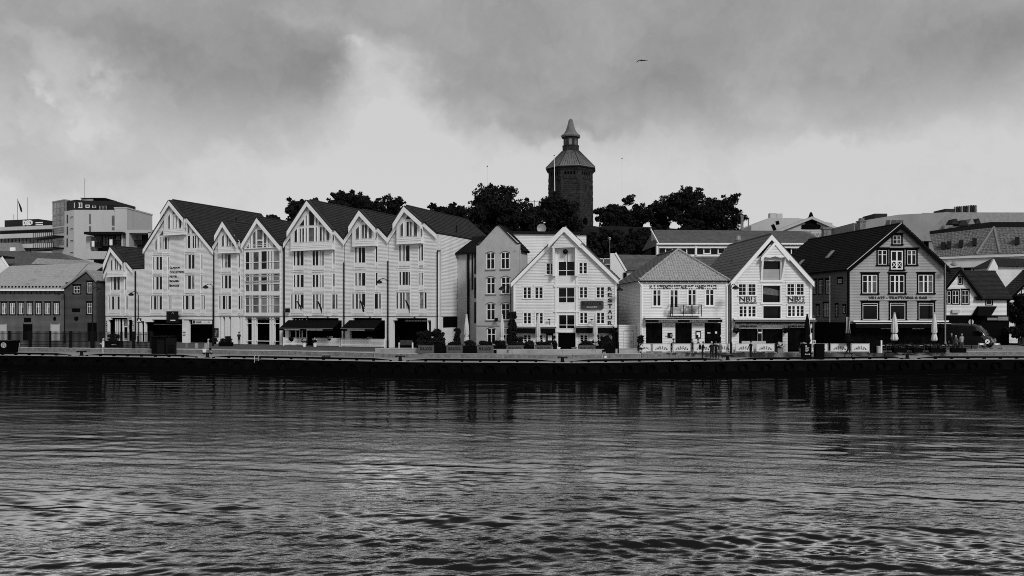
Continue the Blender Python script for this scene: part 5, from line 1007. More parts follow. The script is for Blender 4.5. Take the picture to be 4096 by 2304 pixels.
# its gabled cross wing
gq = Frame('wooden_house', 'dark gabled cross wing with two white windows beside the white hairdresser house', 'house', 257, 110.5, 385, 110.5, ZS); rt = gq.root; W = gq.len
ap_ = gq.uv(350, 1082); le = (0, gq.uv(257, 1152)[1]); re_ = (W, gq.uv(385, 1120)[1]); wr = [gq.zrect('B', (1070, 1162, 158, 264)), gq.zrect('B', (1270, 1336, 104, 264)), gq.zrect('B', (1268, 1334, 404, 564))]
siding([(0, 0), (W, 0), (W, re_[1]), ap_, le], wr).build('clapboard_wall', 'dark_board', rt, kind='stuff'); MB().prism([(0, 0), (W, 0), (W, re_[1]), ap_, le], .2, .3).build('inner_wall', 'dark_board', rt)
for i, r in enumerate(wr): window(rt, r, (0, .5, 1), (0, .5 if i == 0 else .66, 1), .06, .05, cas=.14, cm='black_paint', hood=.08, sill=.06)
gable_roof(rt, ap_, le, re_, 9, front=.3, over=.25, m='slate_light', tw=.4, th=.5, amp=.01, step=.02, ridge=False); bargeboards(rt, ap_, le, re_, .22, y0=-.34, ext=.25, m='metal_grey', drop=-.1); boxhouse(rt, W, 9, re_[1] - .3, 0, 'dark_board')
r = gq.zrect('B', (1048, 1160, 482, 535)); MB().box(r[0], r[1], -.08, -.02, r[2], r[3]).build('sign_board', 'black_paint', rt); r = gq.zrect('B', (1080, 1138, 602, 662)); MB().lathe([(.31, 0), (.31, .06)], 22).build('round_sign', 'black_paint', rt); o = LAST[0]; o.rotation_euler = (R(90), 0, 0); o.location = ((r[0] + r[1]) / 2, -.03, (r[2] + r[3]) / 2)
r = gq.zrect('B', (1270, 1400, 690, 940)); MB().box(r[0], r[1], -.06, .02, 0, r[3]).build('gateway', 'black_paint', rt)
rs_ = empty('rear_wing', (gx(385, 114), 114, ZS), 'dark clapboard wing with pale roof filling the gap to the hairdresser house', 'building'); hh = CAMZ - (1118 - HY) / F * 114 - ZS; siding([(0, 0), (2.2, 0), (2.2, hh), (0, hh)], []).build('clapboard_wall', 'dark_board', rs_, kind='stuff'); MB().box(0, 2.2, .1, 6, 0, hh).build('core_walls', 'dark_board', rs_)
MB().hexa([(-.3, -.4, hh), (2.2, -.4, hh), (2.2, 6, hh + 2.6), (-.3, 6, hh + 2.6), (-.3, -.4, hh + .15), (2.2, -.4, hh + .15), (2.2, 6, hh + 2.75), (-.3, 6, hh + 2.75)]).build('roof', 'slate_light', rs_); MB().box(-.3, 2.2, -.5, -.38, hh - .08, hh + .1).build('gutter', 'white_trim', rs_)

def roof_house(name, label, pxl, pxr, Z, ridge_px, ridge_y, eave_y, depth, m='tile_mid', wall='white_board', bottom=ZS, tw=.3, th=.4):
    """a house seen from its eave side: ridge parallel to the eave, hipped where the ridge ends differ"""
    A0, B0 = at(pxl, eave_y, Z), at(pxr, eave_y, Z); o = empty(name, (A0.x, Z, bottom), label, 'house'); e = A0.z - bottom; W_ = B0.x - A0.x
    q = [at(p, y, Z + depth) for p, y in zip(ridge_px, ridge_y)]; r0, r1 = [(p.x - A0.x, depth, p.z - bottom) for p in q]
    MB().box(.3, W_ - .3, .5, depth * 2 - .5, 0, e).build('wall', wall, o)
    rf = MB().add([(0, 0, e), (W_, 0, e), r1, r0, (W_, depth * 2, e), (0, depth * 2, e)], [(0, 1, 2, 3), (3, 2, 4, 5), (0, 3, 5), (1, 4, 2), (5, 4, 1, 0)]).build('roof', m, o)
    tilesheet((0, 0, e), (W_, 0, e), r1, r0, tw=tw, th=th, m=m, parent=rf, su=3); return o, e, W_
o, e, W_ = roof_house('tiled_house', 'broad dark tiled roof seen above the pale slate roof', -130, 312, 124, (-40, 246), (1002, 1012), 1066, 7, 'tile_mid')
o, e, W_ = roof_house('tiled_house', 'small pale tiled roof with dark gable end above the slate roof', 124, 372, 119.5, (150, 352), (1033, 1043), 1058, 3, 'tile_grey')
o = empty('white_gable_house', at(-30, 1085, 121), 'white gabled house end peeping over the slate roof', 'house'); o.location.z = ZS; z1 = at(0, 1078, 121).z - ZS; z2 = at(0, 1030, 121).z - ZS; siding([(0, 0), (3.1, 0), (2.6, z1), (1.6, z2), (0, z2)], [], y=0).build('clapboard_wall', 'white_board', o, kind='stuff'); MB().bar((1.5, -.1, z2 + .1), (3.3, -.1, z1 - .6), .3, .12, up=(0, 1, 0)).build('bargeboard', 'white_trim', o); MB().box(-.5, 1.6, -.2, 3, z2 + .02, z2 + .3).build('roof', 'tile_black', o)

# office block with rooftop letters
f = Frame('office_block', 'flat-roofed office block with pale bands and rooftop letters', 'office', -60, 196, 214, 190, ZS); rt = f.root
def band(fr_, k, rr, y0, y1, m, nm): r = fr_.zrect(k, rr); return MB().box(r[0], r[1], y0, y1, r[2], r[3]).build(nm, m, fr_.root)
zt = f.uv(*zp('A', 200, 600))[1]; MB().box(0, f.len, 1, 20, 0, zt).build('core', 'far_dark', rt)
for rr, m in (((-40, 848, 585, 640), 'pale_wall'), ((-40, 840, 700, 770), 'pale_wall'), ((-40, 835, 868, 935), 'pale_wall'), ((-40, 830, 1000, 1060), 'pale_wall')): band(f, 'A', rr, -.2, 1.2, m, 'parapet_band')
band(f, 'A', (-40, 500, 462, 576), 2, 9, 'far_dark', 'roof_storey')
for i in range(17): band(f, 'A', (i * 58 - 120, i * 58 - 78, 778, 862), .6, .9, 'glass_mid', 'window')
for i in range(11): band(f, 'A', (350 + i * 58, 392 + i * 58, 942, 996), .6, .9, 'glass_mid', 'window')
band(f, 'A', (0, 1, 0, 1), 0, .1, 'far_dark', 'flue') if False else None
q = f.zrect('A', (366, 512, 488, 570), 1.6); lettering(rt, 'DSD', *q, 1.9, 'letter_white', bold=.03, t=.3)
q = f.zrect('A', (556, 690, 502, 582), 1.6); fl = MB().box(q[0], q[1], 1.6, 1.75, q[2], q[3]).build('flag_panel', 'letter_black', rt); hq = (q[3] - q[2]) / 5
for i in (1, 3): MB().box(q[0] + .1, q[1], 1.55, 1.6, q[2] + hq * i, q[2] + hq * (i + 1)).build('stripe', 'letter_white', fl)
MB().prism([(q[0], q[2]), (q[0] + hq * 2.6, (q[2] + q[3]) / 2), (q[0], q[3])], 1.45, 1.54).build('triangle', 'letter_black', fl)
q = f.zrect('A', (-40, 350, 850, 985), -1.5); MB().prism([(q[0], q[2]), (q[1], q[2]), (q[1] - 1.8, q[3]), (q[0], q[3])], -1.6, -.3).build('mansard', 'metal_grey', rt)
q = f.zrect('A', (170, 245, 925, 980), -1.7); MB().box(q[0], q[1], -1.9, -1.6, q[2], q[3]).build('dormer', 'letter_white', rt)
for px, py0, py1, fl in ((283, 470, 140, 1), (447, 480, 118, 0), (222, 460, 395, 0)):
    a = at(*zp('A', px, py1), 196); b_ = at(*zp('A', px, py0 + 20), 196); o = empty('rooftop_mast', b_, ['thin rooftop antenna mast beside the letters', 'flagpole with a waving dark flag on the office roof', ''][fl] if px != 222 else 'short thin rod on the office roof', 'mast'); MB().tube([(0, 0, 0), (0, 0, a.z - b_.z)], .07, 6).build('pole', 'metal_grey', o)
    if fl:
        t_ = a.z - b_.z; MB().add([(0, 0, t_ - .3), (.5, 0, t_ - 2.3), (.7, .1, t_ - 3.3), (1.2, 0, t_ - 3.6), (1.0, .1, t_ - 2.4), (.5, 0, t_ - 1.2), (0, .06, t_ - .3), (.5, .06, t_ - 2.3), (.7, .16, t_ - 3.3), (1.2, .06, t_ - 3.6), (1., .16, t_ - 2.4), (.5, .06, t_ - 1.2)], [(0, 1, 5), (1, 2, 4, 5), (2, 3, 4), (11, 7, 6), (11, 10, 8, 7), (10, 9, 8), (0, 6, 7, 1), (1, 7, 8, 2), (2, 8, 9, 3), (3, 9, 10, 4), (4, 10, 11, 5), (5, 11, 6, 0)]).build('flag', 'cloth_black', o)
# white tower block with black penthouse: two faces meeting at a corner
f = Frame('tower_block', 'white apartment tower with black penthouse and glazed corner', 'apartment block', 296, 165, 518, 165, ZS); rt = f.root; zt = f.uv(*zp('A', 1190, 320))[1]
g2 = host_frame(f, 211, 171, 296, 165); zt2 = zt
MB().box(0, f.uv(*zp('A', 1865, 340))[0], 0, 12, 0, zt).build('main_wall', 'pale_wall', rt); q = f.zrect('A', (1868, 2066, 305, 640)); MB().box(q[0], q[1], -.6, 11, 0, q[3]).box(q[0] - .1, q[1] + .1, -.7, 11.1, q[3], q[3] + .3).build('stair_tower', 'pale_wall', rt)
attach(MB().box(0, g2.len, 0, .6, 0, g2.uv(*zp('A', 1040, 330))[1] - .2).build('side_wall', 'pale_wall', None), g2)
gq_ = g2.zrect('A', (850, 1042, 186, 600)); attach(MB().box(gq_[0], gq_[1], .02, .7, gq_[2], gq_[3]).box(gq_[0] - .1, gq_[1], -.15, 1.2, gq_[3], gq_[3] + .25).build('glazed_corner', 'metal_grey', None), g2); gq_ = g2.zrect('A', (1044, 1190, 165, 330)); attach(MB().box(gq_[0], g2.len, .4, 2, gq_[2], gq_[3]).build('penthouse_side', 'far_dark', None), g2)
for rr in ((852, 1038, 190, 395), (852, 1038, 405, 575), (855, 1035, 605, 690), (920, 1035, 805, 880)):
    q = g2.zrect('A', rr); attach(window(None, q, (0, .33, .66, 1), (0, .5, 1), .12, fm='metal_grey', gm='glass_sky', y=-.1), g2)
for y0, y1 in ((670, 785), (865, 970)):
    q = g2.zrect('A', (700, 1030, y0, y1)); mb = MB().box(q[0], q[1], -2.2, 0, q[2], q[2] + .35)
    for i in range(11): mb.box(q[0] + (q[1] - q[0]) * i / 10 - .05, q[0] + (q[1] - q[0]) * i / 10 + .05, -2.2, -2.1, q[2] + .35, q[3])
    attach(mb.build('balcony', 'black_metal', None), g2)
for rr in ((1080, 1095, 400, 535), (1080, 1095, 590, 720), (1078, 1092, 780, 915)): q = g2.zrect('A', rr); attach(MB().box(q[0], q[1], -.1, .05, q[2], q[3]).build('slit_window', 'glass', None), g2)
for y_ in (418, 608, 800, 992): q = g2.zrect('A', (1128, 1190, y_, y_ + 34)); attach(window(None, q, (0, 1), (0, 1), .12, fm='pale_wall', y=-.06), g2)
for rr in ((1438, 1463, 385, 545), (1438, 1463, 580, 675), (1803, 1866, 412, 570), (1803, 1866, 600, 645)): q = f.zrect('A', rr); MB().box(q[0], q[1], -.08, .1, q[2], q[3]).build('window', 'glass_mid', rt)
q = f.zrect('A', (1190, 1815, 180, 330)); ph = MB().box(q[0] + .05, q[1], .8, 10, zt - .2, q[3] + .2).build('penthouse', 'far_dark', rt)
q = f.zrect('A', (1290, 1690, 125, 190), 3); MB().box(q[0], q[1], 3, 8, zt + 3, q[3]).build('roof_plant', 'far_dark', rt); q = f.zrect('A', (1310, 1500, 145, 180), 2.9); MB().box(q[0], q[1], 2.8, 2.98, q[2], q[3]).build('plant_window', 'glass_sky', rt)
for rr, c_ in (((1195, 1325, 205, 290), 3), ((1380, 1442, 238, 285), 1), ((1488, 1550, 245, 290), 1), ((1605, 1712, 248, 335), 2)): q = f.zrect('A', rr, .75); window(rt, q, tuple(i / c_ for i in range(c_ + 1)), (0, 1), .12, y=.7, gm='glass_mid', fm='white_trim')
q = f.zrect('A', (1460, 1865, 318, 350), -.1); rl = MB().box(q[0], q[1], -.05, .02, zt + .9, zt + 1.0)
for i in range(24): rl.box(q[0] + (q[1] - q[0]) * i / 24, q[0] + (q[1] - q[0]) * i / 24 + .06, -.05, .02, zt, zt + .9)
rl.build('railing', 'black_metal', rt, kind='stuff')
# modern flats in front of it
f = Frame('apartment_block', 'low modern flats with black canopy and deep balconies', 'apartment block', 342, 150, 608, 150, ZS); rt = f.root
q0 = f.zrect('A', (1350, 2440, 655, 1100)); MB().box(0, f.len, 3, 14, 0, q0[3] - .5).build('core', 'far_dark', rt)
for rr, m, y0, y1, nm in (((1345, 2440, 985, 1110), 'pale_wall', -.5, 3.2, 'lower_wall'), ((1870, 2440, 640, 690), 'pale_wall', -.3, 4, 'roof_edge'), ((1350, 1965, 672, 712), 'black_metal', -1.5, 4, 'canopy'), ((2025, 2078, 690, 985), 'pale_wall', -.3, 3, 'pier'), ((1955, 1978, 690, 985), 'pale_wall', -.3, 3, 'pier'), ((2385, 2432, 680, 985), 'pale_wall', -.3, 3, 'pier'), ((1385, 1460, 740, 985), 'grey_render', .3, 3, 'pier')):
    q = f.zrect('A', rr, y0); MB().box(q[0], q[1], y0, y1, q[2], q[3]).build(nm, m, rt)
for rr in ((1560, 1640, 735, 930), (1665, 1745, 725, 900), (1760, 1945, 740, 900), (2100, 2290, 720, 890)): q = f.zrect('A', rr, 2.9); window(rt, q, (0, .33, .66, 1), (0, 1), .14, y=2.7, fm='metal_grey', gm=('glass_mid', 'glass', 'glass_sky'))
for rr in ((1460, 1650, 845, 910), (1750, 1955, 805, 905), (2160, 2350, 805, 895)):
    q = f.zrect('A', rr, -.2); mb = MB().box(q[0], q[1], -.25, -.15, q[3] - .1, q[3]).box(q[0], q[1], -.25, -.15, q[2], q[2] + .15)
    for i in range(16): mb.box(q[0] + (q[1] - q[0]) * i / 15 - .04, q[0] + (q[1] - q[0]) * i / 15 + .04, -.25, -.2, q[2], q[3])
    mb.build('balcony_rail', 'black_metal', rt, kind='stuff')
for rr in ((1478, 1520, 820, 910), (1765, 1810, 795, 890)): q = f.zrect('A', rr, -.4); MB().box(q[0], q[1], -.45, -.35, q[2], q[3]).build('glass_screen', 'letter_white', rt)
o = link('rooftop_mast', MB().tube([(0, 0, 0), (0, 0, 5.2)], .05, 5).mesh('rooftop_mast', 'metal_grey')); o.location = at(339, 795, 172); o.location.z -= .5; tag(o, 'thin aerial on top of the white tower block', 'mast')

# ---- behind the restaurants: long tiled block with clerestory windows
f = Frame('long_block', 'long low tiled block with a band of white framed windows on the slope', 'building', 2632, 104, 3290, 104, ZS); rt = f.root; W = f.len
ez = f.uv(2900, 977)[1]; b0 = f.uv(2900, 1022)[1]
pr = f.local(at(2585, 920, 109)); pr2 = f.local(at(3203, 924, 109)); pe = f.local(at(3255, 958, 106))
tilesheet((-.2, -.5, ez), (W + 1, -.5, ez), (pr2[0], 5, pr2[2]), (.35, 5, pr[2]), m='tile_mid', parent=rt, tw=.28, th=.4); MB().add([(-.2, -.5, ez - .2), (W + 1, -.5, ez - .2), (pr2[0] + 1, 5, pr2[2] - .05), (.3, 5, pr[2] - .05), (W + 1, 12, ez), (-.2, 12, ez)], [(0, 1, 2, 3), (3, 2, 4, 5), (0, 3, 5), (1, 4, 2)]).build('roof', 'tile_mid', rt)
MB().prism([(-.25, 0), (-.05, 0), (-.05, 1), (-.25, 1)], 0, .1).build('post', 'white_trim', rt)
MB().add([(0, -.4, b0), (0, -.4, ez), (-.0, 5, pr[2]), (-.0, 5, b0), (.1, -.4, b0), (.1, -.4, ez), (.1, 5, pr[2]), (.1, 5, b0)], [(0, 1, 2, 3), (7, 6, 5, 4), (0, 4, 5, 1), (1, 5, 6, 2)]).build('gable_wall', 'pale_wall', rt)
MB().bar((-.05, -.5, ez + .05), (-.05, 5.1, pr[2] + .1), .12, .25).build('verge_board', 'white_trim', rt)
MB().box(-.3, W, -.6, -.45, ez - .1, ez + .12).build('gutter', 'white_trim', rt); MB().box(0, W, -.3, .1, ez - .55, ez - .15).build('fascia', 'white_trim', rt)
MB().box(0, W, .3, 10, 0, ez).build('core', 'far_dark', rt); MB().box(0, W, -.25, .3, b0 - .15, b0 + .12).build('sill_band', 'white_trim', rt)
for a, c in ((997, 1138), (1262, 1398), (1690, 1828), (1950, 2088)): q = f.zrect('K', (a, c, 500, 618)); window(rt, q, (0, 1), (0, 1), .14, y=.0)
for x in (850, 1548, 2235): q = f.zrect('K', (x - 16, x + 16, 455, 640)); MB().box(q[0], q[1], -.4, .2, q[2], q[3]).build('downpipe', 'white_trim', rt)
for a, c in ((875, 995), (1140, 1260), (1400, 1525), (1565, 1690), (1830, 1950), (2090, 2220)): q = f.zrect('K', (a, c, 500, 618)); MB().box(q[0], q[1], .1, .2, q[2], q[3]).build('pane', 'glass', rt)
for k, a, c in (('M', 1375, 1500),): q = f.zrect(k, (a, c, 505, 625)); window(rt, q, (0, 1), (0, 1), .14, y=.0)
q = f.zrect('M', (1265, 1375, 500, 620)); MB().box(q[0], q[1], .05, .15, q[2], q[3]).build('pane', 'glass', rt)
tilesheet((-4, -3.5, b0 - 2.8), (W, -3.5, b0 - 2.8), (W, -.2, b0 - .2), (-4, -.2, b0 - .2), m='tile_mid', parent=rt, tw=.28, th=.4); MB().box(-4, W, -3.4, .2, 0, b0 - 3).build('lower_storey', 'far_dark', rt)
c_ = f.local(at(*zp('K', 2318, 460), 101.5)); MB().lathe([(.26, -1), (.26, 0), (.4, .6), (.44, .68), (.44, .76), (.32, 1.28), (.28, 1.3)], 18, c_).build('roof_ventilator', 'metal_grey', rt)
# its left annexe with small white gable, railing terrace
o, e, W_ = roof_house('tiled_annexe', 'small tiled annexe with white gable wall beside the long tiled block', 2502, 2652, 97, (2468, 2650), (1019, 1021), 1081, 4, 'tile_mid', 'white_board', tw=.26, th=.35)
z0_ = at(2470, 1022, 100.5).z - ZS; MB().prism([(-2.0, 0), (.0, 0), (.0, e - .1), (-1.25, z0_), (-2.0, z0_)], -.3, .2).build('gable_wall', 'panel_white', o); MB().bar((-1.35, -.35, z0_ + .05), (.05, -.35, e - .1), .22, .12, up=(0, 1, 0)).build('verge_board', 'white_trim', o)
for y0, y1 in ((950, 1050), (1200, 1320), (1330, 1440)): q0 = at(*zp('K', 245, y0), 96.6); q1 = at(*zp('K', 292, y1), 96.6); MB().box(q0.x - o.location.x, q1.x - o.location.x, -.5, -.36, q1.z - ZS, q0.z - ZS).build('window', 'glass', o)
for i, ch_ in enumerate('ASIA'):
    q0 = at(*zp('K', 165, 1205 + i * 62), 96.6); q1 = at(*zp('K', 200, 1250 + i * 62), 96.6)
    if i < 1: continue
    lettering(o, ['', 'THE', 'GOOD', 'FOOD'][i], q0.x - o.location.x - .2, q1.x - o.location.x + .1, q1.z - ZS, q0.z - ZS, -.32, 'metal_grey')
tr = empty('roof_terrace_rail', at(2396, 1058, 99), 'white framed roof terrace railing beside the warehouse gable', 'railing'); MB().box(0, 1.9, 0, .06, 0, .08).box(0, 1.9, 0, .06, .72, .8).box(.55, .62, 0, .06, 0, .8).box(1.83, 1.9, 0, .06, 0, .8).build('frame', 'white_trim', tr)
b_ = MB()
for i in range(22): b_.box(.05 + i * .085, .08 + i * .085, .02, .05, .08, .72)
b_.build('balusters', 'metal_grey', tr, kind='stuff'); MB().box(-1, 2.2, .1, 3, -6.5, -.01).build('terrace_base', 'far_dark', tr)
# ---- far right background
f = Frame('warehouse_shed', 'pale grey gabled shed roofs far behind, nearest one with painted mural sign', 'building', 3110, 150, 3395, 150, ZS); rt = f.root
ap_ = f.uv(3243, 870); le, re_ = (0, f.uv(3110, 923)[1]), (f.len, f.uv(3395, 936)[1]); siding([(0, 0), (f.len, 0), re_, ap_, le], [], pitch=.4, lap=.03).build('clad_wall', 'pale_wall', rt); gable_roof(rt, ap_, le, re_, 20, f.depthdir(2300), front=.6, over=.6, m='far_dark', tiled=False, ridge=False); bargeboards(rt, ap_, le, re_, .5, y0=-.7, ext=.6, m='pale_wall', drop=-.15)
mq = f.uv(3244, 905); mu = MB().lathe([(2.1, 0), (2.0, .9), (1.3, 1.0), (1.2, 1.9), (.55, 2.4), (.2, 3.4)], 10, (mq[0], -.1, mq[1] - .6)).build('painted_emblem', 'black_paint', rt); mu.scale = (1, .05, 1)
lettering(rt, 'Gullruten', mq[0] - 2.5, mq[0] + 2.6, mq[1] - 2.6, mq[1] - .9, -.06, 'metal_grey', sheer=.3)
f = Frame('warehouse_shed', 'flat grey shed with dark painted streaks behind the gabled shed', 'building', 3005, 165, 3330, 165, ZS); rt = f.root; z1 = f.uv(3040, 892)[1]; MB().prism([(0, 0), (f.len, 0), (f.len, z1), (f.uv(3190, 872)[0], f.uv(3190, 872)[1]), (f.uv(3075, 872)[0], f.uv(3075, 872)[1]), (f.uv(3020, 890)[0], z1 - .4), (0, z1 - .6)], 0, 25).build('wall', 'pale_wall', rt)
for a, c in (((3090, 898), (3100, 921)), ((3108, 884), (3112, 898))): p, q = f.uv(*a), f.uv(*c); MB().bar((p[0], -.05, p[1]), (q[0], -.05, q[1]), .7, .08, up=(0, 1, 0)).build('painted_streak', 'black_paint', rt)
for px, py, ww, hh_ in ((3093, 866, .7, 2.2), (3118, 868, .7, 1.6)): q = f.uv(px, py, 8); MB().box(q[0] - ww, q[0] + ww, 8, 9.4, q[1] - 3, q[1] + .8).build('roof_vent', 'grey_render', rt)
for px, py in ((2968, 905), (2994, 905)): o = link('chimney', MB().box(-.5, .5, -.5, .5, 0, 2.4).box(-.6, .6, -.6, .6, 2.4, 2.7).mesh('chimney', 'stone_block')); o.location = at(px, 922, 125); tag(o, ['grey chimney stack between tree and tiled roof', 'thin grey chimney behind the tiled roof'][px > 2980], 'chimney'); o.scale = (.38, .4, .9) if px < 2980 else (.15, .15, .7)
o, e, W_ = roof_house('gabled_house', 'small far house with dark roof between shed and concrete hall', 3362, 3440, 160, (3380, 3424), (905, 898), 935, 5, 'far_dark', 'pale_wall')
ck = link('chimney', MB().box(-.5, .5, -.4, .4, 0, 1.3).box(-.65, .65, -.5, .5, 1.3, 1.6).mesh('chimney', 'stone_block')); ck.location = at(3305, 947, 104); ck.location.z -= .3; tag(ck, 'brick chimney in front of the pale gabled shed', 'chimney')
# concrete hall with sloping roof
f = Frame('concrete_hall', 'large pale concrete hall with sloping faceted roof and skylights', 'hall', 3420, 140, 4240, 140, ZS); rt = f.root; P = lambda x, y, dp=0: (lambda t: (t[0], dp, t[1]))(f.uv(*zp('O', x, y), dp))
lo_l, lo_r = f.uv(3430, 1000)[0], f.len
fc = MB().add([P(300, 480), P(295, 295), P(860, 200), P(1560, 165), P(1150, 560), P(300, 560)], [(0, 1, 2, 3, 4, 5)]).build('sloping_roof', 'far_concrete', rt)
MB().add([P(1150, 560, .1), P(1560, 165, .1), P(1490, 165, 0), P(1110, 560, 0)], [(0, 1, 2, 3)]).build('edge_strip', 'pale_wall', rt)
MB().add([P(1150, 560, .15), P(1550, 168, .15), P(2900, 170, .15), P(2900, 560, .15)], [(0, 1, 2, 3)]).build('side_wall', 'metal_grey', rt)
top_ = f.uv(*zp('O', 900, 170))[1]; MB().box(f.uv(3700, 900)[0], lo_r, .4, 26, 0, f.uv(*zp('O', 1600, 172))[1]).box(0, f.uv(3720, 900)[0], .4, 26, 0, f.uv(3420, 890)[1]).build('core', 'far_concrete', rt)
for x in (680, 752, 800, 855): q0, q1 = f.uv(*zp('O', x, 370)), f.uv(*zp('O', x + 45, 275)); MB().prism([(q0[0], q0[1]), (q0[0] + .7, q0[1]), (q1[0] + .4, q1[1]), (q1[0] - .3, q1[1])], -.12, .0).build('skylight', 'glass_mid', rt)
q = f.zrect('O', (540, 712, 185, 245), 4); MB().box(q[0], q[1], 4, 9, q[2] - 1, q[3]).build('plant_box', 'far_dark', rt)
q = f.zrect('O', (1500, 1640, 120, 158), 6); MB().box(q[0], q[1], 6, 10, q[2] - 1, q[3]).build('plant_box', 'far_dark', rt)
for i in range(10): q = f.zrect('O', (1640 + i * 32, 1668 + i * 32, 100 - 3 * min(i, 7), 160), 6); MB().lathe([(q[1] - q[0], 0)] * 1 + [((q[1] - q[0]) * .5, .0), ((q[1] - q[0]) * .5, q[3] - q[2] + 1), ((q[1] - q[0]) * .4, q[3] - q[2] + 1.2)], 10, ((q[0] + q[1]) / 2, 6.5, q[2] - 1)).build('roof_flue', 'far_dark' if i % 3 else 'metal_grey', rt)
for x, y_, ww in ((1640, 290, 50), (1750, 310, 65), (1860, 290, 45), (1950, 285, 40)): q = f.zrect('O', (x - ww, x + ww, y_ - 35, y_ + 35), -3); MB().prism([(q[0], q[2]), (q[1], q[2]), (q[1] - .4, q[3]), (q[0] + .6, q[3])], -3, -1).build('air_unit', 'far_dark' if x != 1860 else 'metal_grey', rt)
# curved slate-roofed hall
f = Frame('slate_roofed_hall', 'wide hall with rough slate hip roof and dark parapet', 'hall', 3690, 118, 4260, 108, ZS); rt = f.root
def P2(x, y, dp): t = f.uv(*zp('O', x, y), dp); return (t[0], dp, t[1])
E0, E1, E2, E3 = P2(1380, 795, 0), P2(1925, 745, 0), P2(2245, 735, 0), P2(3200, 735, 0); T0, T1, T2 = P2(1290, 470, 6), P2(2165, 375, 6), P2(3200, 372, 6)
for q in ((E0, E1, T1, T0), (E1, E2, T1, T1), (E2, E3, T2, T1)): tilesheet(*q, tw=.5, th=.45, amp=.05, step=.05, m='slate_rough', parent=rt)
MB().add([E0, E1, T1, T0, E2, T2, E3], [(0, 1, 2, 3), (1, 4, 2), (4, 6, 5, 2)]).build('roof_deck', 'slate_rough', rt)
for a, c in ((E1, T1), (E2, T1)): MB().tube([Vector(a) + Vector((0, 0, .1)), Vector(c) + Vector((0, 0, .1))], .16, 6).build('hip_ridge', 'metal_grey', rt)
D0, D1, D2 = P2(1290, 425, 5.8), P2(2110, 300, 5.8), P2(3200, 300, 5.8)
MB().add([T0, T1, D1, D0, T2, D2], [(0, 1, 2, 3), (1, 4, 5, 2)]).build('parapet', 'far_dark', rt)
for x, y_ in ((1478, 630), (1555, 620), (1720, 605), (1903, 578), (2483, 565)): q = P2(x, y_, 2.5); MB().box(q[0] - .28, q[0] + .28, 1.6, 3, q[2] - .5, q[2] + .6).build('roof_vent', 'far_dark', rt)
ze = E1[2]; q = f.zrect('O', (1440, 2900, 800, 960)); MB().box(q[0], q[1] + 8, .5, 14, 0, ze - .3).build('core', 'far_dark', rt); MB().box(q[0] - 1, q[1] + 8, -.1, .5, ze - 1.9, ze - .5).box(q[0] - 1, q[1] + 8, -.4, .5, ze - .5, ze - .2).build('fascia', 'panel_white', rt)
for x in (1635, 1745, 1868, 1912, 1995): q = f.zrect('O', (x - 8, x + 8, 840, 960), .3); MB().box(q[0], q[1], .2, .5, q[2] - 4, q[3]).build('column', 'pale_wall', rt)

# ---- white house with dark tiled roof at the right end
f = Frame('white_house', 'white clapboard house with steep black-edged gable beside the van', 'house', 3770, 97, 4030, 97, ZS); rt = f.root; W = f.len; P = lambda x, y: f.uv(*zp('P', x, y))
ap_ = f.uv(3833, 1078); vl = P(1965, 235); le = (f.uv(3775, 1158)[0], f.uv(3775, 1158)[1]); ez = P(2150, 255)[1]; gp_r = vl
poly = [(0, 0), (W, 0), (W, ez), (vl[0], ez - .01), ap_, (0, le[1])]
wr = [f.zrect('P', r) for r in ((1532, 1578, 148, 322), (1600, 1688, 145, 325), (1725, 1820, 140, 325), (2058, 2138, 265, 335))]; q = f.zrect('O', (1682, 1728, 1050, 1145)); zsh = P(1800, 480)[1]
siding([(0, zsh), (W, zsh), (W, ez), (vl[0], ez - .01), (vl[0] - .01, ez), ap_, (0, le[1])], wr + [q]).build('clapboard_wall', 'white_board', rt, kind='stuff')
for i, r in enumerate(wr): window(rt, r, (0, 1) if i in (0, 3) else (0, .5, 1), (0, 1) if i == 3 else (0, .64, 1), .06, cas=.12, cm='black_paint', hood=.03)
window(rt, q, (0, 1), (0, 1), .05, cas=.1, cm='black_paint'); MB().prism([(q[0], q[3]), (q[1], q[3]), ((q[0] + q[1]) / 2, q[3] + .5)], -.03, .02).build('pointed_head', 'black_paint', rt)
MB().box(0, W, .2, 9, 0, ez - .1).prism([(0, ez - .2), (vl[0], ez - .2), ap_, (0, le[1])], .2, 5).build('core_walls', 'panel_white', rt); MB().box(0, W + .1, -.04, .2, 0, zsh).build('shopfront', 'black_paint', rt)
gable_roof(rt, ap_, (0, le[1]), vl, 6, front=.45, over=.1, m='tile_dark', tw=.26, th=.34); bargeboards(rt, ap_, (0, le[1]), vl, .3, y0=-.5, ext=.1, m='black_paint', drop=-.1)
rz_ = f.uv(4000, 1082, 6)[1]; tilesheet((vl[0] - .6, -.45, ez - .05), (W + .4, -.45, ez - .05), (W + 2.2, 6, rz_), (ap_[0] + 1, 6, rz_), m='tile_dark', parent=rt, tw=.26, th=.34); MB().add([(vl[0] - .6, -.45, ez - .2), (W + .4, -.45, ez - .2), (W + 2.2, 6, rz_ - .1), (ap_[0] + 1, 6, rz_ - .1)], [(0, 1, 2, 3)]).build('roof_deck', 'tile_black', rt)
MB().box(W - .1, W + .15, -.06, .1, 0, ez + .1).build('corner_board', 'black_paint', rt)
q = f.zrect('P', (1885, 2205, 362, 490)); MB().hexa([(q[0] - .3, -1.4, q[2] + .05), (q[1] - 1.6, -1.4, q[2] + .05), (q[1] - 1.5, 0, q[2] + .1), (q[0] - .2, 0, q[2] + .1), (q[0] + .4, -.6, q[3]), (q[1], -.05, q[3]), (q[1], 0, q[3] + .05), (q[0] + .5, 0, q[3] + .05)]).build('canopy', 'black_cloth', rt)
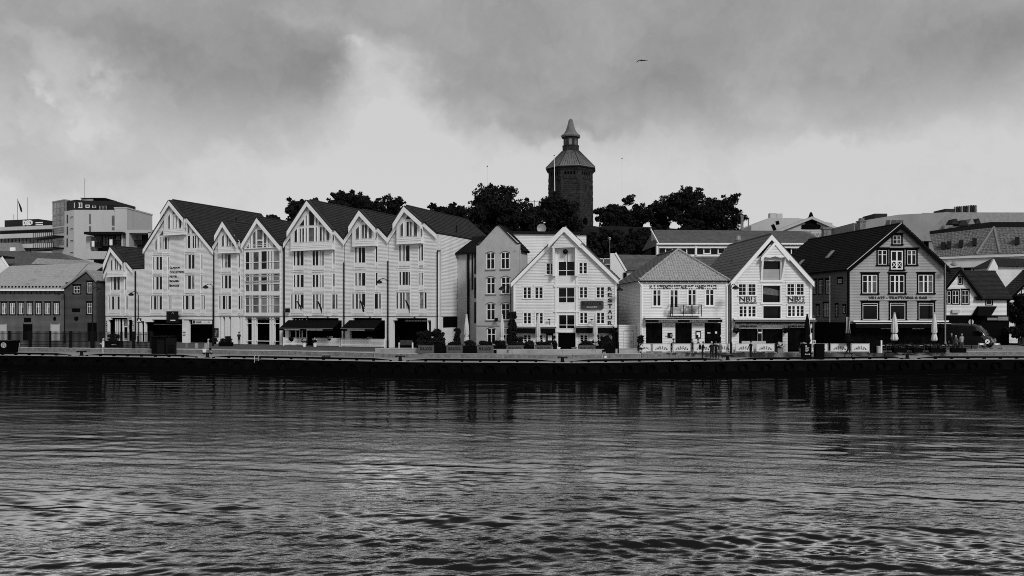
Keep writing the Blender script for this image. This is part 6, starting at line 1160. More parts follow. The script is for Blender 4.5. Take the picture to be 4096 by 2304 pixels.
for rr, m in (((1968, 2065, 458, 474), 'letter_white'), ((1595, 1695, 405, 452), 'pale_wall'), ((2070, 2210, 515, 548), 'metal_grey'), ((2215, 2355, 500, 550), 'metal_grey')): q = f.zrect('P', rr, -.2); MB().box(q[0], q[1], -.3, -.1, q[2], q[3]).build('shop_sign', m, rt)
for px in (3960,): o, e, W_ = roof_house('tiled_house', 'small dark tiled roof with white gable behind the steep-gabled white house', 3985, 4200, 106, (3972, 4200), (1032, 1036), 1066, 3, 'tile_dark', 'white_board'); MB().prism([(-1.3, e - .6), (.1, e - .6), (.1, e), (-.45, e + 1.1)], -.2, .2).build('gable_wall', 'panel_white', o)
f = Frame('white_house', 'white house end with black corner board at the steep cobbled lane', 'house', 4036, 104, 4230, 104, ZS); rt = f.root; ap_ = f.uv(4140, 1085); siding([(0, 0), (f.len, 0), (f.len, f.uv(4230, 1180)[1]), ap_, (0, f.uv(4036, 1188)[1])], []).build('clapboard_wall', 'white_board', rt, kind='stuff')
gable_roof(rt, ap_, (0, f.uv(4036, 1188)[1]), (f.len, f.uv(4230, 1180)[1]), 10, front=.4, over=.3, m='tile_dark'); bargeboards(rt, ap_, (0, f.uv(4036, 1188)[1]), (f.len, f.uv(4230, 1180)[1]), .3, y0=-.45, m='black_paint'); MB().box(0, f.len, .1, 10, 0, f.uv(4036, 1190)[1] - .1).build('core_walls', 'panel_white', rt)
for rr in ((2458, 2560, 530, 605), (2545, 2640, 130, 190)): q = f.zrect('P', rr); window(rt, q, (0, .5, 1), (0, 1), .07, cas=.14, cm='black_paint')
# ================================================================== stone tower on the hill
tz = 150.; tc0 = at(2283, 905, tz); base_z = 21.8
tw_ = empty('stone_tower', (tc0.x, tz, base_z), 'octagonal dark stone watchtower with copper roof and lantern on the hill', 'tower', R(-7))
zz = lambda qy: at(2283, 460 + qy / 3.15, tz).z - base_z
def octo(mb, prof, n=8):
    o = len(mb.v)
    for r, z in prof:
        for j in range(n): a = math.pi / n + 2 * math.pi * j / n; mb.v.append((r * math.cos(a), r * math.sin(a), z))
    for i in range(len(prof) - 1):
        for j in range(n): p, q = o + i * n + j, o + i * n + (j + 1) % n; mb.f.append((p, q, q + n, p + n))
    mb.f.append(tuple(o + j for j in range(n - 1, -1, -1))); mb.f.append(tuple(o + (len(prof) - 1) * n + j for j in range(n)))
    return mb
k8 = 1 / math.cos(math.pi / 8); Rb = 4.32 * k8 * 1.0
octo(MB(), [(Rb + .25, -2), (Rb + .12, zz(1370)), (Rb, zz(1360)), (Rb - .12, zz(740))]).build('core', 'tower_stone', tw_)
sb = MB(); H0, H1 = zz(1400), zz(842)
def courses(sb, za, zb, r0, r1, holes=()):
    nc_ = int((zb - za) / .36)
    for c in range(nc_):
        z0, z1 = za + (zb - za) * c / nc_, za + (zb - za) * (c + 1) / nc_; r = (r0 + (r1 - r0) * c / nc_)
        for j in range(8):
            a0 = math.pi / 8 + 2 * math.pi * j / 8; p, q = Vector((r * math.cos(a0), r * math.sin(a0), 0)), Vector((r * math.cos(a0 + math.pi / 4), r * math.sin(a0 + math.pi / 4), 0)); nm = ((p + q) / 2).normalized(); ln = (q - p).length; x = 0
            while x < ln - .05:
                w_ = min(random.uniform(.45, 1.0), ln - x); a, b = p.lerp(q, (x + .012) / ln), p.lerp(q, (x + w_ - .012) / ln); pr = random.uniform(.02, .11) + (.06 if x == 0 or x + w_ > ln - .02 else 0); x += w_
                e = .016
                if any(abs((x - w_ / 2) - ln / 2) < hw + w_ / 2 and z1 > hz0 and z0 < hz1 for hw, hz0, hz1 in holes): continue
                sb.hexa([a + Vector((0, 0, z0 + e)), b + Vector((0, 0, z0 + e)), b + nm * pr + Vector((0, 0, z0 + e)), a + nm * pr + Vector((0, 0, z0 + e)), a + Vector((0, 0, z1 - e)), b + Vector((0, 0, z1 - e)), b + nm * pr + Vector((0, 0, z1 - e)), a + nm * pr + Vector((0, 0, z1 - e))])
courses(sb, H0, H1, Rb + .02, Rb - .1); courses(sb, zz(838), zz(742), Rb - .1, Rb - .12, [(1.25, zz(828), zz(752))])
sb.build('stone_courses', 'tower_stone', tw_, kind='stuff')
octo(MB(), [(Rb + .08, zz(846)), (Rb + .08, zz(838))]).build('string_course', 'tower_stone', tw_); octo(MB(), [(Rb + .15, zz(1362)), (Rb + .15, zz(1350))]).build('string_course', 'tower_stone', tw_)
octo(MB(), [(Rb - .05, zz(742)), (Rb + .15, zz(725)), (Rb + .2, zz(716)), (Rb + .52, zz(702)), (Rb + .58, zz(694))]).build('cornice', 'tower_stone', tw_)
for j in range(8):      # belfry openings: four arched slots on each face
    am = 2 * math.pi * (j + 1) / 8; nrm = Vector((math.cos(am), math.sin(am), 0)); tg_ = Vector((-math.sin(am), math.cos(am), 0)); ap8 = (Rb - .12) * math.cos(math.pi / 8)
    for i in range(4):
        c = nrm * (ap8 + .01) + tg_ * (i - 1.5) * .58; z0, z1 = zz(826), zz(765); pts = [(-.19, z0), (.19, z0), (.19, z1), (.1, z1 + .2), (-.1, z1 + .2), (-.19, z1)]
        vs = [tuple(c + tg_ * p[0] + Vector((0, 0, p[1]))) for p in pts] + [tuple(c - nrm * .3 + tg_ * p[0] + Vector((0, 0, p[1]))) for p in pts]
        MB().add(vs, [(0, 1, 2, 3, 4, 5)] + [(k, k + 6, (k + 1) % 6 + 6, (k + 1) % 6) for k in range(6)]).build('arched_opening', 'interior_shade', tw_)
    for i in range(5): c = nrm * (ap8 + .06) + tg_ * (i - 2) * .58; MB().box(-.09, .09, -.08, .08, zz(828), zz(752)).build('colonnette', 'tower_stone', tw_); o = LAST[0]; o.location = c; o.rotation_euler = (0, 0, am)
rf = octo(MB(), [(Rb + .62, zz(694)), (Rb + .55, zz(684)), (1.72 * k8, zz(466))]).build('roof', 'tower_roof', tw_)
sm_ = MB()
for j in range(8):
    a0 = math.pi / 8 + 2 * math.pi * j / 8; r0, r1 = Rb + .55, 1.72 * k8
    for i in range(8):
        t = i / 8; f0 = Vector((r0 * math.cos(a0), r0 * math.sin(a0), 0)).lerp(Vector((r0 * math.cos(a0 + math.pi / 4), r0 * math.sin(a0 + math.pi / 4), 0)), t); f1 = Vector((r1 * math.cos(a0), r1 * math.sin(a0), 0)).lerp(Vector((r1 * math.cos(a0 + math.pi / 4), r1 * math.sin(a0 + math.pi / 4), 0)), t)
        sm_.bar(f0 + Vector((0, 0, zz(684) + .02)), f1 + Vector((0, 0, zz(466) + .02)), .05 if i else .14, .08 if i else .14)
sm_.build('roof_seams', 'tower_stone', rf, kind='stuff')
octo(MB(), [(1.62 * k8, zz(470)), (1.6 * k8, zz(403)), (1.66 * k8, zz(402)), (1.66 * k8, zz(394))]).build('lantern_base', 'tower_stone', tw_)
octo(MB(), [(1.42 * k8, zz(396)), (1.42 * k8, zz(285))]).build('lantern', 'tower_stone', tw_)
for j in range(8):
    am = 2 * math.pi * (j + 1) / 8; nrm = Vector((math.cos(am), math.sin(am), 0)); tg_ = Vector((-math.sin(am), math.cos(am), 0)); c = nrm * 1.43; z0, z1 = zz(390), zz(330); pts = [(-.3, z0), (.3, z0), (.3, z1), (.16, z1 + .26), (-.16, z1 + .26), (-.3, z1)]
    MB().add([tuple(c + tg_ * p[0] + Vector((0, 0, p[1]))) for p in pts] + [tuple(c - nrm * .1 + tg_ * p[0] + Vector((0, 0, p[1]))) for p in pts], [(0, 1, 2, 3, 4, 5)] + [(k, k + 6, (k + 1) % 6 + 6, (k + 1) % 6) for k in range(6)]).build('lantern_window', 'glass_sky' if j % 2 else 'glass_mid', tw_)
octo(MB(), [(1.75 * k8, zz(288)), (1.9 * k8, zz(272)), (1.85 * k8, zz(264)), (1.35 * k8, zz(238)), (.95 * k8, zz(195)), (.68 * k8, zz(140)), (.5 * k8, zz(95)), (.46 * k8, zz(92)), (.46 * k8, zz(75)), (.25 * k8, zz(52)), (.08, zz(46))]).build('spire', 'tower_roof', tw_)
lw_ = MB().lathe([(.01, 0), (.01, .01)], 4)
for (dx, qy) in ((2354, 1335),):
    c = at(dx, 460 + qy / 3.15, tz - 4.6); MB().prism([(-.5, -.5), (.5, -.5), (.5, .2), (.3, .6), (0, .75), (-.3, .6), (-.5, .2)], -.1, .3).build('arched_doorway', 'interior_shade', tw_); o = LAST[0]; am = R(-67.5) + R(0); Mw = Matrix.Rotation(R(-7), 4, 'Z').inverted(); lc = Mw @ Vector((c.x - tc0.x, c.y - tz, 0)); rr_ = lc.normalized() * 4.55; o.location = (rr_.x, rr_.y, c.z - base_z); o.rotation_euler = (0, 0, math.atan2(rr_.y, rr_.x) + R(90))
MB()
fp = empty('flagpole', (gx(2222, 143), 143, at(2222, 830, 143).z - 6), 'tall white flagpole in front of the stone tower', 'flagpole'); MB().tube([(0, 0, 0), (-.25, 0, at(2218, 625, 143).z - fp.location.z)], [.11, .06], 8).build('pole', 'white_trim', fp); MB().ball((-.25, 0, at(2218, 622, 143).z - fp.location.z), .12).build('finial', 'black_metal', fp)
for px, py, Zf in ((1949, 665, 150), (2488, 634, 165)):
    z1 = at(px, py, Zf).z; zb_ = z1 - (13 if px < 2000 else 14); o = empty('flagpole', (gx(px, Zf), Zf, zb_), 'very thin bare flagpole rising ' + ('behind the tree left of the tower' if px < 2000 else 'from the trees right of the tower'), 'flagpole'); MB().tube([(0, 0, 0), (0, 0, z1 - zb_)], .018, 5).build('pole', 'metal_light', o); MB().ball((0, 0, z1 - zb_), .13).build('finial', 'black_metal', o)

# ================================================================== trees
def leaf_mesh(clusters, n_leaf, size, rng_):
    """leaf-sized faces scattered through clumps"""
    pts = []; tot = sum(c[3] ** 2 for c in clusters)
    for cx_, cy_, cz_, cr in clusters:
        n = max(8, int(1.5 * n_leaf * cr ** 2 / tot)); d_ = rng_.normal(size=(n, 3)); d_ /= np.linalg.norm(d_, axis=1)[:, None]; rad = cr * rng_.uniform(.25, 1, n) ** .6
        pts.append(np.array([cx_, cy_, cz_]) + d_ * rad[:, None] * np.array([1.1, 1.1, .78]))
    P = np.concatenate(pts); n = len(P); a = rng_.normal(size=(n, 3)); a /= np.linalg.norm(a, axis=1)[:, None]; b = rng_.normal(size=(n, 3)); b -= a * (a * b).sum(1)[:, None]; b /= np.linalg.norm(b, axis=1)[:, None]
    s = size * rng_.uniform(.6, 1.4, n)[:, None]; V = np.stack([P - a * s, P - b * s * .55, P + a * s, P + b * s * .55], 1).reshape(-1, 3)
    return V, np.arange(n * 4).reshape(-1, 4)
def tree(label, px, Z, y_top, y_bot, wpx, seed, leaves=9000, size=.24, trunk_y=None, lobes=None, gaps=.5, m='leaf', name='tree', base=None, cat='tree', group='trees on the hill'):
    """a crown read from the photograph: centre column, top and bottom rows, width in photo pixels"""
    r_ = np.random.default_rng(seed); rn = random.Random(seed); s = Z / F; top = at(px, y_top, Z).z; bot = at(px, y_bot, Z).z; X = gx(px, Z); gz = hill_z(X, Z) - .3 if base is None else base
    o = empty(name, (X, Z, gz), label, cat, 0, group); cw = wpx * s / 2 * 1.08; ch = (top - bot) / 2; cz_ = (top + bot) / 2 - gz; cl = []; tips = []
    n = lobes or 26
    for i in range(n):
        while True:
            q = np.array([rn.uniform(-1, 1), rn.uniform(-1, 1), rn.uniform(-1, 1)]); d_ = np.linalg.norm(q)
            if gaps < d_ < .95 and not (q[2] < -.55 and abs(q[0]) > .8): break
        rr = rn.uniform(.2, .36) * min(cw, ch * 1.15); k = max(0, 1 - rr / max(cw, ch))
        c = (q[0] * (cw - rr * .3), q[1] * (cw - rr * .3) * .7, cz_ + q[2] * (ch - rr * .3), rr); cl.append(c); tips.append(c)
        for _ in range(5): cl.append((c[0] + rn.uniform(-1, 1) * rr * 1.25, c[1] + rn.uniform(-1, 1) * rr, c[2] + rn.uniform(-1, 1) * rr, rr * rn.uniform(.2, .5)))
    V, Fc = leaf_mesh(cl, leaves, size, r_); me = bpy.data.meshes.new('crown'); me.from_pydata(V.tolist(), [], Fc.tolist()); me.materials.append(MATS[m]); link('crown', me, o)
    tb = MB(); fork = max(.6, cz_ - ch * .75); tr_ = max(.14, .035 * (cz_ + ch)); tb.tube([(0, 0, -.3), (tr_ * .3, 0, fork * .5), (0, 0, fork)], [tr_ * 1.3, tr_, tr_ * .8], 8); tb.build('trunk', 'bark', o)
    lb = MB()
    for c in tips[::2]:
        mid = (c[0] * .45 + rn.uniform(-.3, .3), c[1] * .45, fork + (c[2] - fork) * .55); lb.tube([(0, 0, fork - .2), mid, (c[0], c[1], c[2])], [tr_ * .5, tr_ * .28, tr_ * .08], 5)
    lb.build('limbs', 'bark', o, kind='stuff'); return o
tree('small dark treetop between two hotel gables', 1092, 128, 855, 960, 62, 11, 1800)
tree('bushy tree leaning behind the wide glazed hotel gable', 1215, 132, 800, 930, 190, 12, 6500, gaps=.2)
tree('broad dense treetop above the wide hotel roof', 1398, 134, 763, 900, 165, 13, 9000, gaps=.15, lobes=30)
tree('loose airy treetop above the hotel ridge, sky showing through', 1545, 132, 772, 910, 150, 14, 5200, gaps=.35)
tree('low rounded dark treetop over the end hotel roof', 1775, 140, 813, 920, 200, 15, 8000, gaps=.1, lobes=30)
tree('tall spreading tree standing left of the stone tower', 1978, 134, 733, 985, 262, 16, 15000, gaps=.3, lobes=40)
tree('dark tree growing in front of the stone tower foot', 2215, 138, 765, 990, 215, 17, 14000, gaps=.2, lobes=38)
tree('low bushy tree filling the gap between spreading tree and tower', 2110, 133, 835, 990, 130, 18, 7000, gaps=.15)
tree('rounded tree just right of the stone tower', 2500, 150, 788, 965, 220, 19, 15000, gaps=.2, lobes=34)
tree('thin airy tree between two dense crowns right of the tower', 2645, 152, 785, 950, 140, 20, 6500, gaps=.3, lobes=24)
tree('tallest tree of the group right of the tower', 2752, 146, 745, 960, 165, 21, 9500, gaps=.25, lobes=32)
tree('wide tree ending the group above the tiled block', 2878, 146, 783, 965, 185, 22, 9500, gaps=.2, lobes=30)
rn = random.Random(3)
for i, (px, yt, yb, wd, Z) in enumerate([(2420, 905, 1010, 150, 136), (2330, 925, 1040, 150, 130), (2520, 912, 1020, 160, 134), (2250, 930, 1020, 120, 127), (2450, 960, 1080, 170, 126), (2560, 960, 1060, 150, 124), (2350, 985, 1090, 150, 121), (2620, 905, 990, 170, 138), (2790, 900, 980, 260, 140), (2480, 1000, 1100, 150, 118), (1900, 890, 960, 160, 128), (2040, 900, 990, 170, 126)]):
    tree(['shrub on the dark slope below the stone tower', 'shrub on the dark slope above the tiled block', 'shrub under the spreading tree behind the plastered house'][0 if i in (0, 1, 2, 3, 4, 5, 6, 9) else 1 if i in (7, 8) else 2], px, Z, yt, yb, wd, 40 + i, 3600, .26, gaps=.0, lobes=22, name='shrub', cat='shrub', group='shrubs on the hill slope')
hp = empty('path_lamp', (gx(2439, 122), 122, at(2439, 955, 122).z - 2.5), 'small pale lamp standing on the dark wooded slope', 'lamp'); MB().tube([(0, 0, 0), (0, 0, 2.4)], .04, 6).build('pole', 'metal_grey', hp); MB().lathe([(.1, 2.3), (.22, 2.55), (.3, 2.6), (.05, 2.75)], 10).build('lamp_head', 'pale_wall', hp)
tree('dark conifer beside the white house end', 4088, 99, 1172, 1330, 130, 61, 5200, .2, gaps=.1, base=ZS, group='garden trees at the right', name='conifer')
tree('low dark garden shrub at the foot of the white house end', 4075, 96, 1300, 1350, 110, 62, 2600, .14, gaps=.0, base=ZS, group='garden trees at the right', name='shrub', cat='shrub')
# gull
gl = empty('gull', at(2571, 242, 75), 'dark gull gliding in the cloudy sky', 'bird', R(-8))
bd = MB().tube([(-.32, -.03, -.06), (-.22, 0, -.02), (0, 0, .02), (.2, 0, -.02), (.34, 0, -.06)], [.015, .045, .06, .045, .012], 8); bd.build('body', 'hair', gl, True)
for sgn, pts in ((-1, [(0, 0, .03), (-.25, -.25, .0), (-.45, -.4, -.14), (-.62, -.55, -.36)]), (1, [(.02, 0, .03), (.14, .3, .14), (.3, .5, .2), (.5, .7, .2)])):
    mb = MB()
    for i, (p, w_) in enumerate(zip(pts, (.11, .1, .07, .015))): mb.v += [(p[0] - w_, p[1], p[2] + .012), (p[0] + w_, p[1], p[2] + .012), (p[0] + w_, p[1], p[2] - .012), (p[0] - w_, p[1], p[2] - .012)]
    for i in range(3): o_ = i * 4; mb.f += [(o_ + k, o_ + (k + 1) % 4, o_ + 4 + (k + 1) % 4, o_ + 4 + k) for k in range(4)]
    mb.f += [(3, 2, 1, 0), (12, 13, 14, 15)]; mb.build('wing', 'hair', gl)
# ================================================================== street furniture
def lamp_post(px, Yz, top_y, label, side=-1, zb=ZS, arm=1.0, m='black_metal'):
    P = Vector((gx(px, Yz), Yz, zb)); h = at(px, top_y, Yz).z - zb; o = empty('street_lamp', P, label, 'street lamp', 0, 'swan-neck street lamps')
    MB().tube([(0, 0, 0), (0, 0, 1.1), (0, 0, 1.15), (0, 0, h - .5)], [.11, .11, .075, .06], 10).build('pole', m, o)
    c = [(0, 0, h - .5)] + [(side * arm * .5 * (1 - math.cos(t)), 0, h - .5 + .5 * math.sin(t)) for t in (R(30), R(60), R(90), R(120), R(150))]; MB().tube(c, .04, 8).build('swan_neck', m, o)
    e = c[-1]; MB().lathe([(.05, .12), (.12, .05), (.3, -.08), (.36, -.22), (.30, -.24), (.1, -.2)], 16, (e[0], 0, e[2])).build('lamp_shade', m, o); MB().lathe([(.26, -.245), (.2, -.31), (.02, -.34)], 12, (e[0], 0, e[2])).build('lamp_glass', 'pale_wall', o); return o
lamp_post(258, 102, 1164, 'swan-neck lamp in front of the dark wooden house corner', -1)
lamp_post(370, 104, 1148, 'swan-neck lamp in front of the dark cross wing gable', 1)
lamp_post(553, 98, 1166, 'swan-neck lamp with a crossing sign on its pole', -1)
lamp_post(852, 94, 1136, 'swan-neck lamp in front of the lettered hotel house', -1)
lamp_post(1551, 82, 1114, 'swan-neck lamp between the short awning and the end house', -1)
lamp_post(2043, 78.2, 1140, 'swan-neck lamp before the ivy between plastered house and warehouse', -1)
lamp_post(2472, 77.2, 1144, 'swan-neck lamp at the warehouse corner beside the vertical letters', 1, arm=.2)
lamp_post(2924, 77, 1136, 'swan-neck lamp at the lane between hip roof and bar house', 1, arm=.5)
lamp_post(3781, 80.5, 1042, 'tall pale lamp post at the corner of the grey trattoria house', 1, m='metal_grey')
def rootat(name, px, py, z, label, cat, rz=0, group=None): P = ground(px, py, z); return empty(name, P, label, cat, rz, group)
# crossing sign
sp = Vector((gx(556, 97), 97, ZS)); o = empty('crossing_sign', sp, 'dark square pedestrian crossing sign beside the hairdresser house', 'road sign'); zc = at(556, 1282, 97).z - ZS; MB().tube([(0, .05, 0), (0, .05, zc + .2)], .03, 8).build('pole', 'metal_grey', o)
pl = MB().box(-.3, .3, 0, .03, zc - .3, zc + .3).build('plate', 'letter_black', o); MB().prism([(-.24, -.2), (.24, -.2), (0, .24)], -.012, 0).build('white_triangle', 'letter_white', pl); pl.children[0].location = (0, 0, zc); MB().ball((0, -.02, zc + .08), .035).bar((0, -.02, zc + .05), (-.01, -.02, zc - .06), .05, .02, up=(0, 1, 0)).bar((0, -.02, zc - .06), (-.09, -.02, zc - .18), .03, .02, up=(0, 1, 0)).bar((0, -.02, zc - .06), (.08, -.02, zc - .18), .03, .02, up=(0, 1, 0)).build('walking_figure', 'letter_black', pl)
# iron fence on the wall, posts one by one
a, b = on_line(WALL, -60), on_line(WALL, 610); fn = empty('iron_fence', (a.x, a.y + .25, 1.47), 'tall black iron picket fence on the granite wall', 'fence')
bars = MB(); x = a.x; h = 1.95
while x < b.x:
    p = interp(WALL, x); bars.box(p.x - a.x - .02, p.x - a.x + .02, p.y - a.y - .02, p.y - a.y + .02, .05, h); x += .155
bars.build('pickets', 'black_metal', fn, kind='stuff')
for z in (.12, .35, .75, h - .28):
    rl = MB(); n = 24
    for i in range(n): p, q = interp(WALL, a.x + (b.x - a.x) * i / n), interp(WALL, a.x + (b.x - a.x) * (i + 1) / n); rl.bar((p.x - a.x, p.y - a.y, z), (q.x - a.x, q.y - a.y, z), .06, .05)
    rl.build('rail', 'black_metal', fn)
for px in (32, 115, 195, 277, 362, 369, 530, 600): p = on_line(WALL, px); MB().box(p.x - a.x - .11, p.x - a.x + .11, p.y - a.y - .1, p.y - a.y + .1, 0, h + .04).build('post', 'black_metal', fn)
# black booth and gate beside the fence
P = ground(640, 1416, ZQ); o = empty('ticket_booth', P, 'solid black booth standing at the end of the iron fence', 'booth'); hb_ = at(640, 1345, P.y).z - ZQ; MB().box(-.95, .95, 0, 1.8, .0, hb_ - .12).build('body', 'black_paint', o); MB().box(-1.05, 1.05, -.12, 1.9, hb_ - .12, hb_).build('roof', 'black_paint', o); MB().box(-.3, .5, -.03, 0, .1, hb_ - .4).build('door', 'black_metal', o)
P = ground(684, 1418, ZQ); o = empty('barred_gate', P, 'black barred gate leaf beside the black booth', 'gate'); hg = at(684, 1352, P.y).z - ZQ; MB().box(-.55, -.47, 0, .08, 0, hg).box(.42, .56, -.04, .12, 0, hg).box(-.47, .42, 0, .08, hg - .75, hg).box(-.47, .42, 0, .08, .05, .15).box(-.47, .42, 0, .08, .75, .85).build('frame', 'black_metal', o)
mb = MB()
for i in range(7): mb.box(-.4 + i * .12, -.36 + i * .12, .02, .06, .15, hg - .75)
mb.build('bars', 'black_metal', o, kind='stuff')
# black container, barrier stack at the left
P = ground(-20, 1417, ZQ); o = empty('container', P, 'black waste container with a pale round sticker at the quay', 'container'); MB().hexa([(-1.6, 0, .12), (1.35, 0, .12), (1.5, 1.6, .12), (-1.5, 1.6, .12), (-1.7, -.1, 1.45), (1.5, -.1, 1.45), (1.65, 1.7, 1.45), (-1.6, 1.7, 1.45)]).build('body', 'black_paint', o); MB().box(-1.8, 1.62, -.18, 1.8, 1.45, 1.52).build('lid', 'black_metal', o)
for x in (-1.2, 1.): MB().lathe([(.12, 0), (.12, .08)], 12).build('wheel', 'tyre', o); LAST[0].rotation_euler = (R(90), 0, 0); LAST[0].location = (x, .2, .12)
st_ = MB().lathe([(.30, 0), (.30, .01), (.25, .01), (.25, 0)], 20).build('sticker_ring', 'pale_wall', o); st_.rotation_euler = (R(94), 0, 0); st_.location = (1.02, -.085, 1.02); MB().bar((.77, -.1, 1.1), (1.02, -.1, 1.0), .05, .01, up=(0, 1, 0)).bar((1.27, -.1, 1.1), (1.02, -.1, 1.0), .05, .01, up=(0, 1, 0)).bar((1.02, -.1, 1.0), (1.02, -.1, .76), .05, .01, up=(0, 1, 0)).build('sticker_spokes', 'pale_wall', o)
for i in range(2):
    P = ground(52 + i * 15, 1406 - i * 2, ZQ); o = empty('crowd_barrier', P, ['pale steel crowd barrier leaning beside the black container', 'pale steel crowd barrier behind the first, nearer the fence'][i], 'barrier', R(12)); z = MB()
    MB().tube([(-.7, 0, .1), (-.75, .1, 1.05), (.6, .1, 1.05), (.7, 0, .95), (.62, 0, .15), (-.6, 0, .15)], .03, 6).build('frame', 'metal_light', o)
    for j in range(4): MB().tube([(-.7, .04, .3 + j * .19), (.65, .04, .3 + j * .19)], .016, 5).build('bar', 'metal_light', o)
    MB().box(-.6, -.3, -.15, .25, 0, .05).box(.3, .6, -.15, .25, 0, .05).build('foot', 'metal_light', o)
# planter / bin row before the hotel
P = ground(455, 1392, 1.47); o = empty('planter', (gx(455, 91), 91, ZS), 'black planter box with dark shrub behind the iron fence', 'planter'); MB().box(-.95, .95, -.4, .4, 0, .75).build('box', 'black_paint', o); q = MB().box(-.05, .5, -.42, -.4, .28, .33).build('label_strip', 'letter_white', o)
def foliage(parent, c, r, n, size, m='leaf', seed=1, flower=0):
    r_ = np.random.default_rng(seed); rn_ = random.Random(seed); cl = [(c[0] + rn_.uniform(-.7, .7) * r[0], c[1] + rn_.uniform(-.7, .7) * r[1], c[2] + rn_.uniform(-.7, .7) * r[2], min(r) * rn_.uniform(.4, .7)) for _ in range(min(60, int(14 * max(r) / min(r))))]
    V, Fc = leaf_mesh(cl, n, size, r_); me = bpy.data.meshes.new('foliage'); me.from_pydata(V.tolist(), [], Fc.tolist()); me.materials.append(MATS[m]); o = link('foliage' if not flower else 'flowers', me, parent); return o
foliage(o, (0, 0, 1.1), (.8, .3, .45), 900, .09, seed=4)
for i, px in enumerate((746, 786, 823)): P = ground(px, 1393, ZS); o = link('stone_post', MB().lathe([(.2, 0), (.19, .5), (.17, .56), (.05, .58)], 10).mesh('stone_post', 'concrete' if i else 'stone_block')); o.location = (P.x, P.y - .0, ZS); tag(o, ['short dark stone post on the pavement nearest the black gate', 'short stone post on the pavement, middle of three', 'short stone post behind the woman with the bag'][i], 'post', 'stone posts before the hotel')
P = ground(904, 1385, ZS); o = empty('planter', P, 'long black planter with bushes before the narrow hotel house', 'planter'); MB().box(-.8, .8, -.35, .35, 0, .5).build('box', 'black_paint', o); foliage(o, (0, 0, .65), (.8, .3, .3), 900, .09, seed=5); MB().box(-.05, .5, -.15, .35, .5, 1.25).build('bin_box', 'black_metal', o)
P = ground(858, 1377, ZS); o = empty('shrub', (P.x, P.y, ZS), 'small dark potted bush at the white corner of the narrow house', 'shrub'); MB().lathe([(.2, 0), (.26, .35)], 12).build('pot', 'black_paint', o); foliage(o, (0, 0, .55), (.4, .3, .3), 500, .08, seed=6)
# picket fence under the awnings
def picket(px0, px1, py0, py1, label):
    A0, B0 = ground(px0, py0, ZS), ground(px1, py1, ZS); d_ = B0 - A0; o = empty('picket_fence', A0, label, 'fence', math.atan2(d_.y, d_.x)); ln = d_.length; n = int(ln / .145); mb = MB()
    for i in range(n): u = i * ln / n; mb.prism([(u, .06), (u + .085, .06), (u + .085, 1.0), (u + .042, 1.06), (u, 1.0)], -.02, .005)
    mb.build('pickets', 'white_paint', o, kind='stuff'); MB().box(0, ln, .006, .05, .25, .33).build('rail', 'white_paint', o); MB().box(0, ln, .006, .05, .75, .83).build('rail', 'white_paint', o)
    for u in (0, ln - .1): MB().box(u, u + .1, -.03, .06, 0, 1.08).build('post', 'white_paint', o)
    return o
picket(1133, 1222, 1382.5, 1383, 'white picket fence left of the terrace opening with flower pots'); picket(1258, 1360, 1384, 1386.5, 'white picket fence under the right half of the long awning'); picket(1363, 1540, 1387, 1391, 'white picket fence in front of the shorter awning')
for i, px in enumerate((1217, 1260)): P = ground(px, 1387, ZS); o = empty('flower_pot', P, ['white flower pot at the left side of the terrace opening', 'white flower pot at the right side of the terrace opening'][i], 'flower pot', 0, 'flower pots'); MB().lathe([(.17, 0), (.24, .42), (.27, .43), (.27, .5), (.22, .5)], 16).build('pot', 'white_paint', o); foliage(o, (0, 0, .72), (.3, .3, .25), 500, .07, seed=8 + i); foliage(o, (0, 0, .8), (.28, .28, .2), 60, .06, 'flower', 9 + i, 1)
for i, (px, py, w_) in enumerate(((1168, 1357, 0), (1322, 1354, 1), (1412, 1360, 0), (1479, 1357, 1))): P = ground(px, 1385, ZS); o = empty('flower_basket', (P.x, P.y - .25, at(px, py, P.y).z - .3), ['dark leafy basket hung on the left picket fence', 'basket of pale flowers on the fence under the long awning', 'dark leafy basket on the fence before the shorter awning', 'basket of pale flowers on the fence before the shorter awning'][i], 'flower basket', 0, 'hanging flower baskets'); MB().lathe([(.06, 0), (.26, .18), (.32, .3), (.26, .3)], 14).build('basket', 'black_paint', o); foliage(o, (0, 0, .38), (.36, .2, .18), 420, .06, 'leaf', 20 + i); w_ and foliage(o, (0, 0, .45), (.36, .2, .16), 300, .06, 'flower', 25 + i, 1)
# entrance chairs and board under the end house
P = ground(1622, 1394, ZS); ua_ = empty('bench', (P.x, P.y + .4, ZS), 'dark slatted bench with pale arms at the hotel entrance', 'bench'); MB().box(-.75, .75, -.25, .25, .38, .45).build('seat', 'wood_dark', ua_); MB().box(-.75, .75, .22, .3, .45, .95).build('backrest', 'wood_dark', ua_)
for x in (-.78, .78): MB().box(x - .05, x + .05, -.28, .28, .62, .68).box(x - .05, x + .05, -.28, -.2, 0, .62).box(x - .05, x + .05, .2, .28, 0, .62).build('arm', 'white_paint', ua_)
